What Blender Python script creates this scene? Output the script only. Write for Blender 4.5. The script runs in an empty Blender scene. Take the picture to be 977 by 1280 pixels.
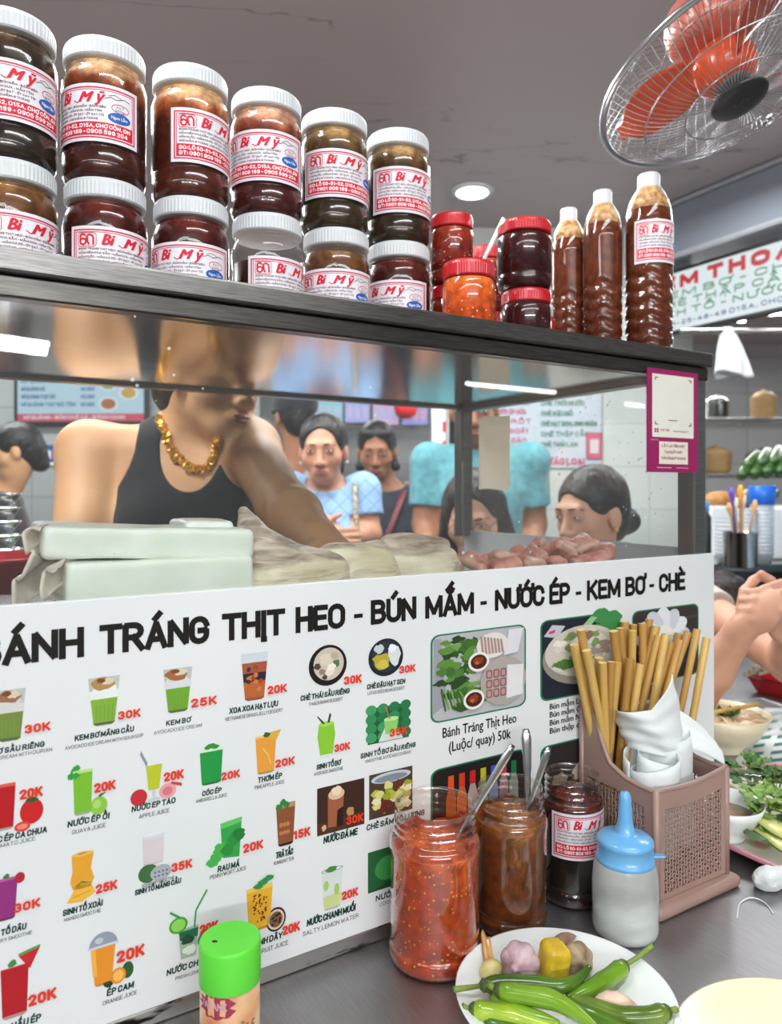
import bpy, bmesh, math, random
import numpy as np
from mathutils import Vector, Matrix, Euler, noise as mnoise

S = bpy.context.scene
COL = S.collection
random.seed(7)
rng = np.random.default_rng(7)

# ------------------------------------------------------------------ frame, camera, world, light
F, CX, HY = 920.0, 488.5, 610.0          # focal length and horizon, in pixels of the 977 x 1280 frame
EYE, TAB = 1.30, 0.80                    # eye height and table height above the floor
cam_d = bpy.data.cameras.new('camera')
cam = bpy.data.objects.new('camera', cam_d)
COL.objects.link(cam)
cam.location = (0, 0, EYE)
cam.rotation_euler = (math.pi / 2, 0, 0)
cam_d.sensor_width = 36.0
cam_d.sensor_fit = 'AUTO'
cam_d.lens = F / 1280 * 36
cam_d.shift_y = (HY - 640) / 1280
cam_d.clip_start = 0.02
cam_d.dof.use_dof = True
cam_d.dof.focus_distance = 0.80
cam_d.dof.aperture_fstop = 5.5
S.camera = cam

S.view_settings.view_transform = 'Standard'
S.view_settings.look = 'None'
S.view_settings.gamma = 1.0
S.view_settings.use_curve_mapping = False
S.view_settings.exposure = -0.14
S.cycles.use_denoising = True
S.cycles.max_bounces = 10
S.cycles.transparent_max_bounces = 24
S.cycles.caustics_reflective = True
S.cycles.blur_glossy = 1.0
S.cycles.caustics_refractive = False
S.cycles.sample_clamp_indirect = 6.0

W = bpy.data.worlds.new('market_air')
S.world = W
W.use_nodes = True
W.node_tree.nodes['Background'].inputs[0].default_value = (0.93, 0.96, 1.0, 1)
W.node_tree.nodes['Background'].inputs[1].default_value = 0.24

def area_light(name, loc, size, size_y, power, rot=(0, 0, 0), color=(0.975, 0.99, 1.0)):
    l = bpy.data.lights.new(name, 'AREA')
    l.shape = 'RECTANGLE'
    l.size, l.size_y = size, size_y
    l.energy = power
    l.color = color
    o = bpy.data.objects.new(name, l)
    o.location = loc
    o.rotation_euler = rot
    COL.objects.link(o)
    return o

# area lights standing in for the hall's LED rows; tilted ones added as fill
area_light('hall_fill', (-1.1, -1.5, 2.40), 2.4, 0.12, 13, (0.5, 0, 0.1))
area_light('hall_fill', (1.2, -1.2, 2.40), 2.4, 0.12, 15, (0.5, 0, 0.3))
area_light('hall_fill', (0.9, -3.9, 2.30), 4.0, 0.10, 128, (1.1, 0, 0.25))  # unseen fill added to reach food and arms under the case roof
area_light('hall_fill', (0.3, 0.15, 2.42), 1.2, 0.2, 16, (0, 0, 0.5))
area_light('hall_fill', (-0.95, 0.62, 2.42), 1.2, 0.2, 34, (0.5, 0, 0.3))  # fill added to brighten the vendor from the front
area_light('hall_fill', (-0.9, 2.0, 2.42), 1.4, 0.25, 30)
area_light('hall_fill', (-0.05, 1.95, 2.42), 1.0, 0.15, 20, (-0.4, 0, 0))  # fill added from behind for the vendor's arm and the pork
area_light('hall_fill', (0.5, 2.5, 2.42), 1.4, 0.25, 26)
area_light('hall_fill', (1.9, 2.2, 2.42), 1.2, 0.25, 20)
area_light('hall_fill', (-2.0, 3.2, 2.42), 1.4, 0.25, 36)
area_light('hall_fill', (0.2, 4.6, 2.42), 2.4, 0.3, 60)
area_light('hall_fill', (2.6, 4.4, 2.42), 2.4, 0.3, 50)

# ------------------------------------------------------------------ small maths
def lin(c):
    c = c / 255.0
    return c / 12.92 if c <= 0.04045 else ((c + 0.055) / 1.055) ** 2.4
def rgb(r, g, b):
    return (lin(r), lin(g), lin(b), 1.0)
def hexc(h):
    h = h.lstrip('#')
    return rgb(int(h[0:2], 16), int(h[2:4], 16), int(h[4:6], 16))

def at(px, py, Y):
    """world point seen at a pixel, at depth Y"""
    return Vector(((px - CX) / F * Y, Y, EYE + (HY - py) / F * Y))
def on_table(px, py, h=0.0):
    Y = (EYE - TAB - h) * F / (py - HY)
    return Vector(((px - CX) / F * Y, Y, TAB + h))

# the counter's own axes: t runs along its front, s goes away from the photographer, z up from the table
P0 = Vector((-0.003, 0.829, TAB))
U1 = Vector((0.8536, 0.5209, 0)).normalized()
U2 = Vector((-U1.y, U1.x, 0))
ANG = math.atan2(U1.y, U1.x)
def C(t, s, z):
    return P0 + U1 * t + U2 * s + Vector((0, 0, z))
def face(px, py, s=0.0):
    """(t, z) where the ray of a pixel meets the vertical plane s"""
    d = Vector(((px - CX) / F, 1.0, (HY - py) / F))
    base = Vector((P0.x, P0.y, 0))
    k = (s + base.dot(U2)) / (d.x * U2.x + d.y * U2.y)
    p = d * k
    q = p - base
    return q.dot(U1), p.z + EYE - TAB
def depth_at(px, s):
    return (s + P0.x * U2.x + P0.y * U2.y) / ((px - CX) / F * U2.x + U2.y)

# ------------------------------------------------------------------ materials
MATS = {}
def nodes_of(m):
    m.use_nodes = True
    return m.node_tree.nodes, m.node_tree.links
def mat(name, color, rough=0.5, metal=0.0, spec=0.5, vary=0.06, scale=30.0, bump=0.0, bump_scale=None,
        sss=0.0, sheen=0.0, coat=0.0, color2=None, stretch=None, detail=3.0, lo=0.35, hi=0.65):
    if name in MATS:
        return MATS[name]
    m = bpy.data.materials.new(name)
    n, l = nodes_of(m)
    b = n['Principled BSDF']
    b.inputs['Roughness'].default_value = rough
    b.inputs['Metallic'].default_value = metal
    b.inputs['Specular IOR Level'].default_value = spec
    b.inputs['Coat Weight'].default_value = coat
    b.inputs['Sheen Weight'].default_value = sheen
    if sss:
        b.inputs['Subsurface Weight'].default_value = sss
        b.inputs['Subsurface Radius'].default_value = (0.01, 0.006, 0.004)
        b.inputs['Subsurface Scale'].default_value = 1.0
    tc = n.new('ShaderNodeTexCoord')
    mp = n.new('ShaderNodeMapping')
    if stretch:
        mp.inputs['Scale'].default_value = stretch
    l.new(tc.outputs['Object'], mp.inputs['Vector'])
    nz = n.new('ShaderNodeTexNoise')
    nz.inputs['Scale'].default_value = scale
    nz.inputs['Detail'].default_value = detail
    l.new(mp.outputs['Vector'], nz.inputs['Vector'])
    rp = n.new('ShaderNodeValToRGB')
    c1 = color
    if color2 is None:
        c2 = tuple(max(0, min(1, c * (1 - 2 * vary))) for c in color[:3]) + (1,)
    else:
        c2 = color2
    rp.color_ramp.elements[0].position = lo
    rp.color_ramp.elements[1].position = hi
    rp.color_ramp.elements[0].color = c2
    rp.color_ramp.elements[1].color = c1
    l.new(nz.outputs['Fac'], rp.inputs['Fac'])
    l.new(rp.outputs['Color'], b.inputs['Base Color'])
    if bump:
        bn = n.new('ShaderNodeBump')
        bn.inputs['Strength'].default_value = bump
        bn.inputs['Distance'].default_value = 0.004
        if bump_scale:
            nz2 = n.new('ShaderNodeTexNoise')
            nz2.inputs['Scale'].default_value = bump_scale
            nz2.inputs['Detail'].default_value = 4
            l.new(mp.outputs['Vector'], nz2.inputs['Vector'])
            l.new(nz2.outputs['Fac'], bn.inputs['Height'])
        else:
            l.new(nz.outputs['Fac'], bn.inputs['Height'])
        l.new(bn.outputs['Normal'], b.inputs['Normal'])
    MATS[name] = m
    return m

def ink(h, rough=0.55):
    """flat printing ink of one colour"""
    k = 'ink_' + h.lstrip('#') + ('' if rough == 0.55 else '_%d' % int(rough * 100))
    if k not in MATS:
        mat(k, hexc(h), rough=rough, vary=0.02, scale=60, spec=0.3)
    return MATS[k]

def emit(name, color, strength):
    if name in MATS:
        return MATS[name]
    m = bpy.data.materials.new(name)
    n, l = nodes_of(m)
    b = n['Principled BSDF']
    b.inputs['Base Color'].default_value = (0.02, 0.02, 0.02, 1)
    b.inputs['Emission Color'].default_value = color
    b.inputs['Emission Strength'].default_value = strength
    b.inputs['Roughness'].default_value = 0.3
    MATS[name] = m
    return m

def thin(name, tint=(1, 1, 1, 1), refl=1.0, rough=0.02, haze=0.0, ior=1.45, haze_color=(0.8, 0.82, 0.82, 1), dust=0.0):
    """clear sheet glass or plastic: see-through, with a mirror reflection that grows at grazing angles"""
    if name in MATS:
        return MATS[name]
    m = bpy.data.materials.new(name)
    n, l = nodes_of(m)
    n.remove(n['Principled BSDF'])
    out = n['Material Output']
    tr = n.new('ShaderNodeBsdfTransparent')
    tr.inputs['Color'].default_value = tint
    base = tr.outputs[0]
    if haze or dust:
        df = n.new('ShaderNodeBsdfDiffuse')
        df.inputs['Color'].default_value = haze_color
        mx = n.new('ShaderNodeMixShader')
        mx.inputs[0].default_value = haze
        if dust:
            tc = n.new('ShaderNodeTexCoord')
            vo = n.new('ShaderNodeTexVoronoi')
            vo.inputs['Scale'].default_value = 55
            vo.inputs['Randomness'].default_value = 1.0
            l.new(tc.outputs['Object'], vo.inputs['Vector'])
            nz = n.new('ShaderNodeTexNoise')
            nz.inputs['Scale'].default_value = 6
            l.new(tc.outputs['Object'], nz.inputs['Vector'])
            th = n.new('ShaderNodeMapRange')
            th.inputs['From Min'].default_value = 0.52
            th.inputs['From Max'].default_value = 0.75
            th.inputs['To Min'].default_value = 0.0
            th.inputs['To Max'].default_value = 0.16
            l.new(nz.outputs['Fac'], th.inputs['Value'])
            lt = n.new('ShaderNodeMath'); lt.operation = 'LESS_THAN'
            l.new(vo.outputs['Distance'], lt.inputs[0])
            l.new(th.outputs[0], lt.inputs[1])
            ma = n.new('ShaderNodeMath'); ma.operation = 'MULTIPLY_ADD'
            l.new(lt.outputs[0], ma.inputs[0])
            ma.inputs[1].default_value = dust
            ma.inputs[2].default_value = haze
            l.new(ma.outputs[0], mx.inputs[0])
        l.new(base, mx.inputs[1])
        l.new(df.outputs[0], mx.inputs[2])
        base = mx.outputs[0]
    gl = n.new('ShaderNodeBsdfGlossy')
    gl.inputs['Roughness'].default_value = rough
    gl.inputs['Color'].default_value = (1, 1, 1, 1)
    ge = n.new('ShaderNodeNewGeometry')               # Schlick's rule, the same from both faces of the sheet
    dt = n.new('ShaderNodeVectorMath'); dt.operation = 'DOT_PRODUCT'
    l.new(ge.outputs['Normal'], dt.inputs[0]); l.new(ge.outputs['Incoming'], dt.inputs[1])
    def op(o_, *a):
        q = n.new('ShaderNodeMath'); q.operation = o_
        for i, x in enumerate(a):
            if isinstance(x, (int, float)): q.inputs[i].default_value = x
            else: l.new(x, q.inputs[i])
        return q.outputs[0]
    f0 = ((ior - 1) / (ior + 1)) ** 2
    ca = op('SUBTRACT', 1.0, op('ABSOLUTE', dt.outputs['Value']))
    fr = op('MULTIPLY_ADD', op('POWER', ca, 5.0), 1 - f0, f0)
    class _o: pass
    mu = _o(); mu.outputs = [op('MINIMUM', op('MULTIPLY', fr, refl), 1.0)]
    m2 = n.new('ShaderNodeMixShader')
    l.new(mu.outputs[0], m2.inputs[0])
    l.new(base, m2.inputs[1])
    l.new(gl.outputs[0], m2.inputs[2])
    l.new(m2.outputs[0], out.inputs['Surface'])
    MATS[name] = m
    return m

# ------------------------------------------------------------------ objects
def link(o, parent=None):
    COL.objects.link(o)
    if parent:
        o.parent = parent
    return o
def tag(o, label=None, cat=None, group=None, kind=None):
    if label: o['label'] = label
    if cat: o['category'] = cat
    if group: o['group'] = group
    if kind: o['kind'] = kind
    return o
def thing(name, label, cat, loc=(0, 0, 0), rotz=0.0, group=None, rot=None):
    o = bpy.data.objects.new(name, None)
    o.empty_display_size = 0.02
    o.location = loc
    o.rotation_euler = rot if rot else (0, 0, rotz)
    COL.objects.link(o)
    return tag(o, label, cat, group)
def mesh_obj(name, me, mats, parent=None):
    if not isinstance(mats, (list, tuple)):
        mats = [mats]
    me.materials.clear()
    for m in mats:
        me.materials.append(m)
    o = bpy.data.objects.new(name, me)
    return link(o, parent)
def from_bm(name, bm, mats, parent=None, smooth=False, loc=None, angle=None):
    me = bpy.data.meshes.new(name)
    idx = None
    bm.normal_update()
    bm.to_mesh(me)
    bm.free()
    mi = [p.material_index for p in me.polygons]
    o = mesh_obj(name, me, mats, parent)
    me.polygons.foreach_set('material_index', mi)
    if smooth:
        me.polygons.foreach_set('use_smooth', [True] * len(me.polygons))
        if angle:
            sharp_by_angle(me, angle)
    if loc is not None:
        o.location = loc
    me.update()
    return o
def sharp_by_angle(me, deg):
    b = bmesh.new(); b.from_mesh(me)
    lim = math.radians(deg)
    for e in b.edges:
        if len(e.link_faces) == 2 and e.calc_face_angle(0) > lim:
            e.smooth = False
    b.to_mesh(me); b.free()
def copy_tree(o, parent=None):
    c = o.copy()
    COL.objects.link(c)
    if parent:
        c.parent = parent
        c.matrix_parent_inverse = o.matrix_parent_inverse.copy()
    for ch in list(o.children):
        copy_tree(ch, c)
    return c

def box(bm, c, h, rot=0.0, mi=0, bev=0.0, M=None):
    """box centred at c with half sizes h"""
    r = bmesh.ops.create_cube(bm, size=2.0)
    vs = r['verts']
    mt = Matrix.Translation(Vector(c)) @ Matrix.Rotation(rot, 4, 'Z') @ Matrix.Diagonal((h[0], h[1], h[2], 1))
    if M is not None:
        mt = M @ mt
    bmesh.ops.transform(bm, matrix=mt, verts=vs)
    fs = list({f for v in vs for f in v.link_faces})
    for f in fs: f.material_index = mi
    if bev:
        es = list({e for v in vs for e in v.link_edges})
        rb = bmesh.ops.bevel(bm, geom=es, offset=bev, segments=2, affect='EDGES', profile=0.5)
        for f in rb['faces']: f.material_index = mi
    return vs
def span(bm, a, b, mi=0, bev=0.0):
    """box between two opposite corners"""
    a, b = Vector(a), Vector(b)
    c = (a + b) / 2
    h = [abs(x) / 2 for x in (b - a)]
    return box(bm, c, h, 0, mi, bev)
def lathe(bm, prof, n=40, mi=0, cap_b=True, cap_t=True, M=None, ribs=None):
    """revolve (r, z) pairs about z"""
    rings = []
    for k, (r, z) in enumerate(prof):
        ring = []
        for i in range(n):
            a = 2 * math.pi * i / n
            rr = r
            if ribs and k in ribs: rr = r * (1 + (0.012 if i % 2 else 0))
            v = Vector((rr * math.cos(a), rr * math.sin(a), z))
            if M is not None: v = M @ v
            ring.append(bm.verts.new(v))
        rings.append(ring)
    for k in range(len(rings) - 1):
        for i in range(n):
            f = bm.faces.new((rings[k][i], rings[k][(i + 1) % n], rings[k + 1][(i + 1) % n], rings[k + 1][i]))
            f.material_index = mi
    if cap_b and prof[0][0] > 1e-6:
        bm.faces.new(list(reversed(rings[0]))).material_index = mi
    if cap_t and prof[-1][0] > 1e-6:
        bm.faces.new(rings[-1]).material_index = mi
    return rings
def tube(bm, pts, radii, n=10, mi=0, caps=True, flat=1.0, up=None):
    """swept tube along points; radii a number or one per point; flat squashes along the second axis"""
    pts = [Vector(p) for p in pts]
    if not hasattr(radii, '__len__'): radii = [radii] * len(pts)
    rings = []
    prev = None
    for i, p in enumerate(pts):
        if i == 0: d = pts[1] - pts[0]
        elif i == len(pts) - 1: d = pts[-1] - pts[-2]
        else: d = pts[i + 1] - pts[i - 1]
        d.normalize()
        if prev is None:
            ref = Vector(up) if up is not None else (Vector((0, 0, 1)) if abs(d.z) < 0.9 else Vector((1, 0, 0)))
            a = d.cross(ref).normalized()
        else:
            a = (prev - d * prev.dot(d)).normalized()
        prev = a
        b = d.cross(a)
        rings.append([bm.verts.new(p + (a * math.cos(q) + b * flat * math.sin(q)) * radii[i]) for q in
                      (2 * math.pi * k / n for k in range(n))])
    for k in range(len(rings) - 1):
        for i in range(n):
            bm.faces.new((rings[k][i], rings[k][(i + 1) % n], rings[k + 1][(i + 1) % n], rings[k + 1][i])).material_index = mi
    if caps:
        bm.faces.new(list(reversed(rings[0]))).material_index = mi
        bm.faces.new(rings[-1]).material_index = mi
    return rings
def ball(bm, c, r, mi=0, seg=16, rot=None):
    if not hasattr(r, '__len__'): r = (r, r, r)
    R = bmesh.ops.create_uvsphere(bm, u_segments=seg, v_segments=max(6, seg // 2), radius=1.0)
    M = Matrix.Translation(Vector(c)) @ (rot.to_4x4() if rot is not None else Matrix.Identity(4)) @ Matrix.Diagonal((r[0], r[1], r[2], 1))
    bmesh.ops.transform(bm, matrix=M, verts=R['verts'])
    for f in {f for v in R['verts'] for f in v.link_faces}: f.material_index = mi
def poly(bm, pts, mi=0):
    f = bm.faces.new([bm.verts.new(Vector(p)) for p in pts])
    f.material_index = mi
    return f
def sheet(bm, nu, nv, fn, mi=0):
    g = [[bm.verts.new(Vector(fn(i / (nu - 1), j / (nv - 1)))) for j in range(nv)] for i in range(nu)]
    for i in range(nu - 1):
        for j in range(nv - 1):
            bm.faces.new((g[i][j], g[i + 1][j], g[i + 1][j + 1], g[i][j + 1])).material_index = mi
    return g
def thicken(o, th, offset=0.0):
    m = o.modifiers.new('thickness', 'SOLIDIFY')
    m.thickness = th
    m.offset = offset
    return o

# ------------------------------------------------------------------ lettering
_txt = {}
def glyphs(body, bold=0.0, shear=0.0):
    """outline of a line of text; bold thickens the strokes by laying shifted copies over each other"""
    key = (body, bold, shear)
    if key in _txt: return _txt[key]
    cu = bpy.data.curves.new('lettering', 'FONT')
    cu.body = body
    cu.resolution_u = 2
    cu.shear = shear
    o = bpy.data.objects.new('lettering', cu)
    COL.objects.link(o)
    dg = bpy.context.evaluated_depsgraph_get()
    me = bpy.data.meshes.new_from_object(o.evaluated_get(dg))
    V = np.array([v.co[:] for v in me.vertices]) if len(me.vertices) else np.zeros((0, 3))
    Fc = [list(p.vertices) for p in me.polygons]
    bpy.data.objects.remove(o); bpy.data.curves.remove(cu); bpy.data.meshes.remove(me)
    if bold and len(V):
        VV, FF = [], []
        for k, (dx, dy) in enumerate(((0, 0), (bold, 0), (-bold, 0), (0, bold * .5), (0, -bold * .5))):
            VV.append(V + np.array([dx, dy, 0])); FF += [[i + k * len(V) for i in f] for f in Fc]
        V, Fc = np.concatenate(VV), FF
    _txt[key] = (V, Fc)
    return V, Fc
CAP = 0.729
def cap_height():
    V, _ = glyphs('H')
    return V[:, 1].max() - V[:, 1].min()
def letters(bm, body, fn, w, h, mi=0, bold=0.0, shear=0.0):
    """lay text: its width becomes w and its capitals h; fn(x, y) gives the 3D point"""
    V, Fc = glyphs(body, bold, shear)
    if not len(V): return
    x0, x1 = V[:, 0].min(), V[:, 0].max()
    sx = w / (x1 - x0)
    sy = h / CAP
    vs = [bm.verts.new(Vector(fn((v[0] - x0) * sx, v[1] * sy))) for v in V]
    for f in Fc:
        try:
            bm.faces.new([vs[i] for i in f]).material_index = mi
        except ValueError:
            pass
CAP = cap_height()

# ------------------------------------------------------------------ blended solids (one continuous surface out of many rounded volumes)
class Solid:
    def __init__(s, lo, hi, cell):
        s.c = cell
        s.lo = np.array(lo, float)
        s.n = np.maximum(4, np.ceil((np.array(hi, float) - s.lo) / cell).astype(int) + 1)
        s.v = np.full(s.n, 0.5, np.float32)
    def win(s, lo, hi, pad):
        a = np.clip(np.floor((np.array(lo) - pad - s.lo) / s.c).astype(int), 0, s.n - 1)
        b = np.clip(np.ceil((np.array(hi) + pad - s.lo) / s.c).astype(int) + 1, 1, s.n)
        if np.any(b <= a): return None, None
        ax = [s.lo[i] + s.c * np.arange(a[i], b[i]) for i in range(3)]
        g = np.meshgrid(*ax, indexing='ij')
        return (slice(a[0], b[0]), slice(a[1], b[1]), slice(a[2], b[2])), g
    def mix(s, w, d, k, op):
        o = s.v[w]
        if op == 'add':
            h = np.maximum(k - np.abs(o - d), 0) / k
            s.v[w] = np.minimum(o, d) - h * h * k * 0.25
        elif op == 'cut':
            d = -d
            h = np.maximum(k - np.abs(o - d), 0) / k
            s.v[w] = np.maximum(o, d) + h * h * k * 0.25
        else:
            s.v[w] = np.maximum(o, d)
    def cap(s, a, b, ra, rb=None, k=0.02, op='add'):
        if rb is None: rb = ra
        a, b = np.array(a, float), np.array(b, float)
        r = max(ra, rb)
        w, g = s.win(np.minimum(a, b) - r, np.maximum(a, b) + r, k + 2 * s.c)
        if w is None: return s
        d = b - a
        L = max(1e-9, float(d @ d))
        q = [g[i] - a[i] for i in range(3)]
        t = np.clip((q[0] * d[0] + q[1] * d[1] + q[2] * d[2]) / L, 0, 1)
        dist = np.sqrt(sum((q[i] - d[i] * t) ** 2 for i in range(3))) - (ra + (rb - ra) * t)
        s.mix(w, dist.astype(np.float32), k, op)
        return s
    def ell(s, c, r, R=None, k=0.02, op='add'):
        c = np.array(c, float)
        r = np.array(r if hasattr(r, '__len__') else (r, r, r), float)
        m = r.max()
        w, g = s.win(c - m, c + m, k + 2 * s.c)
        if w is None: return s
        q = [g[i] - c[i] for i in range(3)]
        if R is not None:
            R = np.array(R)
            q = [R[0, i] * q[0] + R[1, i] * q[1] + R[2, i] * q[2] for i in range(3)]
        k0 = np.sqrt(sum((q[i] / r[i]) ** 2 for i in range(3)))
        k1 = np.sqrt(sum((q[i] / r[i] ** 2) ** 2 for i in range(3))) + 1e-9
        dist = k0 * (k0 - 1) / k1
        s.mix(w, dist.astype(np.float32), k, op)
        return s
    def slab(s, c, h, rd, R=None, k=0.01, op='add'):
        """rounded box"""
        c = np.array(c, float); h = np.array(h, float)
        m = float(np.linalg.norm(h))
        w, g = s.win(c - m, c + m, k + 2 * s.c)
        if w is None: return s
        q = [g[i] - c[i] for i in range(3)]
        if R is not None:
            R = np.array(R)
            q = [R[0, i] * q[0] + R[1, i] * q[1] + R[2, i] * q[2] for i in range(3)]
        e = [np.abs(q[i]) - (h[i] - rd) for i in range(3)]
        dist = np.sqrt(sum(np.maximum(x, 0) ** 2 for x in e)) + np.minimum(np.maximum(np.maximum(e[0], e[1]), e[2]), 0) - rd
        s.mix(w, dist.astype(np.float32), k, op)
        return s
    def levels(s, zs, cx, cy, hw, dp, yaw=0.0, k=0.03):
        """trunk: stadium sections (half width hw incl. ends, depth radius dp) stacked over heights zs"""
        zs = np.array(zs, float)
        o = np.argsort(zs)
        zs = zs[o]
        cx, cy, hw, dp = [np.array(x, float)[o] for x in (cx, cy, hw, dp)]
        m = (hw + dp).max()
        w, g = s.win((cx.min() - m, cy.min() - m, zs[0]), (cx.max() + m, cy.max() + m, zs[-1]), k + 0.05)
        if w is None: return s
        z = g[2]
        zc = np.clip(z, zs[0], zs[-1])
        f = lambda a: np.interp(zc, zs, a)
        X, Y = g[0] - f(cx), g[1] - f(cy)
        ca, sa = math.cos(yaw), math.sin(yaw)
        x = X * ca + Y * sa
        y = -X * sa + Y * ca
        D = f(dp); H = np.maximum(f(hw) - D, 0)
        d2 = np.sqrt(np.maximum(np.abs(x) - H, 0) ** 2 + y ** 2) - D
        dz = np.maximum(np.abs(z - zc), 0)
        dist = np.where(dz > 0, np.sqrt(np.maximum(d2, 0) ** 2 + dz ** 2) , d2)
        s.mix(w, dist.astype(np.float32), k, 'add')
        return s
    def half(s, p, n):
        """keep only the side of the plane the normal points away from"""
        n = np.array(n, float); n /= np.linalg.norm(n)
        ax = [s.lo[i] + s.c * np.arange(s.n[i]) for i in range(3)]
        g = np.meshgrid(*ax, indexing='ij')
        d = sum((g[i] - p[i]) * n[i] for i in range(3)).astype(np.float32)
        s.v = np.maximum(s.v, d)
        return s
    def rough(s, amp, freq, seed=0, oct=3):
        r = np.random.default_rng(seed)
        ax = [s.lo[i] + s.c * np.arange(s.n[i]) for i in range(3)]
        g = np.meshgrid(*ax, indexing='ij')
        t = 0
        for o in range(oct):
            for j in range(4):
                d = r.normal(size=3); d /= np.linalg.norm(d)
                ph = r.uniform(0, 6.28)
                f = freq * 2 ** o * r.uniform(0.7, 1.3)
                t = t + np.sin((g[0] * d[0] + g[1] * d[1] + g[2] * d[2]) * f + ph) / (2 ** o)
        s.v = s.v + (amp * t / 4).astype(np.float32)
        return s
    def mesh(s, name):
        v = s.v.copy()
        v[0], v[-1] = np.maximum(v[0], .001), np.maximum(v[-1], .001)
        v[:, 0], v[:, -1] = np.maximum(v[:, 0], .001), np.maximum(v[:, -1], .001)
        v[:, :, 0], v[:, :, -1] = np.maximum(v[:, :, 0], .001), np.maximum(v[:, :, -1], .001)
        inside = v < 0
        n = np.array(v.shape) - 1
        corners = [(i, j, k) for i in (0, 1) for j in (0, 1) for k in (0, 1)]
        cnt = np.zeros(n, np.int8)
        sl = lambda o: tuple(slice(o[i], o[i] + n[i]) for i in range(3))
        for o in corners: cnt += inside[sl(o)]
        act = np.argwhere((cnt > 0) & (cnt < 8))
        idx = np.full(n, -1, np.int64)
        idx[tuple(act.T)] = np.arange(len(act))
        acc = np.zeros((len(act), 3)); num = np.zeros(len(act))
        for a in corners:
            for ax in range(3):
                if a[ax]: continue
                b = list(a); b[ax] = 1
                va = v[tuple((act + a).T)]; vb = v[tuple((act + b).T)]
                cr = (va < 0) != (vb < 0)
                t = np.where(cr, va / np.where(cr, va - vb, 1), 0)
                p = np.array(a, float)[None, :].repeat(len(act), 0)
                p[:, ax] += t
                acc[cr] += p[cr]; num[cr] += 1
        pos = s.lo + s.c * (act + acc / num[:, None])
        faces = []
        for ax in range(3):
            u, w = (ax + 1) % 3, (ax + 2) % 3
            lo = [slice(1, -1)] * 3
            A = [slice(1, -1)] * 3; B = [slice(1, -1)] * 3
            A[ax] = slice(0, -1); B[ax] = slice(1, None)
            ia, ib = inside[tuple(A)], inside[tuple(B)]
            for sign in (0, 1):
                e = np.argwhere((ia & ~ib) if sign == 0 else (~ia & ib))
                if not len(e): continue
                off = np.ones(3, int); off[ax] = 0
                e = e + off
                def cell(du, dw):
                    q = e.copy(); q[:, u] += du; q[:, w] += dw
                    return idx[tuple(q.T)]
                q = np.stack([cell(-1, -1), cell(0, -1), cell(0, 0), cell(-1, 0)], 1)
                if sign: q = q[:, ::-1]
                faces.append(q)
        Fq = np.concatenate(faces) if faces else np.zeros((0, 4), int)
        Fq = Fq[(Fq >= 0).all(1)]
        me = bpy.data.meshes.new(name)
        me.from_pydata(pos.tolist(), [], Fq.tolist())
        me.polygons.foreach_set('use_smooth', [True] * len(me.polygons))
        me.update()
        return me
def solid_obj(name, sol, mats, parent=None, smooth_it=0):
    me = sol.mesh(name)
    if smooth_it:
        b = bmesh.new(); b.from_mesh(me)
        for _ in range(smooth_it):
            bmesh.ops.smooth_vert(b, verts=b.verts, factor=0.5, use_axis_x=True, use_axis_y=True, use_axis_z=True)
        b.to_mesh(me); b.free()
    return mesh_obj(name, me, mats, parent)
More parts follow.
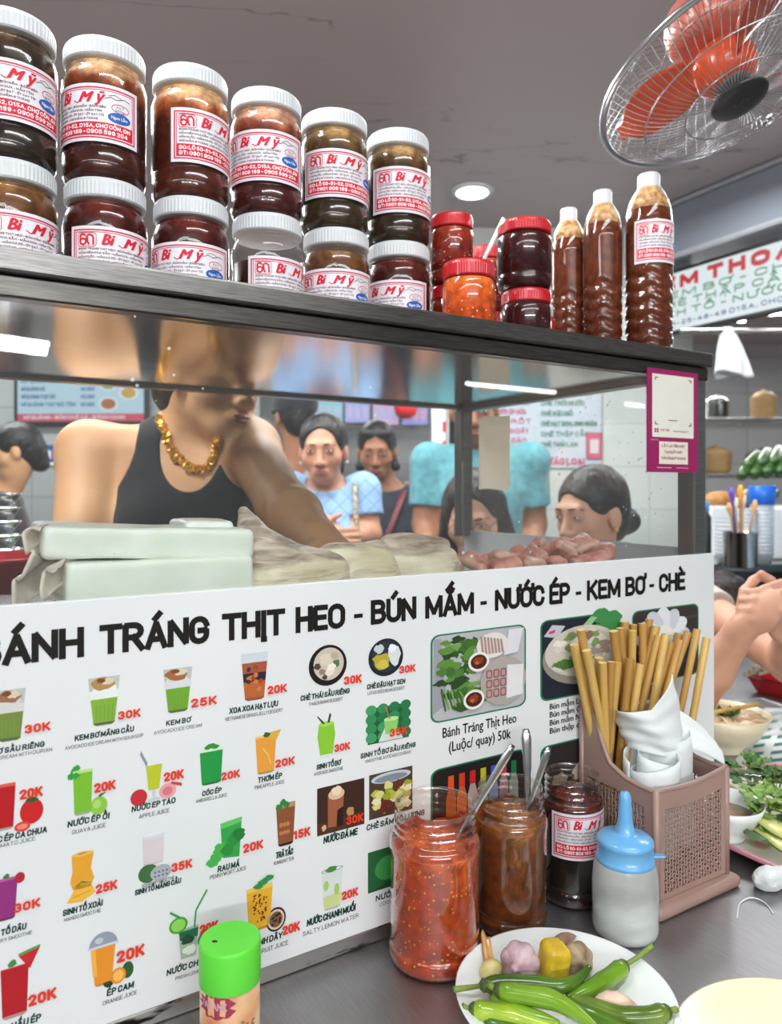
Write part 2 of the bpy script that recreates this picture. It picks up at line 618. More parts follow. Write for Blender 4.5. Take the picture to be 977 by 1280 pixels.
# ------------------------------------------------------------------ drawn capitals: heavy sans strokes with Vietnamese marks
import unicodedata
def _arc(cx, cy, rx, ry, a0, a1, n=8):
    return [(cx + rx * math.cos(math.radians(a0 + (a1 - a0) * i / n)), cy + ry * math.sin(math.radians(a0 + (a1 - a0) * i / n))) for i in range(n + 1)]
GL = {
 'A': (.60, [[(0, 0), (.30, 1), (.60, 0)], [(.11, .30), (.49, .30)]]),
 'B': (.56, [[(0, 0), (0, 1)], [(0, 1), (.30, 1)] + _arc(.30, .765, .22, .235, 90, -90) + [(0, .53)], [(.30, .53)] + _arc(.31, .265, .25, .265, 90, -90) + [(0, 0)]]),
 'C': (.56, [_arc(.28, .70, .28, .30, 5, 180) + _arc(.28, .30, .28, .30, 180, 355)]),
 'D': (.58, [[(0, 0), (0, 1), (.26, 1)] + _arc(.26, .66, .32, .34, 90, 0) + _arc(.26, .34, .32, .34, 0, -90) + [(0, 0)]]),
 'E': (.48, [[(.48, 1), (0, 1), (0, 0), (.48, 0)], [(0, .52), (.42, .52)]]),
 'F': (.46, [[(.46, 1), (0, 1), (0, 0)], [(0, .52), (.40, .52)]]),
 'G': (.58, [_arc(.28, .70, .28, .30, 10, 180) + _arc(.28, .30, .28, .30, 180, 360) + [(.56, .48), (.32, .48)]]),
 'H': (.56, [[(0, 0), (0, 1)], [(.56, 0), (.56, 1)], [(0, .52), (.56, .52)]]),
 'I': (.02, [[(.01, 0), (.01, 1)]]),
 'J': (.42, [[(.42, 1), (.42, .25)] + _arc(.21, .25, .21, .25, 0, -180)]),
 'K': (.56, [[(0, 0), (0, 1)], [(.54, 1), (.02, .40)], [(.18, .58), (.56, 0)]]),
 'L': (.46, [[(0, 1), (0, 0), (.46, 0)]]),
 'M': (.74, [[(0, 0), (0, 1), (.37, .12), (.74, 1), (.74, 0)]]),
 'N': (.58, [[(0, 0), (0, 1), (.58, 0), (.58, 1)]]),
 'O': (.60, [_arc(.30, .69, .30, .31, 0, 180) + _arc(.30, .31, .30, .31, 180, 360) + [(.60, .69)]]),
 'P': (.54, [[(0, 0), (0, 1), (.28, 1)] + _arc(.28, .73, .26, .27, 90, -90) + [(0, .46)]]),
 'Q': (.60, [_arc(.30, .69, .30, .31, 0, 180) + _arc(.30, .31, .30, .31, 180, 360) + [(.60, .69)], [(.36, .2), (.60, -.06)]]),
 'R': (.57, [[(0, 0), (0, 1), (.28, 1)] + _arc(.28, .74, .26, .26, 90, -90) + [(0, .48)], [(.28, .48), (.57, 0)]]),
 'S': (.54, [_arc(.27, .74, .26, .26, 10, 270) + _arc(.27, .24, .27, .24, 90, -170)]),
 'T': (.56, [[(0, 1), (.56, 1)], [(.28, 1), (.28, 0)]]),
 'U': (.56, [[(0, 1), (0, .28)] + _arc(.28, .28, .28, .28, 180, 360) + [(.56, 1)]]),
 'V': (.58, [[(0, 1), (.29, 0), (.58, 1)]]),
 'W': (.82, [[(0, 1), (.20, 0), (.41, .85), (.62, 0), (.82, 1)]]),
 'X': (.58, [[(0, 0), (.58, 1)], [(0, 1), (.58, 0)]]),
 'Y': (.58, [[(0, 1), (.29, .45), (.58, 1)], [(.29, .45), (.29, 0)]]),
 'Z': (.54, [[(0, 1), (.54, 1), (0, 0), (.54, 0)]]),
 '0': (.50, [_arc(.25, .70, .25, .30, 0, 180) + _arc(.25, .30, .25, .30, 180, 360) + [(.50, .70)]]),
 '1': (.26, [[(0, .78), (.2, 1), (.2, 0)]]),
 '2': (.50, [_arc(.25, .74, .25, .26, 165, -30) + [(0, 0), (.50, 0)]]),
 '3': (.50, [_arc(.24, .75, .24, .25, 160, -90) + _arc(.24, .25, .26, .25, 90, -160)]),
 '4': (.54, [[(.38, 0), (.38, 1), (0, .28), (.54, .28)]]),
 '5': (.50, [[(.46, 1), (.06, 1), (.02, .52)] + _arc(.24, .31, .26, .31, 120, -150)]),
 '6': (.50, [_arc(.25, .70, .25, .30, 30, 180) + _arc(.25, .30, .25, .30, 180, 540)]),
 '7': (.50, [[(0, 1), (.50, 1), (.16, 0)]]),
 '8': (.50, [_arc(.25, .76, .22, .24, -90, 270), _arc(.25, .26, .25, .26, 90, 450)]),
 '9': (.50, [_arc(.25, .70, .25, .30, 0, 360) + [(.5, .3)] + _arc(.25, .30, .25, .30, 0, -150)]),
 '-': (.26, [[(0, .42), (.26, .42)]]), '/': (.36, [[(0, -.1), (.36, 1.05)]]), ':': (.02, [[(.01, .10), (.01, .18)], [(.01, .55), (.01, .63)]]),
 ',': (.06, [[(.05, .06), (0, -.16)]]), '.': (.02, [[(.01, .0), (.01, .06)]]), '(': (.2, [_arc(.3, .45, .3, .7, 130, 230)]), ')': (.2, [_arc(-.1, .45, .3, .7, 50, -50)]), ' ': (.20, []),
}
def strokes(bm, body, fn, w, h, mi=0, th=.16, shear=0.0, gap=.13, eps=9e-6):
    """write capitals: total width w, cap height h, stroke th of the cap height"""
    items = []
    x = 0.0
    T = th
    for ch in unicodedata.normalize('NFC', body):
        bar = ch == 'Đ'
        d = unicodedata.normalize('NFD', 'D' if bar else ch)
        base, marks = d[0], d[1:]
        gw, ls = GL.get(base, GL[' '])
        ls = [[(px, py) for (px, py) in l] for l in ls]
        if bar: ls.append([(-.10, .5), (.20, .5)])
        c = gw / 2
        y = 1.20
        for m in sorted(marks, key=lambda q: {'\u031b': 0, '\u0323': 0, '\u0302': 1, '\u0306': 1}.get(q, 2)):
            if m == '\u031b': ls.append([(gw - .02, .92), (gw + .12, 1.0), (gw + .12, 1.16)])
            elif m == '\u0323': ls.append([(c - .01, -.24), (c + .03, -.24)])
            elif m == '\u0302': ls.append([(c - .16, y), (c, y + .16), (c + .16, y)]); y += .26
            elif m == '\u0306': ls.append(_arc(c, y + .14, .15, .14, 190, 350, 6)); y += .26
            elif m == '\u0301': ls.append([(c - .03, y), (c + .11, y + .19)])
            elif m == '\u0300': ls.append([(c + .03, y), (c - .11, y + .19)])
            elif m == '\u0309': ls.append(_arc(c, y + .13, .09, .08, 160, -60, 6) + [(c, y)])
            elif m == '\u0303': ls.append([(c - .17, y + .04), (c - .08, y + .13), (c + .07, y + .04), (c + .17, y + .13)])
        items.append((x, ls))
        x += gw + (gap + T * .9 if base != ' ' else .0)
    total = x - gap - T * .9
    sy = h * (1 - T)                      # skeleton sits half a stroke inside the cap height
    sx = (w - h * T) / max(.01, total)
    t = h * T / 2
    def P(px, py): 
        X, Y = t + px * sx, t + py * sy
        return X + shear * Y, Y
    o_ = Vector(fn(0, 0)); nv_ = (Vector(fn(w, 0)) - o_).cross(Vector(fn(0, h)) - o_).normalized() * eps
    cnt = [0]                             # each stroke a hair above the last, so crossings print clean
    def V(p): return bm.verts.new(Vector(fn(*p)) + nv_ * (cnt[0] % 14))
    fine = abs(h) > .02
    for (ox, ls) in items:
        for l in ls:
            q = [P(ox + a, b) for (a, b) in l]
            for i in range(len(q) - 1):
                a, b = q[i], q[i + 1]
                dx, dy = b[0] - a[0], b[1] - a[1]
                L = math.hypot(dx, dy)
                if L < 1e-9: continue
                nx, ny = -dy / L * t, dx / L * t
                ex, ey = dx / L * t, dy / L * t
                a0 = (a[0] - ex * (1 if i == 0 else .4), a[1] - ey * (1 if i == 0 else .4))
                b0 = (b[0] + ex * (1 if i == len(q) - 2 else .4), b[1] + ey * (1 if i == len(q) - 2 else .4))
                cnt[0] += 1
                f = bm.faces.new((V((a0[0] + nx, a0[1] + ny)), V((a0[0] - nx, a0[1] - ny)), V((b0[0] - nx, b0[1] - ny)), V((b0[0] + nx, b0[1] + ny))))
                f.material_index = mi
# ------------------------------------------------------------------ shared materials
def steel(name, c, rough, stretch=(1, 1, 60), metal=1.0, lo=0.7, scale=14):
    m = mat(name, c, rough=rough, metal=metal, vary=(1 - lo) / 2, scale=scale, stretch=stretch, lo=0.3, hi=0.7)
    n, l = m.node_tree.nodes, m.node_tree.links
    nz = n.new('ShaderNodeTexNoise'); nz.inputs['Scale'].default_value = 9; nz.inputs['Detail'].default_value = 5
    tc = [x for x in n if x.type == 'TEX_COORD'][0]
    l.new(tc.outputs['Object'], nz.inputs['Vector'])
    mr = n.new('ShaderNodeMapRange')
    mr.inputs['To Min'].default_value = rough * 0.75
    mr.inputs['To Max'].default_value = rough * 1.35
    l.new(nz.outputs['Fac'], mr.inputs['Value'])
    l.new(mr.outputs[0], n['Principled BSDF'].inputs['Roughness'])
    return m
STEEL = steel('brushed_steel', rgb(176, 177, 174), 0.24, (2, 30, 30))
STEEL_DARK = steel('worn_steel', rgb(138, 137, 133), 0.32, (2, 40, 40))
STEEL_TOP = steel('table_steel', rgb(172, 172, 174), 0.42, (60, 3, 1), scale=10, lo=0.85)
MIRROR = steel('polished_steel', rgb(205, 203, 198), 0.13, (1, 30, 1), lo=0.85)
CHROME = mat('chrome', rgb(225, 225, 225), rough=0.12, metal=1.0, vary=0.03)
BLACK = mat('black_plastic', rgb(22, 22, 24), rough=0.4, vary=0.1)
WHITE_PL = mat('white_plastic', rgb(236, 238, 238), rough=0.35, vary=0.03, sss=0.0)
GLASS = thin('case_glass', (0.97, 0.985, 0.98, 1), 1.25, 0.015, haze=0.012, dust=0.55)
CLEAR = thin('clear_plastic', (0.97, 0.97, 0.96, 1), 1.1, 0.05, haze=0.03)

# ------------------------------------------------------------------ ceiling, floor, walls
CEIL = 2.51
def marble(name, base, vein, scale=0.9):
    m = bpy.data.materials.new(name)
    n, l = nodes_of(m)
    b = n['Principled BSDF']
    b.inputs['Roughness'].default_value = 0.34
    tc = n.new('ShaderNodeTexCoord')
    mp = n.new('ShaderNodeMapping')
    mp.inputs['Rotation'].default_value = (0, 0, 0.5)
    mp.inputs['Scale'].default_value = (0.30, 1.7, 1)
    l.new(tc.outputs['Object'], mp.inputs['Vector'])
    def layer(sc, w, dist):
        nz = n.new('ShaderNodeTexNoise')
        nz.inputs['Scale'].default_value = sc
        nz.inputs['Detail'].default_value = 5
        nz.inputs['Roughness'].default_value = 0.55
        nz.inputs['Distortion'].default_value = dist
        l.new(mp.outputs['Vector'], nz.inputs['Vector'])
        su = n.new('ShaderNodeMath'); su.operation = 'SUBTRACT'; su.inputs[1].default_value = 0.5
        l.new(nz.outputs['Fac'], su.inputs[0])
        ab = n.new('ShaderNodeMath'); ab.operation = 'ABSOLUTE'
        l.new(su.outputs[0], ab.inputs[0])
        mr = n.new('ShaderNodeMapRange')
        mr.inputs['From Max'].default_value = w
        mr.inputs['To Min'].default_value = 1.0
        mr.inputs['To Max'].default_value = 0.0
        l.new(ab.outputs[0], mr.inputs['Value'])
        br = n.new('ShaderNodeTexNoise'); br.inputs['Scale'].default_value = sc * 1.7
        l.new(mp.outputs['Vector'], br.inputs['Vector'])
        b2 = n.new('ShaderNodeMapRange'); b2.inputs['From Min'].default_value = 0.40; b2.inputs['From Max'].default_value = 0.52
        l.new(br.outputs['Fac'], b2.inputs['Value'])
        mu = n.new('ShaderNodeMath'); mu.operation = 'MULTIPLY'
        l.new(mr.outputs[0], mu.inputs[0]); l.new(b2.outputs[0], mu.inputs[1])
        return mu
    a = layer(scale * 1.9, 0.0045, 0.35)
    mx = n.new('ShaderNodeMix'); mx.data_type = 'RGBA'
    mx.inputs['A'].default_value = base
    mx.inputs['B'].default_value = vein
    l.new(a.outputs[0], mx.inputs['Factor'])
    l.new(mx.outputs['Result'], b.inputs['Base Color'])
    return m
bm = bmesh.new(); span(bm, (-5, -4.2, CEIL), (9.5, 7.4, CEIL + 0.08))
tag(from_bm('ceiling', bm, marble('ceiling_panel', rgb(184, 172, 172), rgb(128, 116, 116))), kind='structure')

def tiles(name, c1, c2, grout, w, h, rough=0.3, off=0.0, metal=0.0):
    m = bpy.data.materials.new(name)
    n, l = nodes_of(m)
    b = n['Principled BSDF']
    b.inputs['Roughness'].default_value = rough
    tc = n.new('ShaderNodeTexCoord')
    mp = n.new('ShaderNodeMapping')
    l.new(tc.outputs['UV'], mp.inputs['Vector'])
    br = n.new('ShaderNodeTexBrick')
    br.offset = off
    br.inputs['Scale'].default_value = 1.0
    br.inputs['Brick Width'].default_value = w
    br.inputs['Row Height'].default_value = h
    br.inputs['Mortar Size'].default_value = 0.004
    br.inputs['Color1'].default_value = c1
    br.inputs['Color2'].default_value = c2
    br.inputs['Mortar'].default_value = grout
    l.new(mp.outputs['Vector'], br.inputs['Vector'])
    l.new(br.outputs['Color'], b.inputs['Base Color'])
    return m
def panel_uv(bm):
    """metric UVs by the dominant axis of each face"""
    uv = bm.loops.layers.uv.verify()
    bm.normal_update()
    for f in bm.faces:
        a = [abs(x) for x in f.normal]
        k = a.index(max(a))
        for lp in f.loops:
            c = lp.vert.co
            lp[uv].uv = (c.y, c.z) if k == 0 else ((c.x, c.z) if k == 1 else (c.x, c.y))
def slab_structure(name, a, b, m, kind='structure'):
    bm = bmesh.new(); span(bm, a, b); panel_uv(bm)
    return tag(from_bm(name, bm, m), kind=kind)
slab_structure('floor', (-5, -4.2, -0.08), (9.5, 7.4, 0), tiles('floor_tile', rgb(120, 112, 104), rgb(130, 121, 112), rgb(80, 76, 72), 0.6, 0.6))
WALL_TILE = tiles('wall_tile', rgb(208, 210, 206), rgb(203, 206, 203), rgb(186, 189, 187), 0.30, 0.20, 0.22)
GREY_WALL = tiles('grey_wall', rgb(156, 160, 160), rgb(150, 154, 155), rgb(128, 132, 133), 0.40, 0.25, 0.3)
slab_structure('wall_back', (-5, 6.2, 0), (5, 6.3, CEIL), tiles('far_wall', rgb(150, 150, 150), rgb(140, 141, 143), rgb(110, 110, 112), 0.6, 0.3))
slab_structure('wall_left', (-3.6, 4.1, 0), (-0.75, 4.2, CEIL), GREY_WALL)
slab_structure('wall_right', (0.26, 3.42, 0), (1.40, 3.52, CEIL), WALL_TILE)

# soffit over the right-hand stall: hangs from the ceiling along the aisle
def U(px, Y): return Vector(((px - CX) / F * Y, Y, 0))
A_, B_ = U(800, 3.27), U(1090, 2.42)
d_ = (B_ - A_).normalized(); nrm = Vector((-d_.y, d_.x, 0))
if nrm.y < 0: nrm = -nrm
GLOSS_PANEL = mat('glossy_panel', rgb(140, 147, 158), rough=0.16, vary=0.05, scale=3, spec=0.6)
bm = bmesh.new()
q = [A_, B_, B_ + nrm * 0.5, A_ + nrm * 0.5]
lo = [bm.verts.new((p.x, p.y, EYE + 0.966)) for p in q]
hi = [bm.verts.new((p.x, p.y, CEIL)) for p in q]
bm.faces.new(lo[::-1]); bm.faces.new(hi)
for i in range(4): bm.faces.new((lo[i], lo[(i + 1) % 4], hi[(i + 1) % 4], hi[i]))
tag(from_bm('trim_1', bm, GLOSS_PANEL), kind='structure')
bm = bmesh.new()
e0, e1 = A_ - nrm * 0.012, B_ - nrm * 0.012
tube(bm, [(e0.x, e0.y, EYE + 0.975), (e1.x, e1.y, EYE + 0.975)], 0.012, 6)
tube(bm, [(e0.x, e0.y, CEIL - 0.012), (e1.x, e1.y, CEIL - 0.012)], 0.010, 6)
tag(from_bm('trim_2', bm, mat('pale_trim', rgb(168, 172, 178), rough=0.3)), kind='structure')

# ------------------------------------------------------------------ ceiling lights
def tube_light(a, b, label, group='long LED battens under the ceiling'):
    a, b = Vector(a), Vector(b)
    mid = (a + b) / 2
    t = thing('tube_light', label, 'light', (mid.x, mid.y, CEIL), group=group)
    bm = bmesh.new()
    d = (b - a).normalized(); sd = Vector((-d.y, d.x, 0))
    tube(bm, [a - mid, b - mid], 0.016, 10)
    for v in bm.verts: v.co.z += a.z - CEIL
    from_bm('lamp_tube', bm, emit('led_white', (1, 0.99, 0.97, 1), 26), t)
    bm = bmesh.new()
    L = (b - a).length / 2
    box(bm, (0, 0, a.z + 0.028 - CEIL), (L + 0.02, 0.02, 0.012), math.atan2(d.y, d.x), 0, .003)
    from_bm('housing', bm, WHITE_PL, t)
    for k in (-.7, .7):
        bm = bmesh.new(); tube(bm, [(d.x * L * k, d.y * L * k, a.z + .04 - CEIL), (d.x * L * k, d.y * L * k, -.0005)], .003, 6)
        from_bm('hanger', bm, STEEL_DARK, t)
    return t
TZ = CEIL - 0.19
def mirror(p):
    """reflection of a point in the plane of the case's front glass"""
    k = (p - P0).dot(U2) + 0.004
    return p - U2 * (2 * k)
def virtual(px, py, z):
    Y = (z - EYE) * F / (HY - py)
    return at(px, py, Y)
for (pa, pb, lab) in (((577, 479), (699, 491), 'white LED batten reflected as the upper bright streak in the case glass'),
                      ((748, 501), (880, 516), 'white LED batten reflected beside the payment poster')):
    va, vb = virtual(*pa, TZ), virtual(*pb, TZ)
    m_ = (va + vb) / 2
    d = (vb - va); d.z = 0; d.normalize()
    va, vb = mirror(m_ - d * 0.6), mirror(m_ + d * 0.6)
    va.z = vb.z = TZ
    tube_light(va, vb, lab)
# recessed round downlight
dl = at(590, 238, 3.0)
k_ = (CEIL - EYE) * F / (HY - 238)
dl = at(590, 238, k_)
t = thing('downlight', 'round white recessed downlight on the grey ceiling above the red-lidded jars', 'light', (dl.x, dl.y, CEIL))
bm = bmesh.new(); lathe(bm, [(0.064, -0.012), (0.085, -0.010), (0.088, -0.002), (0.064, -0.002)], 40, cap_b=False, cap_t=False)
from_bm('bezel', bm, WHITE_PL, t, smooth=True)
bm = bmesh.new(); lathe(bm, [(0.0, -0.014), (0.03, -0.0135), (0.064, -0.011)], 40)
from_bm('diffuser', bm, emit('led_round', (1, 1, 0.99, 1), 14), t, smooth=True)

# ------------------------------------------------------------------ table top
bm = bmesh.new()
box(bm, (0.45, 0.02, -0.02), (1.25, 0.63, 0.02), bev=0.004)
tb = thing('steel_table', 'long grey stainless steel table top under the glass case, plates and sauce jars', 'table', P0, ANG)
from_bm('table_top', bm, STEEL_TOP, tb)
for (x, y) in ((-0.74, -0.55), (1.64, -0.55), (-0.74, 0.59), (1.64, 0.59)):
    bm = bmesh.new(); box(bm, (x, y, -0.42), (0.02, 0.02, 0.38))
    from_bm('leg', bm, STEEL_DARK, tb)

# ------------------------------------------------------------------ glass display case
TL, TR, SB = -0.62, 0.568, 0.609
ZB, ZT = 0.395, 0.705
case = thing('display_case', 'stainless steel and glass food display case with jars on its roof', 'display case', P0, ANG)
bm = bmesh.new()          # hollow lower body: four skins and a floor for the food
span(bm, (TL, 0.000, 0), (TR, 0.004, ZB))
span(bm, (TR - 0.004, 0.004, 0), (TR, SB, ZB + 0.012))
span(bm, (TL, 0.004, 0), (TL + 0.004, SB, ZB))
span(bm, (TL, SB - 0.004, 0), (TR, SB, 0.33))
from_bm('body', bm, STEEL, case)
bm = bmesh.new(); span(bm, (TL + 0.005, 0.005, 0.318), (TR - 0.005, SB - 0.005, 0.33))
from_bm('food_shelf', bm, STEEL, case)
bm = bmesh.new(); span(bm, (TR - 0.0065, 0.006, 0.331), (TR - 0.0042, SB - 0.006, ZB + 0.0115))
from_bm('side_liner', bm, mat('dull_steel', rgb(196, 200, 202), rough=.5, metal=.35, vary=.05, scale=6), case)
bm = bmesh.new()          # kick strip under the banner, dented and scratched
span(bm, (TL, -0.010, 0.0005), (TR + 0.002, -0.0005, 0.017), bev=0.002)
from_bm('kick_strip', bm, mat('scratched_strip', rgb(178, 176, 170), rough=0.3, metal=0.9, color2=rgb(34, 32, 30), scale=16, stretch=(1, 1, 5), lo=0.36, hi=0.42), case)
PW = 0.030
for (x, y) in ((TR - PW, 0.0), (TR - PW, SB - PW), (TL, 0.0), (TL, SB - PW)):
    bm = bmesh.new(); span(bm, (x, y, ZB), (x + PW, y + PW, 0.672), bev=0.003)
    from_bm('post', bm, STEEL_DARK, case)
# roof: front lip made of two rails with a dark groove, side and back rails, mirror-bright sheet
bm = bmesh.new()
span(bm, (TL, -0.009, 0.683), (TR + 0.004, 0.018, ZT), bev=0.003)
from_bm('front_rail', bm, steel('rail_steel', rgb(134, 133, 130), .3, (2, 40, 40), scale=20, lo=.55), case)
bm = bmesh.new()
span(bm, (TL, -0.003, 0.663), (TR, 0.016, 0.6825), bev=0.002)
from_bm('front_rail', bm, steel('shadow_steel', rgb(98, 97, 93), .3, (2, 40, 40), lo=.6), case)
bm = bmesh.new(); span(bm, (TR - 0.026, 0.0185, 0.668), (TR + 0.004, SB, 0.700), bev=0.003)
from_bm('side_rail', bm, STEEL_DARK, case)
bm = bmesh.new(); span(bm, (TL, 0.0185, 0.668), (TL + 0.026, SB, 0.700), bev=0.003)
from_bm('side_rail', bm, STEEL_DARK, case)
bm = bmesh.new(); span(bm, (TL + 0.027, SB - 0.026, 0.672), (TR - 0.027, SB, 0.700), bev=0.003)
from_bm('back_rail', bm, STEEL_DARK, case)
bm = bmesh.new(); span(bm, (TL + 0.027, 0.019, 0.6775), (TR - 0.027, SB - 0.027, 0.680))
from_bm('roof_sheet', bm, MIRROR, case)
PLATE = 0.680
bm = bmesh.new(); span(bm, (TL, -0.0042, ZB + 0.004), (TR - 0.001, -0.0006, 0.6625))
from_bm('front_glass', bm, GLASS, case)
bm = bmesh.new(); span(bm, (TR - 0.004, PW + 0.0005, ZB + 0.013), (TR - 0.0005, SB - PW - 0.0005, 0.6675))
from_bm('side_glass', bm, GLASS, case)
bm = bmesh.new(); span(bm, (TL + 0.0005, PW + 0.0005, ZB + 0.001), (TL + 0.004, SB - PW - 0.0005, 0.6675))
from_bm('side_glass', bm, GLASS, case)
# ------------------------------------------------------------------ the menu banner on the front of the case
SBAN = -0.0125                       # printed face
board = thing('menu_banner', 'long white menu banner with black headline and rows of drink pictures on the case front', 'banner', P0, ANG)
bm = bmesh.new()
span(bm, (TL, SBAN, 0.0185), (TR + 0.001, -0.0045, 0.401), bev=0.0008)
BANNER_W = mat('banner_vinyl', rgb(226, 229, 229), rough=0.32, vary=0.02, scale=4, color2=rgb(219, 223, 224), spec=0.4)
from_bm('vinyl_sheet', bm, BANNER_W, board)

def on_banner(bm, body, x0, x1, y, cap, mi=0, bold=0.0, shear=0.0, lift=0.0004, right=False):
    """print text whose baseline starts at pixel (x0, y) and which ends at pixel column x1; cap is the letter height in pixels"""
    if right:
        _, z = face(x1, y, SBAN); xr = x1
    else:
        _, z = face(x0, y, SBAN); xr = x0
    t0, _ = face(x0, y, SBAN); t1, _ = face(x1, y, SBAN)
    h = cap / F * depth_at(xr, SBAN)
    put = lambda a, b: (t0 + a, SBAN - lift, z + b)
    if body == body.upper(): strokes(bm, body, put, t1 - t0, h, mi, .11 + bold * 1.9, shear)
    else: letters(bm, body, put, t1 - t0, h, mi, bold, shear)

bm = bmesh.new()
HEAD = [('BÁNH', -33, 105, 37), ('TRÁNG', 124, 262, 35), ('THỊT', 277, 356, 33.5), ('HEO', 369, 431, 32.5), ('BÚN', 463, 520, 30),
        ('MẮM', 531, 592, 29), ('NƯỚC', 618, 680, 28), ('ÉP', 686, 712, 27), ('KEM', 733, 775, 26.5), ('BƠ', 781, 806, 26), ('CHÈ', 823, 856, 25)]
z0 = face(92, 822.5, SBAN)[1]
def headline(w, x0, x1, cap):
    t0, _ = face(x0, 800, SBAN); t1, _ = face(x1, 800, SBAN)
    strokes(bm, w, lambda a, b: (t0 + a, SBAN - 0.0004, z0 + b), t1 - t0, 0.0268, 0, .21, gap=.04)
for w in HEAD: headline(*w)
for (x0, x1) in ((442, 453), (600, 608), (719, 726), (811, 817)):
    t0, _ = face(x0, 800, SBAN); t1, _ = face(x1, 800, SBAN)
    zc = z0 + 0.0268 * 0.42
    poly(bm, [(t0, SBAN - 0.0004, zc - 0.0022), (t1, SBAN - 0.0004, zc - 0.0022), (t1, SBAN - 0.0004, zc + 0.0022), (t0, SBAN - 0.0004, zc + 0.0022)])
from_bm('headline', bm, ink('15110f'), board)

# (price, x0, x1, baseline y, cap) ; (name, x0, x1, y, cap) ; (english, x0, x1, y, cap)
PRICE = [('30K', 30.5, 62.5, 917, 11), ('30K', 147, 175, 899.5, 10.5), ('25K', 238, 270, 884.5, 11), ('20K', 333.5, 357.5, 868, 10.5),
         ('30K', 429, 451, 856, 10.5), ('30K', 498, 518, 842, 9.5), ('20K', 24, 53, 999.5, 12.5), ('20K', 117, 144, 991, 12), ('20K', 204, 229, 977, 11.5),
         ('20K', 275.6, 299, 975.5, 10), ('20K', 343, 367.5, 959.5, 10), ('30K', 417, 436.5, 940, 9.5), ('35K', 486, 508, 921, 10),
         ('30K', 17, 50, 1141, 11.5), ('25K', 119, 146, 1117, 11.5), ('35K', 213.7, 239.5, 1090, 11), ('20K', 303, 328, 1066, 11), ('15K', 366, 387, 1049, 11),
         ('30K', 432, 453, 1031, 10.5), ('20K', 34.6, 70, 1258, 14), ('20K', 145, 180, 1203.6, 14.5), ('20K', 248.5, 272, 1168, 12), ('20K', 352, 374, 1169, 11.5), ('20K', 426, 446.5, 1125, 10.5)]
NAME = [('KEM BƠ SẦU RIÊNG', -34, 55.5, 933, 7, 1), ('KEM BƠ MÃNG CẦU', 93, 167, 926.5, 7.2, 0), ('KEM BƠ', 207, 238, 907.5, 6.6, 0), ('XOA XOA HẠT LỰU', 286, 347, 892.5, 7.4, 0),
        ('CHÈ THÁI SẦU RIÊNG', 375, 436.5, 876.5, 7, 0), ('CHÈ ĐẬU HẠT SEN', 458, 506, 862, 6.6, 0), ('NƯỚC ÉP CÀ CHUA', -24, 58.5, 1040, 8, 1),
        ('NƯỚC ÉP ỔI', 84, 136.5, 1034.5, 8, 0), ('NƯỚC ÉP TÁO', 164, 219, 1015.5, 7.6, 0), ('CÓC ÉP', 252, 276.5, 995.5, 6.6, 0), ('THƠM ÉP', 321.6, 352, 979, 7.2, 0),
        ('SINH TỐ BƠ', 395, 425.5, 962.5, 6.8, 0), ('SINH TỐ BƠ SẦU RIÊNG', 450, 519, 948.5, 6.6, 0), ('SINH TỐ DÂU', -22, 32.7, 1161, 8, 1), ('SINH TỐ XOÀI', 78, 128, 1145.5, 8, 0),
        ('SINH TỐ MÃNG CẦU', 168, 226, 1119.5, 7, 0), ('RAU MÁ', 271.5, 299, 1090.5, 7.8, 0), ('TRÀ TẮC', 344, 366, 1073.5, 8, 0), ('NƯỚC ĐÁ ME', 403.6, 446.5, 1055, 9, 0),
        ('CHÈ SÂM BỔ LƯỢNG', 457.5, 530, 1038.5, 7.6, 0), ('DƯA HẤU ÉP', -12, 51, 1275, 9, 1), ('ÉP CAM', 133, 167, 1245.5, 8.6, 0), ('NƯỚC CHANH', 207.7, 266, 1220, 8, 0),
        ('CHANH DÂY', 306, 352.6, 1172, 8, 1), ('NƯỚC CHANH MUỐI', 382.7, 444, 1158.5, 9, 0), ('NƯỚC DỪA', 469, 514, 1127, 7.5, 0)]
SUB = [('AVOCADO ICE CREAM WITH DURIAN', -52, 65, 938.5, 4.6, 1), ('AVOCADO ICE CREAM WITH SOURSOP', 81, 179, 937.5, 4.6, 0), ('AVOCADO ICE CREAM', 192, 252, 918.5, 4.6, 0),
       ('VIETNAMESE GRASS JELLY DESSERT', 281, 353, 901.5, 4.6, 0), ('THAI DURIAN DESSERT', 385.5, 428, 882.5, 4.4, 0), ('LOTUS SEED BEAN DESSERT', 459, 505.5, 869, 4.2, 0),
       ('TOMATO JUICE', -10, 44, 1050, 5, 1), ('GUAVA JUICE', 90, 132, 1043, 5.4, 0), ('APPLE JUICE', 173.5, 211.5, 1023.5, 5.4, 0), ('AMBARELLA JUICE', 244.5, 283.6, 1004, 4.6, 0),
       ('PINEAPPLE JUICE', 318, 355, 987, 4.6, 0), ('AVOCADO SMOOTHIE', 392, 428.5, 970, 4.4, 0), ('SMOOTHIE AVOCADO DURIAN', 456, 513, 954, 4.2, 0),
       ('STRAWBERRY SMOOTHIE', -34, 40, 1167, 4.6, 1), ('MANGO SMOOTHIE', 80, 126, 1152.5, 4.8, 0), ('SOURSOP SMOOTHIE', 177, 218, 1109.6, 4.2, 0),
       ('PENNYWORT JUICE', 262, 307.5, 1099.5, 5, 0), ('KUMQUAT TEA', 342, 367, 1081.5, 4.6, 0), ('ORANGE JUICE', 128, 171, 1257, 5.4, 0), ('FRESH LEMON JUICE', 219, 268, 1225.5, 4.4, 0),
       ('PASSION FRUIT JUICE', 292, 360, 1180, 5.6, 1), ('SALTY LEMON WATER', 378, 448, 1170.5, 5.6, 0), ('COCONUT JUICE', 474, 520, 1133, 4.4, 0)]
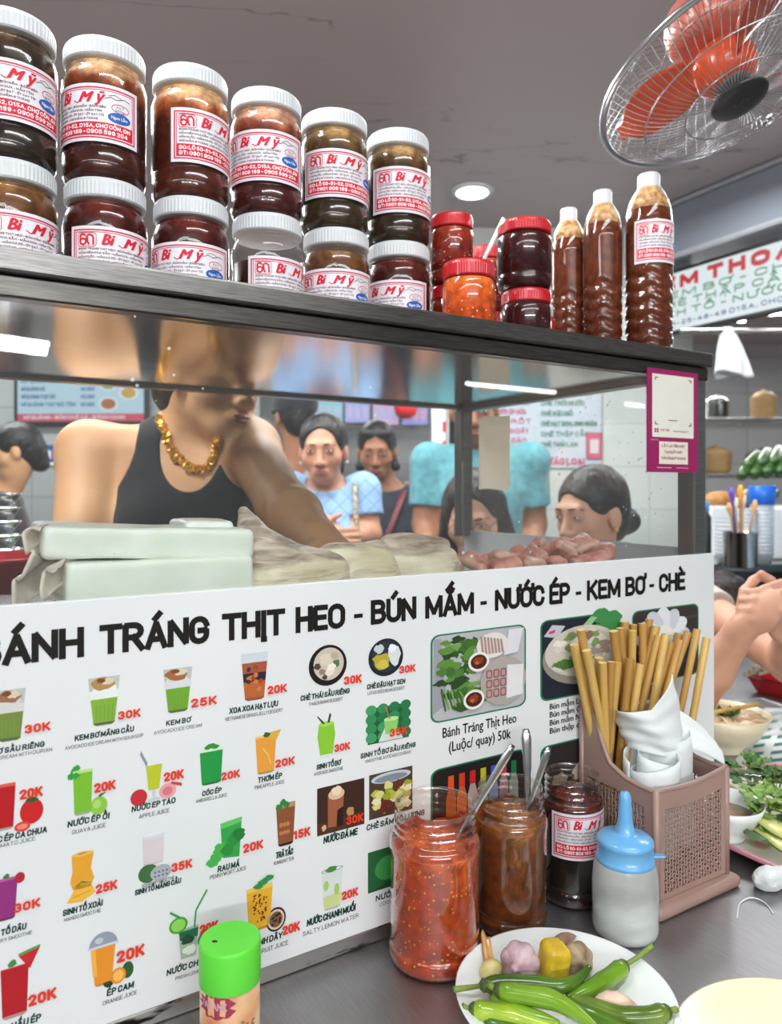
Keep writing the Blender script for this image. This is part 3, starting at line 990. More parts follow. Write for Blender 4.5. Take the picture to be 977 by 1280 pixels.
def line_of(name, h, *a, **k):
    bm = bmesh.new(); on_banner(bm, *a, **k); from_bm(name, bm, ink(h), board)
for (b, x0, x1, y, c) in PRICE: line_of('price', 'dd3a22', b, x0, x1, y, c, 0, 0.07, lift=0.0016)
for (b, x0, x1, y, c, r) in NAME: line_of('drink_name', '10382c', b, x0, x1, y, c, 0, 0.052, 0.08, right=bool(r))
for (b, x0, x1, y, c, r) in SUB: line_of('english_name', '2a2a2a', b, x0, x1, y, c, 0, 0.0, 0.0, right=bool(r))
line_of('dish_caption', '1c1a1a', 'Bánh Tráng Thịt Heo', 552.7, 645, 922.5, 12.2, 0, 0.022)
line_of('dish_caption', '1c1a1a', '(Luộc/ quay) 50k', 560.5, 638, 940, 12.2, 0, 0.022)
for i, (b, w) in enumerate((('Bún mắm Luộc 30k', 748), ('Bún mắm Quay 35k', 750), ('Bún mắm Nem 35k', 747), ('Bún thập cẩm 40k', 748))):
    line_of('dish_caption', '1c1a1a', b, 686.5, w, 887 + 10.1 * i, 7, 0, 0.03)

# ---- printed pictures: each drawn in a unit square, then laid in its pixel box on the banner
class Pic:
    def __init__(s, x0, y0, x1, y1, skew=False):
        xc, yc = (x0 + x1) / 2, (y0 + y1) / 2
        s.t0 = face(x0, yc, SBAN)[0]; s.t1 = face(x1, yc, SBAN)[0]
        s.zt = face(xc, y0, SBAN)[1]; s.zb = face(xc, y1, SBAN)[1]
        s.bm = bmesh.new(); s.mats = []; s.n = 0
    def p(s, x, y): return (s.t0 + (s.t1 - s.t0) * x, SBAN - 0.0004 - 0.00003 * s.n, s.zb + (s.zt - s.zb) * y)
    def m(s, h):
        k = ink(h)
        if k not in s.mats: s.mats.append(k)
        return s.mats.index(k)
    def poly(s, h, pts):
        s.n += 1
        f = poly(s.bm, [s.p(*q) for q in pts], s.m(h))
        return s
    def ell(s, h, x, y, rx, ry, n=18, a0=0.0, a1=2 * math.pi, rot=0.0):
        pts = []
        for i in range(n):
            a = a0 + (a1 - a0) * i / (n if a1 - a0 > 6.2 else n - 1)
            u, v = rx * math.cos(a), ry * math.sin(a)
            pts.append((x + u * math.cos(rot) - v * math.sin(rot), y + u * math.sin(rot) + v * math.cos(rot)))
        return s.poly(h, pts)
    def blob(s, h, x, y, rx, ry, seed, n=14, j=0.25):
        r = random.Random(seed)
        return s.poly(h, [(x + rx * (1 + r.uniform(-j, j)) * math.cos(2 * math.pi * i / n), y + ry * (1 + r.uniform(-j, j)) * math.sin(2 * math.pi * i / n)) for i in range(n)])
    def line(s, h, pts, w):
        for (a, b) in zip(pts[:-1], pts[1:]):
            dx, dy = b[0] - a[0], b[1] - a[1]
            L = math.hypot(dx, dy) or 1
            nx, ny = -dy / L * w, dx / L * w
            s.poly(h, [(a[0] + nx, a[1] + ny), (a[0] - nx, a[1] - ny), (b[0] - nx, b[1] - ny), (b[0] + nx, b[1] + ny)])
        return s
    def cup(s, bands, x0=0.0, x1=1.0, y0=0.0, y1=1.0, taper=0.16, rim=None):
        """tapered tumbler filled with coloured bands [(height fraction, colour)] from the bottom; rounded foot"""
        w = x1 - x0
        def edge(y): 
            k = taper * (1 - y)
            return x0 + w * k, x1 - w * k
        prev = 0.0
        for (top, h) in bands:
            a, b = edge(prev), edge(top)
            Y = lambda v: y0 + (y1 - y0) * v
            pts = [(a[0], Y(prev)), (a[1], Y(prev)), (b[1], Y(top)), (b[0], Y(top))]
            if prev == 0.0:
                m_ = (a[0] + a[1]) / 2
                pts = [(a[0], Y(0.03)), (a[0] + (m_ - a[0]) * 0.3, Y(0.0)), (a[1] - (a[1] - m_) * 0.3, Y(0.0)), (a[1], Y(0.03)), (b[1], Y(top)), (b[0], Y(top))]
            s.poly(h, pts)
            prev = top
        return s
    def done(s, name):
        o = from_bm(name, s.bm, s.mats, board)
        return o
DP = 'drink_picture'
def dessert_glass(x0, y0, x1, y1, green, cream, top, seed):
    q = Pic(x0, y0, x1, y1)
    q.cup([(0.06, '5a6b3a'), (0.55, green), (0.72, cream), (1.0, 'b9bfb8')], taper=0.17)
    for i in range(5):
        q.poly('6f9a3c', [(0.25 + i * 0.12, 0.08), (0.28 + i * 0.12, 0.08), (0.27 + i * 0.13, 0.42), (0.24 + i * 0.13, 0.42)])
    q.blob(cream, 0.5, 0.72, 0.38, 0.14, seed)
    q.blob(top, 0.45, 0.86, 0.36, 0.13, seed + 1)
    q.blob('d9c9ae', 0.62, 0.9, 0.2, 0.08, seed + 2)
    q.blob('7a4a28', 0.4, 0.93, 0.16, 0.05, seed + 3)
    q.done(DP)
dessert_glass(-8, 862, 32, 926, '74883f', 'cfd2cc', '9a6a4e', 1)
dessert_glass(110, 846, 149.5, 906, '7fae3a', 'e4e8e6', 'b08a52', 5)
dessert_glass(204, 835, 240, 890, '6fa52f', 'd5d9da', 'a2683c', 9)
q = Pic(301, 816, 334.5, 875)
q.cup([(0.06, '8a5a3c'), (0.4, 'b5622f'), (0.58, '2a2430'), (0.8, 'a5553a'), (1.0, 'c9d3d9')], taper=0.15)
for i in range(12): q.blob(random.choice(['c87a3a', '3a2f3c', '9c3f2c', 'd8a468']), 0.25 + random.random() * 0.5, 0.15 + random.random() * 0.6, 0.09, 0.05, 20 + i)
q.done(DP)
q = Pic(385.5, 806, 433, 857)
q.ell('17130f', 0.5, 0.5, 0.5, 0.5, 28); q.ell('c9bcae', 0.52, 0.53, 0.4, 0.4, 28)
for i, (h, x, y, r) in enumerate((('5a4236', .22, .5, .09), ('d8ccb8', .45, .65, .16), ('e6dcc8', .55, .35, .13), ('54754a', .72, .52, .1), ('8f7f70', .35, .35, .09), ('4d4038', .42, .22, .07), ('f0e8dc', .6, .45, .1), ('b9a88e', .68, .72, .1))):
    q.blob(h, x, y, r, r * 0.9, 40 + i)
q.done(DP)
q = Pic(460, 798, 503.5, 845)
q.ell('1a2026', 0.5, 0.5, 0.5, 0.5, 28); q.ell('27303a', 0.5, 0.52, 0.42, 0.42, 28)
q.blob('b7a534', .37, .42, .24, .2, 50); q.blob('c9bb4c', .42, .32, .16, .12, 51); q.blob('d3dadb', .72, .55, .17, .28, 52); q.blob('bfc8cc', .3, .74, .14, .12, 53); q.blob('e8eced', .68, .72, .12, .1, 54)
q.done(DP)
def juice(x0, y0, x1, y1, body, top, foot='9aa39a', taper=0.1, garnish=None, seed=60):
    q = Pic(x0, y0, x1, y1)
    q.cup([(0.05, foot), (0.82 if garnish else 0.93, body), (0.88 if garnish else 1.0, top)], taper=taper)
    if garnish == 'mint':
        for i, (x, y) in enumerate(((.35, .93), (.5, .97), (.64, .92))): q.blob('2f8f3a', x, y, .17, .05, seed + i)
    return q
juice(-12, 980, 19.5, 1038, 'b3171c', 'd95a52').done(DP)
q = Pic(16, 996, 55, 1038)
q.ell('c7201f', .6, .56, .38, .38, 20); q.blob('2f5a2a', .58, .9, .2, .09, 70); q.ell('d8463c', .3, .16, .26, .15, 16); q.ell('e88a72', .3, .16, .17, .08, 14)
q.done('fruit_picture')
juice(91, 962, 115.5, 1018, '76b82f', 'b7dc7a', taper=0.08).done(DP)
q = Pic(83, 957, 100, 976); [q.blob('2f9a44', x, y, .28, .2, 74 + i) for i, (x, y) in enumerate(((.3, .3), (.55, .6), (.75, .8), (.7, .3)))]; q.done('mint_picture')
q = Pic(112, 991, 134.5, 1018); q.ell('8cc04a', .5, .42, .48, .42, 20); q.ell('a9d46c', .4, .5, .22, .2, 14); q.poly('3f6a2c', [(.45, .8), (.6, .82), (.95, 1), (.55, .95)]); q.done('fruit_picture')
q = Pic(181, 938, 203, 1002)
q.ell('c5ccd0', .5, .04, .36, .05); q.poly('c5ccd0', [(.44, .04), (.56, .04), (.6, .24), (.4, .24)])
q.poly('b9c22c', [(.2, .24), (.8, .24), (.97, .72), (.06, .72)]); q.poly('dfe5de', [(.06, .72), (.97, .72), (1, .78), (.03, .78)]); q.line('8a94a0', [(.12, .74), (-.25, 1.0)], .045)
q.done(DP)
q = Pic(162, 975, 227, 1003); q.ell('c22a35', .17, .38, .16, .36); q.ell('e3a0a0', .72, .42, .17, .34); q.ell('d9747a', .72, .42, .1, .2); q.poly('cc3a40', [(.8, .8), (1, .65), (1, .5), (.78, .7)]); q.done('fruit_picture')
q = juice(249, 930, 278.6, 980, '1f9440', 'cfe6c8', '2a6a35', garnish='mint'); q.done(DP)
q = Pic(318.5, 913, 351, 966)
q.cup([(0.05, 'a98a4c'), (0.85, 'e39b3a'), (0.9, 'f0c169')], x1=0.82, taper=0.12); q.poly('d9a93f', [(.5, .8), (.82, .75), (1, .98), (.6, .95)]); q.line('f0bd6a', [(.3, .6), (.5, .42), (.6, .2)], .02)
q.blob('3a5a2c', .45, .9, .14, .06, 80); q.done(DP)
q = Pic(396.5, 893, 418.5, 946)
q.poly('d8e0e0', [(.15, .0), (.85, .0), (.9, .06), (.1, .06)])
q.poly('86c433', [(.15, .06), (.85, .06), (1, .5), (.92, .78), (.08, .78), (0, .5)]); q.ell('a3d552', .5, .78, .42, .06)
q.poly('3a4a30', [(.3, .78), (-.05, 1.0), (.05, .98), (.42, .8)]); q.poly('3a4a30', [(.55, .8), (.68, 1.03), (.78, .98), (.68, .8)])
q.done(DP)
def photo(x0, y0, x1, y1, bg):
    """printed photograph with a rectangular edge; y0, y1 are taken at its middle"""
    q = Pic(x0, y0, x1, y1); q.poly(bg, [(0, 0), (1, 0), (1, 1), (0, 1)]); return q
q = photo(459.2, 882, 510.5, 926, '1f5a38')
for i in range(16): q.ell(random.choice(['2f8a54', '3f9a5f', '247446']), .08 + (i % 4) * .28, .95 - (i // 4) * .26, .13, .14)
q.poly('cfd8d4', [(.25, .02), (.85, .02), (.7, .35), (.4, .4)]); q.poly('8cc86a', [(.42, .2), (.68, .2), (.74, .62), (.38, .62)]); q.ell('b6e09a', .56, .62, .18, .06); q.line('b56a5a', [(.52, .62), (.42, .98)], .014)
q.done('photo_print')
q = Pic(-9, 1092, 31, 1149); q.cup([(0.05, '6a2a52'), (.86, '8f2f78'), (.92, 'b25a98')], x1=0.78, taper=.12); q.ell('b02433', .84, .86, .16, .12); q.blob('3a7a3a', .42, .95, .1, .06, 90); q.done(DP)
q = Pic(87.5, 1064, 117.5, 1110); q.poly('e2a02c', [(.12, 0), (.85, 0), (1, .22), (.86, .5), (.98, .92), (.06, .92), (.1, .5), (0, .22)]); q.ell('eab84e', .52, .93, .46, .06); q.ell('c98a24', .5, .95, .2, .03); q.done(DP)
q = Pic(83, 1101, 121, 1127); q.poly('e9b23c', [(0, .1), (.5, 0), (.95, .3), (.8, .8), (.35, .85)]); q.poly('5c7a34', [(.2, .75), (.5, 1), (.85, .8), (.5, .9)]); q.line('c98f2a', [(.2, .3), (.8, .45)], .02); q.done('fruit_picture')
q = Pic(178, 1042, 205, 1080); q.cup([(.06, 'c5bcc2'), (.84, 'd3c8cd'), (1, 'cdd3d8')], taper=.05); q.ell('dfe3e8', .5, .985, .48, .05); q.done(DP)
q = Pic(172.5, 1077, 214, 1103); q.ell('3c6a3a', .3, .52, .3, .44); q.ell('a6a9b4', .68, .42, .32, .38); [q.ell('4a4a54', .5 + .12 * (i % 4), .28 + .2 * (i // 4), .025, .05) for i in range(8)]; q.done('fruit_picture')
q = Pic(262, 1024, 302, 1079); q.poly('2f9f48', [(.4, .14), (.92, .08), (1, .98), (.32, .93)]); q.poly('5fbf5e', [(.34, .8), (.98, .86), (1, .98), (.32, .93)])
[q.blob(random.choice(['2a8a3a', '46ae4c', '1f7a34']), x, y, .2, .13, 95 + i) for i, (x, y) in enumerate(((.2, .2), (.3, .38), (.1, .1), (.75, .5), (.55, .3), (.9, .6)))]; q.done(DP)
q = Pic(341, 1001, 369, 1057); q.cup([(.06, '2a1c16'), (.84, '8a4f2e'), (.95, 'b58a62')], x0=.12, taper=.13); [q.blob('2f7f3a', x, y, .14, .07, 105 + i) for i, (x, y) in enumerate(((.25, .88), (.45, .97), (.6, .9)))]
[q.blob('c0784a', .35 + .15 * (i % 3), .3 + .18 * (i // 3), .08, .05, 110 + i) for i in range(6)]; q.done(DP)
q = photo(396, 979, 455, 1037.5, '3a2318')
q.poly('4a2e1e', [(0, 0), (1, 0), (1, .3), (0, .25)]); q.poly('9a5a3c', [(.22, .12), (.52, .1), (.56, .8), (.22, .82)]); q.ell('d9b59a', .4, .8, .17, .12); q.poly('2a120e', [(.4, .1), (.54, .1), (.54, .5), (.42, .45)]); q.blob('e8d2b8', .4, .86, .1, .1, 120); q.blob('b98a58', .7, .35, .08, .1, 121); q.blob('d8a878', .14, .14, .05, .06, 122)
q.done('photo_print')
q = photo(461, 963, 515, 1018, '4a3a2c')
q.ell('b9c6d2', .5, .86, .46, .12); q.ell('7d8894', .5, .84, .38, .08)
for i in range(26): q.blob(random.choice(['b5b840', 'd2cf86', '6a2a22', 'e2d8b0', '94a02f']), .1 + random.random() * .8, .08 + random.random() * .66, .1, .09, 130 + i)
q.done('photo_print')
q = photo(459.5, 1058, 514, 1108, '235f35'); q.ell('3f9648', .45, .5, .3, .3); q.poly('1c4a2a', [(0, 0), (1, 0), (1, .3)]); q.done('photo_print')
q = Pic(0, 1190, 50, 1269); q.cup([(.05, 'b08a86'), (.78, 'b01a22'), (.8, 'c9403a')], x1=.72, taper=.08); q.poly('c0222a', [(.46, .94), (1, 1), (.74, .7)]); q.poly('5a9a4c', [(.46, .94), (1, 1), (1, 1.04), (.45, .98)]); q.blob('3f8a3f', .3, .86, .12, .05, 160); q.done(DP)
q = Pic(110, 1165, 147.5, 1231); q.cup([(.04, 'c9862c'), (.74, 'e08f25')], x0=.04, x1=.96, y1=1.0, taper=.2); q.poly('ecae4a', [(.16, .2), (.3, .2), (.24, .72), (.08, .72)])
q.ell('8e9aa6', .5, .74, .48, .26, 18, 0, math.pi); q.ell('b9c3cc', .36, .86, .14, .06); q.poly('c7ced4', [(-.02, .72), (1.02, .72), (1.0, .765), (0, .765)]); q.done(DP)
q = Pic(129, 1204, 166, 1230); q.ell('24422a', .18, .36, .2, .36); q.ell('2f5a2c', .82, .55, .2, .4); q.ell('d98a28', .5, .42, .26, .38); q.ell('f0b45a', .5, .42, .18, .28); q.done('fruit_picture')
q = Pic(210, 1118, 262, 1196)
q.poly('9fb8a8', [(.3, .0), (.66, .0), (.72, .48), (.24, .48)]); q.poly('1f6a4a', [(.28, .3), (.7, .3), (.72, .44), (.25, .44)]); q.blob('2a4a30', .45, .28, .16, .08, 170); q.blob('dfe8dc', .5, .12, .14, .08, 171); q.blob('4a8a4a', .85, .18, .16, .16, 172)
q.ell('3f9a2c', .24, .56, .22, .13); q.ell('8fd05a', .24, .56, .17, .1); q.line('2f9a5a', [(.04, .8), (.3, .66)], .02); q.line('2f9a5a', [(.62, .45), (.66, .72), (.93, 1.0)], .02)
q.done(DP)
q = Pic(307, 1100, 341, 1162); q.cup([(.05, 'b98a3a'), (.8, 'e0ab2c'), (.88, 'e8c45a')], taper=.12); [q.ell(random.choice(['8a3a1c', '5a2416']), .25 + .5 * random.random(), .15 + .6 * random.random(), .03, .02) for i in range(40)]; [q.blob('2c8a45', x, y, .2, .06, 180 + i) for i, (x, y) in enumerate(((.45, .9), (.62, .96), (.8, 1.0)))]; q.done(DP)
q = Pic(332, 1134, 357, 1164); q.ell('2f1420', .5, .5, .5, .5); q.ell('d8c4b0', .5, .5, .42, .42); q.ell('7a5a3a', .5, .5, .33, .33); [q.ell('241816', .5 + .2 * math.cos(i), .5 + .2 * math.sin(i * 1.7), .05, .05) for i in range(14)]; q.done('fruit_picture')
q = Pic(401, 1084, 428.5, 1136); q.cup([(.05, 'a9b8b0'), (.35, 'c3d08a'), (.95, 'd2dad8')], taper=.14); q.ell('8a949c', .5, .95, .5, .05); q.ell('dfe4e6', .5, .95, .44, .035); q.blob('3f8a3a', .45, .96, .28, .06, 190); q.ell('a4c46c', .22, .6, .12, .12); q.ell('9fc466', .7, .45, .12, .14); q.done(DP)

# ---- green-edged food photographs with rounded corners
def rrect(x0, y0, x1, y1, r, ar=1.0, n=5):
    pts = []
    for (cx, cy, a) in ((x1 - r, y1 - r * ar, 0), (x0 + r, y1 - r * ar, 90), (x0 + r, y0 + r * ar, 180), (x1 - r, y0 + r * ar, 270)):
        for i in range(n + 1):
            b = math.radians(a + 90 * i / n)
            pts.append((cx + r * math.cos(b), cy + r * ar * math.sin(b)))
    return pts
def food_photo(x0, x1, zt, zb, bg):
    q = Pic(x0, 800, x1, 900)
    q.zt, q.zb = zt, zb
    q.poly('1f7a54', rrect(0, 0, 1, 1, .09)); q.poly(bg, rrect(.018, .018, .982, .982, .08))
    return q
ztop = face(597, 787, SBAN)[1]; zbot = face(597, 893.5, SBAN)[1]
q = food_photo(537.7, 656.8, ztop, zbot, 'b4b4b8')
q.poly('9a9aa2', [(.02, .1), (.16, .2), (.1, .95), (.03, .95)])
r = random.Random(3)
for i in range(46):
    y = r.uniform(.1, .92); x = r.uniform(.1, .46)
    if y < .45: x = r.uniform(.08, .5)
    q.blob(r.choice(['3f6a2c', '2f5424', '5a8a3c', '6f9a48', '27451f', '4c7a34']), x, y, r.uniform(.04, .09), r.uniform(.03, .06), 300 + i, j=.4)
for i in range(9):
    q.line(r.choice(['7aa04c', '3a6428']), [(.1 + .03 * i, .38 - .01 * i), (.14 + .035 * i, .12 + .01 * i)], .008)
q.ell('ded9d4', .62, .8, .17, .15)
for i in range(7): q.line('a58a80', [(.5 + .035 * i, .92 - .01 * i), (.52 + .035 * i, .7)], .012)
q.poly('d8d8dc', [(.74, .66), (.9, .68), (.97, .96), (.8, .96)]); q.line('b8b8be', [(.9, .68), (.96, .95)], .006)
q.ell('a9a39c', .74, .36, .25, .29, 24); q.poly('dededf', [(.77, .14), (.95, .16), (.96, .52), (.78, .54)])
for i in range(3):
    for j in range(3):
        q.poly('8a5a5a', rrect(.55 + .075 * i, .18 + .115 * j, .615 + .075 * i, .28 + .115 * j, .02)); q.poly('b98f90', rrect(.562 + .075 * i, .195 + .115 * j, .602 + .075 * i, .265 + .115 * j, .015))
for (x, y) in ((.47, .63), (.42, .2)):
    q.ell('e6e2dc', x, y, .11, .115, 20); q.ell('4a2014', x, y, .085, .085, 18); q.blob('8a3a1c', x, y + .01, .05, .045, int(x * 900)); q.blob('c06a3a', x - .02, y - .01, .02, .02, int(x * 800))
q.done('photo_print')
q = food_photo(674.8, 773.5, face(724, 770, SBAN)[1], face(724, 868, SBAN)[1], '1f2432')
q.poly('b9bcc8', [(.04, .8), (.14, .93), (.3, .9), (.2, .76)]); q.poly('d23a5a', [(.1, .85), (.18, .87), (.17, .83), (.1, .82)])
[q.blob('3f8a4a', .75 + .06 * (i % 4), .82 + .04 * (i % 5), .09, .07, 360 + i, j=.4) for i in range(12)]
q.poly('8fc08a', [(.5, .86), (.62, .98), (.7, .96), (.6, .84)])
q.ell('8f897f', .52, .5, .5, .36, 28); q.ell('c9c3b6', .52, .56, .47, .32, 28)
for i in range(40): q.blob(r.choice(['e2ded6', 'b9b2a8', '8a6a5a', 'd6d0c8', '7a9a5a', '9a8a80']), .2 + .62 * r.random(), .36 + .42 * r.random(), .07, .05, 380 + i, j=.4)
q.blob('4a7a3a', .3, .42, .14, .06, 430); q.done('photo_print')
q = food_photo(789.5, 872.5, face(831, 759, SBAN)[1], face(831, 850, SBAN)[1], '3a3230')
[q.poly('4a403c', [(0.03, .2 + .2 * i), (.97, .2 + .2 * i), (.97, .24 + .2 * i), (.03, .24 + .2 * i)]) for i in range(4)]
for i in range(12):
    a = 2 * math.pi * i / 12
    q.ell(('c9ced6', 'dfe3e8')[i % 2], .45 + .24 * math.cos(a), .6 + .24 * math.sin(a), .17, .11, 14, rot=a)
q.ell('e8e6e2', .45, .6, .16, .16); q.ell('b5a58a', .45, .6, .05, .05); q.done('photo_print')
q = food_photo(537.7, 656.8, face(597, 949, SBAN)[1], face(597, 1050, SBAN)[1], '1c1716')
for i, (c, b) in enumerate((('d9531e', 'b5561f'), ('d63a1c', 'c8622c'), ('c8202a', 'b9a49c'), ('b9b82a', '8aa06a'), ('3a56b8', '7a8ab0'), ('d03a48', '9a7a7c'), ('1f7a50', '8a9a90'))):
    x = .2 + .11 * i
    q.poly(b, [(x - .05, .1), (x + .05, .1), (x + .05, .6), (x + .025, .72), (x - .025, .72), (x - .05, .6)]); q.poly(c, [(x - .03, .72), (x + .03, .72), (x + .028, .88), (x - .028, .88)])
q.done('photo_print')
q = food_photo(674.8, 773.5, face(724, 922, SBAN)[1], face(724, 1020, SBAN)[1], '2a2422')
[q.blob(r.choice(['8a7a70', '5a4a44', 'b5a89c']), .12 + .76 * r.random(), .1 + .8 * r.random(), .1, .1, 460 + i) for i in range(16)]
q.done('photo_print')
# ------------------------------------------------------------------ preserves on the roof of the case
def sauce(name, low, mid, top, z_mid, z_top, blend=0.012, speck=None, speck_scale=160, rough=0.22, speck_cut=0.22):
    """sauce filling: deep colour below, paler oil and froth near the surface, wavy borders, optional seeds"""
    if name in MATS: return MATS[name]
    m = bpy.data.materials.new(name)
    n, l = nodes_of(m)
    b = n['Principled BSDF']
    b.inputs['Roughness'].default_value = rough
    b.inputs['Specular IOR Level'].default_value = 0.25
    tc = n.new('ShaderNodeTexCoord')
    sp = n.new('ShaderNodeSeparateXYZ'); l.new(tc.outputs['Object'], sp.inputs[0])
    nz = n.new('ShaderNodeTexNoise'); nz.inputs['Scale'].default_value = 38; nz.inputs['Detail'].default_value = 4
    l.new(tc.outputs['Object'], nz.inputs['Vector'])
    ma = n.new('ShaderNodeMath'); ma.operation = 'MULTIPLY_ADD'; ma.inputs[1].default_value = 0.05; ma.inputs[2].default_value = -0.025
    l.new(nz.outputs['Fac'], ma.inputs[0])
    ad = n.new('ShaderNodeMath'); ad.operation = 'ADD'
    l.new(sp.outputs['Z'], ad.inputs[0]); l.new(ma.outputs[0], ad.inputs[1])
    mr = n.new('ShaderNodeMapRange'); mr.inputs['From Min'].default_value = 0.0; mr.inputs['From Max'].default_value = 0.15
    l.new(ad.outputs[0], mr.inputs['Value'])
    rp = n.new('ShaderNodeValToRGB')
    e = rp.color_ramp.elements
    e[0].position = max(0.0, (z_mid - blend) / 0.15); e[0].color = low
    e[1].position = min(1.0, (z_top + blend) / 0.15); e[1].color = top
    x = e.new((z_mid + z_top) / 2 / 0.15); x.color = mid
    l.new(mr.outputs[0], rp.inputs['Fac'])
    nz2 = n.new('ShaderNodeTexNoise'); nz2.inputs['Scale'].default_value = 95; nz2.inputs['Detail'].default_value = 3
    l.new(tc.outputs['Object'], nz2.inputs['Vector'])
    mx = n.new('ShaderNodeMix'); mx.data_type = 'RGBA'; mx.blend_type = 'MULTIPLY'
    mx.inputs['Factor'].default_value = 1.0
    r2 = n.new('ShaderNodeValToRGB')
    r2.color_ramp.elements[0].position = 0.35; r2.color_ramp.elements[0].color = (0.62, 0.62, 0.62, 1)
    r2.color_ramp.elements[1].position = 0.65; r2.color_ramp.elements[1].color = (1.25, 1.25, 1.25, 1)
    l.new(nz2.outputs['Fac'], r2.inputs['Fac'])
    l.new(rp.outputs['Color'], mx.inputs['A']); l.new(r2.outputs['Color'], mx.inputs['B'])
    col = mx.outputs['Result']
    if speck:
        vo = n.new('ShaderNodeTexVoronoi'); vo.inputs['Scale'].default_value = speck_scale
        l.new(tc.outputs['Object'], vo.inputs['Vector'])
        lt = n.new('ShaderNodeMath'); lt.operation = 'LESS_THAN'; lt.inputs[1].default_value = speck_cut
        l.new(vo.outputs['Distance'], lt.inputs[0])
        sc = n.new('ShaderNodeSeparateXYZ'); l.new(vo.outputs['Color'], sc.inputs[0])
        l2 = n.new('ShaderNodeMath'); l2.operation = 'LESS_THAN'; l2.inputs[1].default_value = 0.45
        l.new(sc.outputs['X'], l2.inputs[0])
        mm = n.new('ShaderNodeMath'); mm.operation = 'MULTIPLY'
        l.new(lt.outputs[0], mm.inputs[0]); l.new(l2.outputs[0], mm.inputs[1])
        m2 = n.new('ShaderNodeMix'); m2.data_type = 'RGBA'
        l.new(mm.outputs[0], m2.inputs['Factor'])
        l.new(col, m2.inputs['A']); m2.inputs['B'].default_value = speck
        col = m2.outputs['Result']
    l.new(col, b.inputs['Base Color'])
    MATS[name] = m
    return m
JAR_PL = thin('jar_plastic', (0.98, 0.97, 0.96, 1), 1.0, 0.04, haze=0.006, ior=1.45)
LID_W = mat('white_lid', rgb(208, 213, 216), rough=0.4, vary=0.02, scale=40)
LID_R = mat('red_lid', rgb(196, 24, 36), rough=0.3, vary=0.08, scale=40, coat=0.3)
LABEL_W = mat('label_paper', rgb(226, 224, 230), rough=0.5, vary=0.02)
PINK = ink('c5284a'); PRED = ink('cf2038'); LBLUE = ink('1f5fae'); LGREY = ink('6a4048')

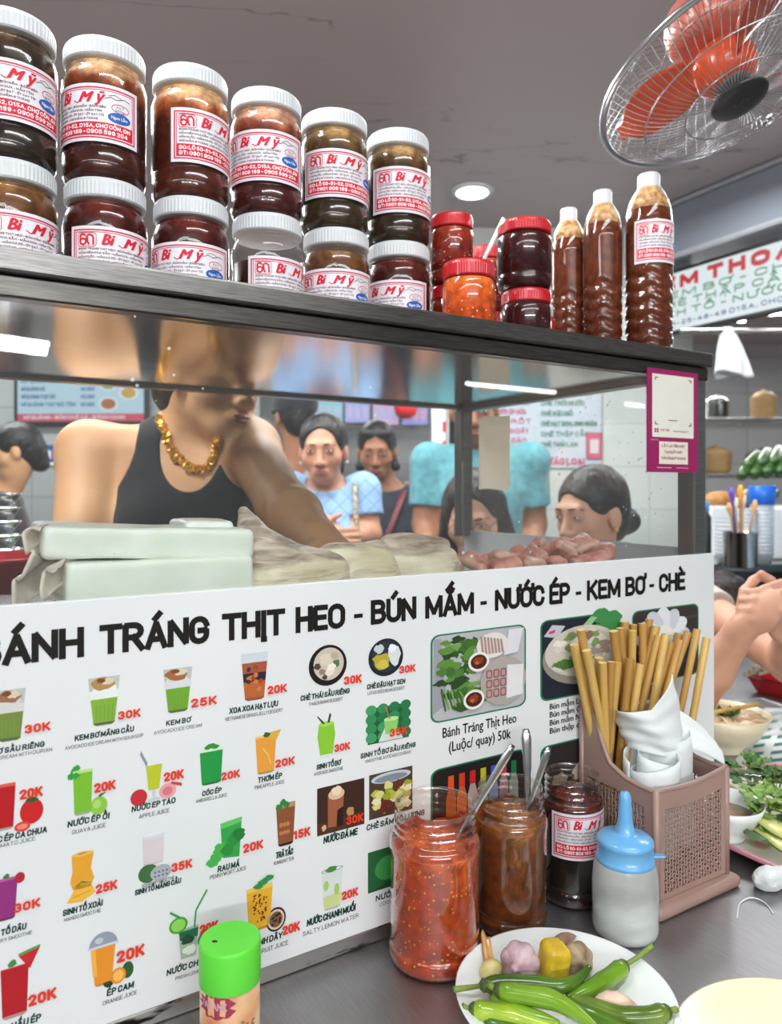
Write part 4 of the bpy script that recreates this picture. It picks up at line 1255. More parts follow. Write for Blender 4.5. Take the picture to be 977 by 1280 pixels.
# shop label, laid out flat in a 116 x 62 mm field, then wrapped round a jar
LW, LH = 0.118, 0.061
def label_mesh(R, w=LW, h=LH, full=True):
    bm = bmesh.new()
    k = w / 0.118
    kh = h / 0.061
    fl = lambda lift: (lambda x, y: (x, y, lift))
    def rect(x0, y0, x1, y1, mi, lift):
        poly(bm, [(x0, y0, lift), (x1, y0, lift), (x1, y1, lift), (x0, y1, lift)], mi)
    # 0 paper 1 pink 2 red 3 blue 4 dark 5 white
    rect(0, 0, 118, 61, 0, 0)
    def frame(x0, y0, x1, y1, t, mi, lift):
        rect(x0, y0, x1, y0 + t, mi, lift); rect(x0, y1 - t, x1, y1, mi, lift); rect(x0, y0 + t, x0 + t, y1 - t, mi, lift); rect(x1 - t, y0 + t, x1, y1 - t, mi, lift)
    frame(3.5, 3.5, 114.5, 57.5, 1.5, 1, .15)
    frame(6.2, 6.2, 111.8, 54.8, 0.7, 1, .15)
    rect(6.9, 6.9, 111.1, 20.5, 2, .2)
    # the shop's mark: rounded square with a looped double stroke
    def strip(pts, wd, mi, lift):
        for a, b in zip(pts[:-1], pts[1:]):
            dx, dy = b[0] - a[0], b[1] - a[1]; L = math.hypot(dx, dy) or 1
            nx, ny = -dy / L * wd, dx / L * wd
            ex, ey = dx / L * wd * .5, dy / L * wd * .5
            poly(bm, [(a[0] + nx - ex, a[1] + ny - ey, lift), (a[0] - nx - ex, a[1] - ny - ey, lift), (b[0] - nx + ex, b[1] - ny + ey, lift), (b[0] + nx + ex, b[1] + ny + ey, lift)][::-1], mi)
    mark = rrect(9, 39, 28, 53.5, 3)
    strip(mark + mark[:1], .35, 2, .2)
    arc = lambda cx, cy, rx, ry, a0, a1, n=10: [(cx + rx * math.cos(math.radians(a0 + (a1 - a0) * i / n)), cy + ry * math.sin(math.radians(a0 + (a1 - a0) * i / n))) for i in range(n + 1)]
    strip(arc(14.5, 44.2, 3.2, 3.2, 140, 500), 1.0, 2, .25)
    strip([(11.6, 46)] + arc(14.2, 49.6, 2.6, 2.2, 170, 20), 1.0, 2, .25)
    strip(arc(21.6, 47.2, 3.6, 4.2, 190, -10) + [(25.2, 41)], 1.0, 2, .25)
    strip([(19.2, 48), (19.2, 44), (20.8, 41.2)], 1.0, 2, .25)
    letters(bm, 'Bi', lambda x, y: (33 + x, 41.5 + y, .25), 14, 11.2, 2, 0.06, 0.32)
    letters(bm, 'M', lambda x, y: (55 + x, 41.5 + y, .25), 17, 10.2, 2, 0.06, 0.45)
    letters(bm, 'ỹ', lambda x, y: (72 + x, 41.5 + y, .27), 11, 10.4, 2, 0.06, 0.35)
    strip([(50, 43), (54, 40.8), (58, 43)], .5, 2, .25)
    strip([(82, 46), (88, 48.5), (94, 46.5), (102, 49.5), (108, 48)], .35, 4, .2)
    strip([(86, 49.5), (92, 51.5), (99, 49)], .3, 4, .2)
    for i, s in enumerate(('BÁNH TRÁNG THỊT HEO - BÚN MẮM - BÁNH BÈO', 'MẮM NÊM PHA SẴN - MẮM DƯA - MẮM TÔM', 'MẮM RUỐC - MẮM CÁ RÒ - ỚT SẠT - ỚT XAY TỎI', 'HSD Mắm: 6 tháng - HSD Mắm: 6 tháng')):
        strokes(bm, s.upper(), lambda x, y: (9.5 + x, 35.6 - 4.3 * i + y, .2), (74, 70, 72, 66)[i], 2.3, 4, .2, eps=.006)
    strip(arc(98, 38, 9, 4.6, 0, 360, 18), .35, 1, .2)
    letters(bm, 'KLT', lambda x, y: (94 + x, 38.3 + y, .2), 8, 2.2, 4)
    letters(bm, '500gr', lambda x, y: (92.5 + x, 34.8 + y, .2), 11, 2.2, 4)
    f = poly(bm, [(p[0], p[1], .22) for p in arc(97, 27.6, 12, 5.8, 0, 340, 17)], 3)
    letters(bm, 'Ngon Lắm', lambda x, y: (88.5 + x, 26.2 + y, .3), 17, 3.2, 5, 0.03)
    strokes(bm, 'ĐC: LÔ 50-51-52, D15A, CHỢ CÔN, ĐN', lambda x, y: (9.5 + x, 14.2 + y, .3), 99, 4.3, 5, .2, eps=.006)
    strokes(bm, 'ĐT: 0901 909 189 - 0905 599 204', lambda x, y: (9.5 + x, 8.0 + y, .3), 96, 4.5, 5, .2, eps=.006)
    bmesh.ops.triangulate(bm, faces=[f for f in bm.faces if len(f.verts) > 4])
    for _ in range(5):
        es = [e for e in bm.edges if abs(e.verts[0].co.x - e.verts[1].co.x) > 4]
        if not es: break
        bmesh.ops.subdivide_edges(bm, edges=es, cuts=1)
    for v in bm.verts:
        x = (v.co.x - 59) * 0.001 * k
        y = v.co.y * 0.001 * kh
        r = R + 0.0006 + v.co.z * 0.0012
        a = x / R
        v.co = Vector((r * math.sin(a), -r * math.cos(a), y))
    me = bpy.data.meshes.new('shop_label')
    bm.to_mesh(me); bm.free()
    for m in (LABEL_W, PINK, PRED, LBLUE, LGREY, ink('f2eff2')): me.materials.append(m)
    return me
JR, JH = 0.0445, 0.150
LABEL_ME = label_mesh(JR)
def jar_profile(R, H, lid=True):
    return [(R * .80, 0.0), (R * .93, 0.003), (R * .99, 0.010), (R, 0.016), (R * .995, H * .20), (R * .955, H * .215), (R * .955, H * .225), (R * .995, H * .24), (R * .998, H * .70),
            (R * .985, H * .745), (R * .94, H * .785), (R * .885, H * .81), (R * .87, H * .83), (R * .90, H * .835), (R * .90, H * .85), (R * .86, H * .855)]
def jar_shell_me(R, H, top):
    bm = bmesh.new()
    prof = jar_profile(R, H)
    if top > prof[-1][1]:
        prof += [(R * .86, top - 0.006), (R * .875, top - 0.004), (R * .865, top)]
    lathe(bm, prof, 48, cap_t=False)
    me = bpy.data.meshes.new('jar_body'); bm.to_mesh(me); bm.free()
    me.polygons.foreach_set('use_smooth', [True] * len(me.polygons))
    me.materials.append(JAR_PL)
    return me
def fill_me(R, H, level, name='sauce_filling', dome=0.0):
    prof = [(r - 0.0013, z) for (r, z) in jar_profile(R, H) if z < level]
    prof[0] = (prof[0][0], 0.0015)
    rr = prof[-1][0]
    prof += [(rr, level), (rr * .6, level + dome), (0.0, level + dome)]
    bm = bmesh.new(); lathe(bm, prof, 40)
    me = bpy.data.meshes.new(name); bm.to_mesh(me); bm.free()
    me.polygons.foreach_set('use_smooth', [True] * len(me.polygons))
    return me
def lid_me(R, H, m, h0=.865):
    bm = bmesh.new()
    z0, z1 = H * h0, H
    rl = R * .955
    n = 128
    lathe(bm, [(rl * .97, z0), (rl, z0 + .0015), (rl, z1 - .005), (rl * .985, z1 - .002), (rl * .95, z1), (rl * .5, z1 - .0008), (0, z1 - .001)], n, ribs=(1, 2))
    me = bpy.data.meshes.new('screw_lid'); bm.to_mesh(me); bm.free()
    me.polygons.foreach_set('use_smooth', [True] * len(me.polygons))
    sharp_by_angle(me, 14)
    me.materials.append(m)
    return me
SH_ME, LID_ME = jar_shell_me(JR, JH, 0), lid_me(JR, JH, LID_W)
FILLS = {k: fill_me(JR, JH, JH * k) for k in (.62, .74, .80, .84)}
def place_roof(px, s):
    Y = depth_at(px, s)
    return Vector(((px - CX) / F * Y, Y, 0))
def white_jar(px, s, upper, ang, level, fm, label, grp='white-lidded jars of sauce on the case roof'):
    p = place_roof(px, s)
    z = TAB + PLATE + (JH + 0.0002 if upper else 0.0002)
    t = thing('sauce_jar', label, 'jar', (p.x, p.y, z), group=grp)
    o = bpy.data.objects.new('jar_body', SH_ME); link(o, t)
    f = FILLS[level].copy(); f.materials.clear(); f.materials.append(fm)
    o = bpy.data.objects.new('sauce_filling', f); link(o, t)
    o = bpy.data.objects.new('screw_lid', LID_ME); link(o, t)
    o = bpy.data.objects.new('shop_label', LABEL_ME); link(o, t)
    o.location = (0, 0, JH * .235)
    view = math.atan2(p.x, p.y)                 # turn of the line of sight
    o.rotation_euler = (0, 0, -view + math.radians(ang))
    return t
SROW = 0.156
s1 = sauce('filling_brown_froth', rgb(62, 22, 10), rgb(132, 62, 28), rgb(238, 196, 150), .096, .112)
s2 = sauce('filling_rust_froth', rgb(78, 30, 16), rgb(160, 80, 36), rgb(236, 190, 140), .094, .108)
s3 = sauce('filling_plum_salmon', rgb(66, 20, 20), rgb(150, 74, 52), rgb(236, 186, 152), .100, .112)
s4 = sauce('filling_olive', rgb(52, 40, 22), rgb(104, 76, 42), rgb(204, 166, 108), .102, .120)
s5 = sauce('filling_dark_olive', rgb(46, 32, 18), rgb(98, 68, 34), rgb(216, 178, 122), .104, .118)
s0 = sauce('filling_black_brown', rgb(44, 34, 24), rgb(70, 50, 34), rgb(150, 106, 62), .112, .128)
r1 = sauce('filling_dark_red', rgb(58, 12, 10), rgb(96, 30, 20), rgb(150, 86, 62), .112, .130)
r3 = sauce('filling_plum', rgb(50, 14, 16), rgb(86, 34, 26), rgb(140, 96, 70), .086, .105)
r4 = sauce('filling_tan_olive', rgb(72, 40, 20), rgb(110, 70, 36), rgb(168, 124, 74), .100, .124)
UP = [(14, 0, .84, s0, 'black-brown sauce jar cut by the left edge, upper row'),
      (131, -30, .84, s1, 'brown sauce jar with pale froth, upper row, blue oval of its label facing out'),
      (238, 48, .84, s2, 'rusty brown sauce jar with thick pale froth, third of the upper row from the left'),
      (333, -10, .84, s3, 'plum sauce jar with salmon froth, fourth of the upper row from the left'),
      (417.5, 21, .84, s4, 'olive brown sauce jar, upper row, second from its right end'),
      (497, 29, .84, s5, 'dark olive sauce jar, upper row, nearest to the red-lidded jars')]
LOW = [(15, 28, .84, r4, 'tan olive sauce jar under the black-brown jar at the left edge'),
       (132, 28, .84, r1, 'dark red sauce jar under the brown froth jar, logo side of its label showing'),
       (239, -13, .84, r1, 'dark red sauce jar under the rusty brown jar, lower row'),
       (334, 46, .62, r3, 'less filled plum sauce jar in the lower row under the salmon-froth jar'),
       (420, 0, .80, r4, 'tan brown sauce jar of the lower row under the olive brown jar'),
       (498, -20, .84, r1, 'dark red sauce jar at the right end of the lower row')]
for (px, a, lv, m, lab) in LOW: white_jar(px, SROW, False, a, lv, m, lab)
for (px, a, lv, m, lab) in UP: white_jar(px, SROW, True, a, lv, m, lab)

# ---- small jars with red lids, stacked in pairs
chili_or = sauce('filling_orange_chili', rgb(206, 78, 16), rgb(214, 92, 24), rgb(222, 120, 50), .06, .09, speck=rgb(236, 190, 120), speck_scale=170)
chili_rd = sauce('filling_red_chili', rgb(120, 28, 14), rgb(152, 50, 24), rgb(190, 90, 52), .06, .09, speck=rgb(206, 150, 100), speck_scale=150)
jam = sauce('filling_dark_jam', rgb(50, 6, 12), rgb(64, 10, 16), rgb(80, 16, 20), .06, .10, speck=rgb(150, 70, 60), speck_scale=190, speck_cut=.14)
def red_jar(px, s, z, D, H, fm, label, level=.80):
    p = place_roof(px, s)
    t = thing('chili_jar', label, 'jar', (p.x, p.y, TAB + PLATE + z + .0002), group='red-lidded jars on the case roof')
    R = D / 2
    link(bpy.data.objects.new('jar_body', jar_shell_me(R, H, 0)), t)
    f = fill_me(R, H, H * level); f.materials.append(fm)
    link(bpy.data.objects.new('sauce_filling', f), t)
    link(bpy.data.objects.new('screw_lid', lid_me(R, H, LID_R, .82)), t)
    return t
red_jar(565, .132, 0, .062, .100, chili_rd, 'chili jar hidden low behind the orange jar, under the leftmost red lid')
red_jar(564.5, .132, .1002, .062, .100, chili_rd, 'tall-standing red chili jar beside the white-lidded jars, topmost of its pair')
red_jar(585.5, .0615, 0, .071, .112, chili_or, 'bright orange chili jar with red lid at the front edge of the roof')
red_jar(609, .255, 0, .066, .108, chili_rd, 'red-lidded jar at the back, under the small red lid behind the white straw')
red_jar(608, .255, .1082, .066, .108, chili_rd, 'red chili jar standing behind the white straw, mostly hidden')
red_jar(657, .098, 0, .073, .102, jam, 'lower dark red jam jar with red lid, a larger one on top of it', .78)
red_jar(655, .098, .1022, .079, .098, jam, 'dark red jam jar with red lid standing on another jar, left of the bottles', .84)
bm = bmesh.new()
pb = at(629, 273, depth_at(629, .185)); pa = at(604, 326, depth_at(604, .185))
dv = pb - pa; dv = dv * ((pa.z - (TAB + PLATE + .003)) / dv.z)
tube(bm, [pa - dv, pb], .0028, 10)
tag(from_bm('drinking_straw', bm, mat('straw_white', rgb(232, 230, 228), rough=.4), smooth=True), 'white drinking straw leaning up between the red-lidded jars', 'straw')
# tiny sauce bottle squeezed in beside the lower jam jar
p = place_roof(684.5, .150)
t = thing('sauce_bottle', 'tiny red sauce bottle with white cap between the jam jars and the brown bottles', 'bottle', (p.x, p.y, TAB + PLATE + .0002))
bm = bmesh.new(); lathe(bm, [(.010, 0), (.0115, .002), (.0115, .075), (.008, .086), (.006, .09)], 20); from_bm('bottle_body', bm, mat('red_sauce', rgb(170, 20, 22), rough=.2, coat=.5), t, smooth=True)
bm = bmesh.new(); lathe(bm, [(.0075, .088), (.008, .089), (.008, .106), (.006, .108), (0, .108)], 20); from_bm('cap', bm, LID_W, t, smooth=True)

# ---- ribbed drink bottles refilled with brown sauce
def bottle_prof(k=0.0):
    pr = [(.60, 0.0), (.88, .004), (.97, .014)]
    z = .022
    while z < .138:                                  # wavy grip rings
        for (r, dz) in ((.985, 0), (1.0, .004), (.985, .009), (.93, .013), (.945, .017)):
            pr.append((r, z + dz))
        z += .0195
    pr += [(.985, z), (.99, z + .006), (.985, z + .069), (1.0, z + .073), (.985, z + .079), (.93, z + .092), (.80, z + .107), (.62, z + .119), (.46, z + .127), (.40, z + .131), (.395, z + .135)]
    return pr
BPR = bottle_prof()
BH = BPR[-1][1]
bf = sauce('filling_bottle', rgb(84, 34, 12), rgb(92, 40, 15), rgb(98, 44, 18), .05, .10, rough=.2)
froth = mat('oily_residue', rgb(228, 192, 138), rough=.3, color2=rgb(168, 112, 56), scale=120, lo=.35, hi=.6, coat=.3)
def bottle(px, s, D, H, label, lab_ang=None, fl=.245):
    p = place_roof(px, s)
    t = thing('sauce_bottle', label, 'bottle', (p.x, p.y, TAB + PLATE + .0002), group='ribbed bottles of brown sauce')
    R, kz = D / 2, (H - .012) / BH
    wave = lambda me: None
    def ring(prof, n, shrink=0.0):
        bm = bmesh.new()
        rs = lathe(bm, [(r * R - shrink, z * kz) for (r, z) in prof], n, cap_t=False)
        for k_, ringv in enumerate(rs):                # chevron grip: rings rise and fall round the waist
            z = prof[k_][1]
            if .02 < z < .155:
                for i, v in enumerate(ringv):
                    v.co.z += .0032 * math.sin(6 * 2 * math.pi * i / n)
        return bm
    from_bm('bottle_body', ring(BPR, 72), JAR_PL, t, smooth=True)
    low = [q for q in BPR if q[1] < fl * BH / .283]
    b2 = ring(low, 72, .0012)
    top_ring = sorted(b2.verts, key=lambda v: -v.co.z)[:72]
    bmesh.ops.contextual_create(b2, geom=list(set(e for v in top_ring for e in v.link_edges if all(w in top_ring for w in e.verts))))
    from_bm('sauce_filling', b2, bf, t, smooth=True)
    hi = [q for q in BPR if q[1] >= low[-1][1]]
    from_bm('oily_film', ring(hi, 48, .0011), froth, t, smooth=True)
    bm = bmesh.new(); zc = BH * kz
    rl = R * .455
    lathe(bm, [(rl * .9, zc - .014), (rl * 1.02, zc - .013), (rl * 1.02, zc - .009), (rl, zc - .008), (rl, zc + .010), (rl * .93, zc + .012), (0, zc + .0122)], 48, ribs=(3, 4))
    from_bm('cap', bm, LID_W, t, smooth=True)
    if lab_ang is not None:
        me = label_mesh(R * .995, .092, .066)
        o = bpy.data.objects.new('shop_label', me); link(o, t)
        o.location = (0, 0, kz * .150)
        o.rotation_euler = (0, 0, -math.atan2(p.x, p.y) + math.radians(lab_ang))
    return t
bottle(710.5, .165, .0585, .274, 'leftmost brown sauce bottle beside the jam jars, white cap lowest')
bottle(753, .110, .062, .288, 'middle brown sauce bottle with white cap, no label')
bottle(810.5, .066, .0735, .310, 'tallest brown sauce bottle at the right end of the roof, shop label on its shoulder', 38)
# ------------------------------------------------------------------ open sauce jars on the table
SPOON = mat('spoon_steel', rgb(205, 205, 203), rough=.16, metal=1.0, vary=.05)
big1 = sauce('sauce_chili_garlic', rgb(174, 60, 12), rgb(190, 74, 18), rgb(206, 92, 28), .10, .125, speck=rgb(222, 150, 72), speck_scale=210, speck_cut=.26)
big2 = sauce('sauce_fermented_fish', rgb(104, 50, 12), rgb(118, 60, 16), rgb(150, 92, 40), .095, .112, speck=rgb(150, 96, 48), speck_scale=210, speck_cut=.13)
big3 = sauce('sauce_black_shrimp', rgb(24, 10, 8), rgb(40, 14, 10), rgb(96, 30, 14), .09, .112, speck=rgb(120, 44, 20), speck_scale=140, speck_cut=.16)
smear1 = mat('sauce_smear_orange', rgb(190, 76, 26), rough=.3, color2=rgb(140, 44, 16), scale=90, coat=.3)
smear2 = mat('sauce_smear_brown', rgb(138, 84, 34), rough=.3, color2=rgb(92, 48, 16), scale=90, coat=.3)
def open_jar(px, py, s, D, H, fm, level, label, smear=None, lab_ang=None):
    base = on_table(px, py)
    p = C((Vector((base.x, base.y, 0)) - Vector((P0.x, P0.y, 0))).dot(U1), s, 0) if s is not None else base
    t = thing('sauce_jar', label, 'jar', (p.x, p.y, TAB + .0003), group='open sauce jars in front of the banner')
    R = D / 2
    # neck with three thread rings, open mouth
    bm = bmesh.new()
    pr = [(r * R, z * H) for (r, z) in ((.84, 0), (.95, .015), (1.0, .05), (1.0, .10), (.97, .115), (.945, .125), (.945, .135), (.97, .145), (.975, .155), (.965, .60), (.975, .70), (1.0, .735), (.99, .765), (.93, .80), (.87, .815),
                                        (.87, .835), (.895, .845), (.895, .86), (.865, .865), (.865, .885), (.89, .892), (.89, .905), (.862, .91), (.862, .935), (.885, .942), (.885, .955), (.86, .96), (.86, .99), (.875, .995), (.865, 1.0), (.845, .997), (.845, .96))]
    lathe(bm, pr, 56, cap_t=False)
    from_bm('jar_body', bm, thin('open_jar_plastic', (.97, .95, .92, 1), 2.4, .05, haze=.012, haze_color=(.8, .7, .6, 1)), t, smooth=True)
    bm = bmesh.new()
    pf = [(r - .0012, z + (.001 if i == 0 else 0)) for i, (r, z) in enumerate(pr[:24]) if z < level * H]
    rr = pf[-1][0]
    pf += [(rr, level * H), (rr * .75, level * H - .002), (rr * .4, level * H + .001), (0, level * H)]
    lathe(bm, pf, 48)
    r_ = random.Random(px)
    for v in bm.verts:
        if v.co.z > level * H - .006 and v.co.xy.length < rr * .9: v.co.z += r_.uniform(-.0015, .0025)
    from_bm('sauce_filling', bm, fm, t, smooth=True)
    if smear:                                   # sauce clinging to the inside of the neck, in ragged runs
        bm = bmesh.new()
        n = 96
        z0_, z1_ = level * H - .003, .955 * H
        inner = [(float(np.interp(z0_ + (z1_ - z0_) * q / 40, [w[1] for w in pr[:28]], [w[0] for w in pr[:28]])) - .0014, z0_ + (z1_ - z0_) * q / 40) for q in range(41)]
        hmax = [.34 + .16 * math.sin(i / n * 6.28 * 2 + 1) + .10 * math.sin(i / n * 6.28 * 5 + px) + .06 * math.sin(i / n * 6.28 * 9 + 2) for i in range(n)]
        ring = [[bm.verts.new((r * math.cos(6.2832 * i / n), r * math.sin(6.2832 * i / n), z)) for i in range(n)] for (r, z) in inner]
        for k in range(len(inner) - 1):
            for i in range(n):
                if k / len(inner) < hmax[i]:
                    bm.faces.new((ring[k][i], ring[k][(i + 1) % n], ring[k + 1][(i + 1) % n], ring[k + 1][i]))
        bmesh.ops.delete(bm, geom=[v for v in bm.verts if not v.link_faces], context='VERTS')
        o = from_bm('sauce_smear', bm, smear, t, smooth=True)
    if lab_ang is not None:
        me = label_mesh(R * .985, .094, .054)
        o = bpy.data.objects.new('shop_label', me); link(o, t)
        o.location = (0, 0, .40 * H)
        o.rotation_euler = (0, 0, -math.atan2(p.x, p.y) + math.radians(lab_ang))
    return t, p
j1, p1 = open_jar(538, 1190, -.0625, .098, .164, big1, .74, 'open jar of orange-red chili garlic sauce, nearest to the plate', smear1)
j2, p2 = open_jar(635, 1151, -.0575, .0845, .158, big2, .79, 'open jar of brown fermented fish sauce between the two other open jars', smear2)
j3, p3 = open_jar(718, 1121, -.0535, .075, .151, big3, .80, 'open jar of black sauce with a shop label, beside the chopstick basket', mat('sauce_smear_dark', rgb(92, 34, 16), rough=.3, color2=rgb(40, 14, 8), scale=90), 34)

def spoon(tip, low, label, w=.0045, curl=.0, flat=.35):
    """teaspoon standing in a jar: flat handle, slim neck, bowl deep in the sauce"""
    tip, low = Vector(tip), Vector(low)
    d = (low - tip).normalized()
    L = (low - tip).length
    bm = bmesh.new()
    side = d.cross(Vector((0, 1, 0))).normalized()
    n = 26
    pts, rad = [], []
    for i in range(n):
        u = i / (n - 1)
        bend = math.sin(u * math.pi) * curl
        pts.append(tip + d * L * u + Vector((0, 0, 1)) * 0 + d.cross(side) * bend)
        if u < .06: r = w * (.55 + u / .06 * .45)
        elif u < .35: r = w * (1.0 - .25 * (u - .06) / .29)
        elif u < .70: r = w * .62
        else:
            q = (u - .70) / .30
            r = w * .62 + w * 1.9 * math.sin(min(1, q * 1.02) * math.pi) ** .8
        rad.append(r)
    tube(bm, pts, rad, 12, flat=flat, up=(0, 1, 0))
    return tag(from_bm('teaspoon', bm, SPOON, smooth=True), label, 'spoon', 'teaspoons standing in the open sauce jars')
def in_jar(t, p, dx, dy, z): return Vector((p.x + dx, p.y + dy, TAB + z))
spoon(at(641, 931, p1.y + .02), in_jar(j1, p1, -.012, -.004, .065), 'steel teaspoon with flat handle leaning out of the orange-red chili jar', .0050)
spoon(at(657, 911, p2.y + .025), in_jar(j2, p2, .022, .006, .075), 'dark steel teaspoon leaning left, in the brown sauce jar', .0062, .004)
spoon(at(686, 934, p2.y + .012), in_jar(j2, p2, -.004, -.004, .06), 'slim steel teaspoon leaning right, in the brown sauce jar', .0046)

# ------------------------------------------------------------------ green-capped shaker can
p = at(287.5, 1172, .640)
canH = p.z - TAB
t = thing('seasoning_can', 'round seasoning can with bright green cap in front of the banner', 'can', (p.x, p.y, TAB + .0003))
R = .0262
def can_paint():
    m = bpy.data.materials.new('can_print')
    n, l = nodes_of(m); b = n['Principled BSDF']; b.inputs['Roughness'].default_value = .35
    tc = n.new('ShaderNodeTexCoord'); nz = n.new('ShaderNodeTexNoise'); nz.inputs['Scale'].default_value = 28; nz.inputs['Detail'].default_value = 1.5
    l.new(tc.outputs['Object'], nz.inputs['Vector'])
    r = n.new('ShaderNodeValToRGB'); e = r.color_ramp.elements
    e[0].position = .32; e[0].color = rgb(196, 120, 84); e[1].position = .66; e[1].color = rgb(226, 208, 182)
    x = e.new(.5); x.color = rgb(214, 168, 124)
    l.new(nz.outputs['Fac'], r.inputs['Fac']); l.new(r.outputs['Color'], b.inputs['Base Color'])
    return m
bm = bmesh.new(); lathe(bm, [(R * .95, 0), (R * .98, .002), (R * .975, canH - .034)], 48)
from_bm('can_body', bm, can_paint(), t, smooth=True)
bm = bmesh.new(); lathe(bm, [(R * 1.0, canH - .035), (R * 1.01, canH - .033), (R * 1.01, canH - .003), (R * .985, canH - .0008), (R * .95, canH), (0, canH)], 56)
GREEN_CAP = mat('green_cap', rgb(98, 222, 62), rough=.4, vary=.03, scale=20, sss=.0)
o = from_bm('cap', bm, GREEN_CAP, t, smooth=True); sharp_by_angle(o.data, 40)
view = math.atan2(p.x, p.y)
def wrap(bm, R, off, z0):
    for v in bm.verts:
        a = v.co.x / R + off
        r = R + v.co.z
        v.co = Vector((r * math.sin(a), -r * math.cos(a), z0 + v.co.y))
bm = bmesh.new()                                   # starburst emblem with lettering, side text, bar marks
pts = []
for i in range(22):
    a = 2 * math.pi * i / 22; k = 1.0 if i % 2 else .68
    pts.append((.020 * k * math.cos(a), .0105 * k * math.sin(a), .0003))
poly(bm, pts, 0)
letters(bm, 'FADANK', lambda x, y: (-.012 + x, -.002 + y, .0005), .024, .006, 1, .04)
bmesh.ops.triangulate(bm, faces=[f for f in bm.faces if len(f.verts) > 4])
wrap(bm, R * .98, -view - .55, canH - .044)
from_bm('emblem', bm, [ink('a33a52'), ink('e0b0c0')], t)
bm = bmesh.new()
letters(bm, 'nước c', lambda x, y: (x, y, .0004), .026, .0075, 0, .03)
letters(bm, 'Bột nêm', lambda x, y: (.007 + x, -.011 + y, .0004), .018, .005, 1, .03)
wrap(bm, R * .98, -view - .12, canH - .066)
from_bm('side_text', bm, [ink('8a5a3a'), ink('dda23c')], t)
bm = bmesh.new()
x = 0
for i in range(16):
    w = (.0005, .0009, .0013)[i % 3]
    poly(bm, [(x, 0, .0004), (x + w, 0, .0004), (x + w, .014, .0004), (x, .014, .0004)], 0); x += w + (.0006, .0004)[i % 2]
wrap(bm, R * .98, -view - 1.0, canH - .088)
from_bm('bar_marks', bm, ink('5a5a62'), t)
bm = bmesh.new(); lathe(bm, [(.0028, 0), (.0022, .0006), (0, .0007)], 10)
for v in bm.verts: v.co.x = v.co.x * 1.0 - .012; v.co.y = v.co.y * .55 - .006; v.co.z += canH - .0001
from_bm('shaker_hole', bm, ink('2a2414'), t)

# ------------------------------------------------------------------ squeeze bottle
p = on_table(781, 1163)
t = thing('squeeze_bottle', 'cloudy plastic squeeze bottle with blue nozzle lid in front of the chopstick basket', 'bottle', (p.x, p.y, TAB + .0003))
R = .0365
bm = bmesh.new()
lathe(bm, [(R * .90, 0), (R * .98, .003), (R, .010), (R * .985, .022), (R, .034), (R * .995, .058), (R * .96, .070), (R * .90, .079), (R * .80, .086), (R * .80, .094)], 48, cap_t=False)
from_bm('bottle_body', bm, thin('milky_plastic', (.90, .93, .92, 1), .9, .12, haze=.36, haze_color=(.9, .93, .91, 1)), t, smooth=True)
bm = bmesh.new()
lathe(bm, [(R * .88, .0015), (R * .96, .004), (R * .975, .010), (R * .96, .022), (R * .965, .030), (0, .030)], 40)
from_bm('liquid', bm, mat('cloudy_liquid', rgb(214, 219, 212), rough=.25, vary=.03), t, smooth=True)
BLUE = mat('blue_lid', rgb(108, 176, 226), rough=.28, vary=.05, scale=20, coat=.3)
bm = bmesh.new()
lathe(bm, [(R * .86, .079), (R * .885, .080), (R * .885, .084), (R * .845, .085), (R * .84, .099), (R * .855, .100), (R * .85, .103), (R * .80, .1055), (R * .62, .1085), (R * .40, .110), (.0118, .1105), (.0105, .112), (.0082, .124), (.0066, .150), (.0046, .1560), (0, .157)], 48)
from_bm('nozzle_lid', bm, BLUE, t, smooth=True)
bm = bmesh.new(); box(bm, (R * .98, -.002, .085), (.008, .004, .0012), 0, 0, .0008)
from_bm('lid_tab', bm, BLUE, t)

# ------------------------------------------------------------------ rattan-look chopstick basket
BT0, BT1, BS0, BS1 = .2833, .4150, -.1366, -.0200
BK = thing('chopstick_basket', 'dusty pink woven-plastic holder full of chopsticks and napkin rolls', 'basket', C((BT0 + BT1) / 2, (BS0 + BS1) / 2, .0002), ANG)
BWt, BWs = (BT1 - BT0) / 2, (BS1 - BS0) / 2
PINKP = mat('dusty_pink_plastic', rgb(166, 136, 126), rough=.38, vary=.05, scale=12, coat=.15)
def on_side(px, py, t):
    """point of a pixel's ray in the plane t, as (s, z)"""
    d = Vector(((px - CX) / F, 1.0, (HY - py) / F)); b0 = Vector((P0.x, P0.y, 0))
    k = (t + b0.dot(U1)) / (d.x * U1.x + d.y * U1.y)
    q = d * k
    return (q - b0).dot(U2), q.z + EYE - TAB
RIM_PX = [(719.4, 872.6), (731, 877), (741, 889), (747, 907), (751, 924), (761, 953), (782, 973), (800, 983), (819, 991)]
RIM_SZ = sorted(((q[0] - BS0) / (BS1 - BS0), q[1]) for q in (on_side(*p, BT0) for p in RIM_PX))
def top_z(u):
    """rim height along the side, u = 0 at the front, 1 at the back: low front, S-curve up to the tall back"""
    return float(np.interp(u, [q[0] for q in RIM_SZ], [q[1] for q in RIM_SZ]))
def front_sag(v): return -.009 * math.sin(math.pi * v)
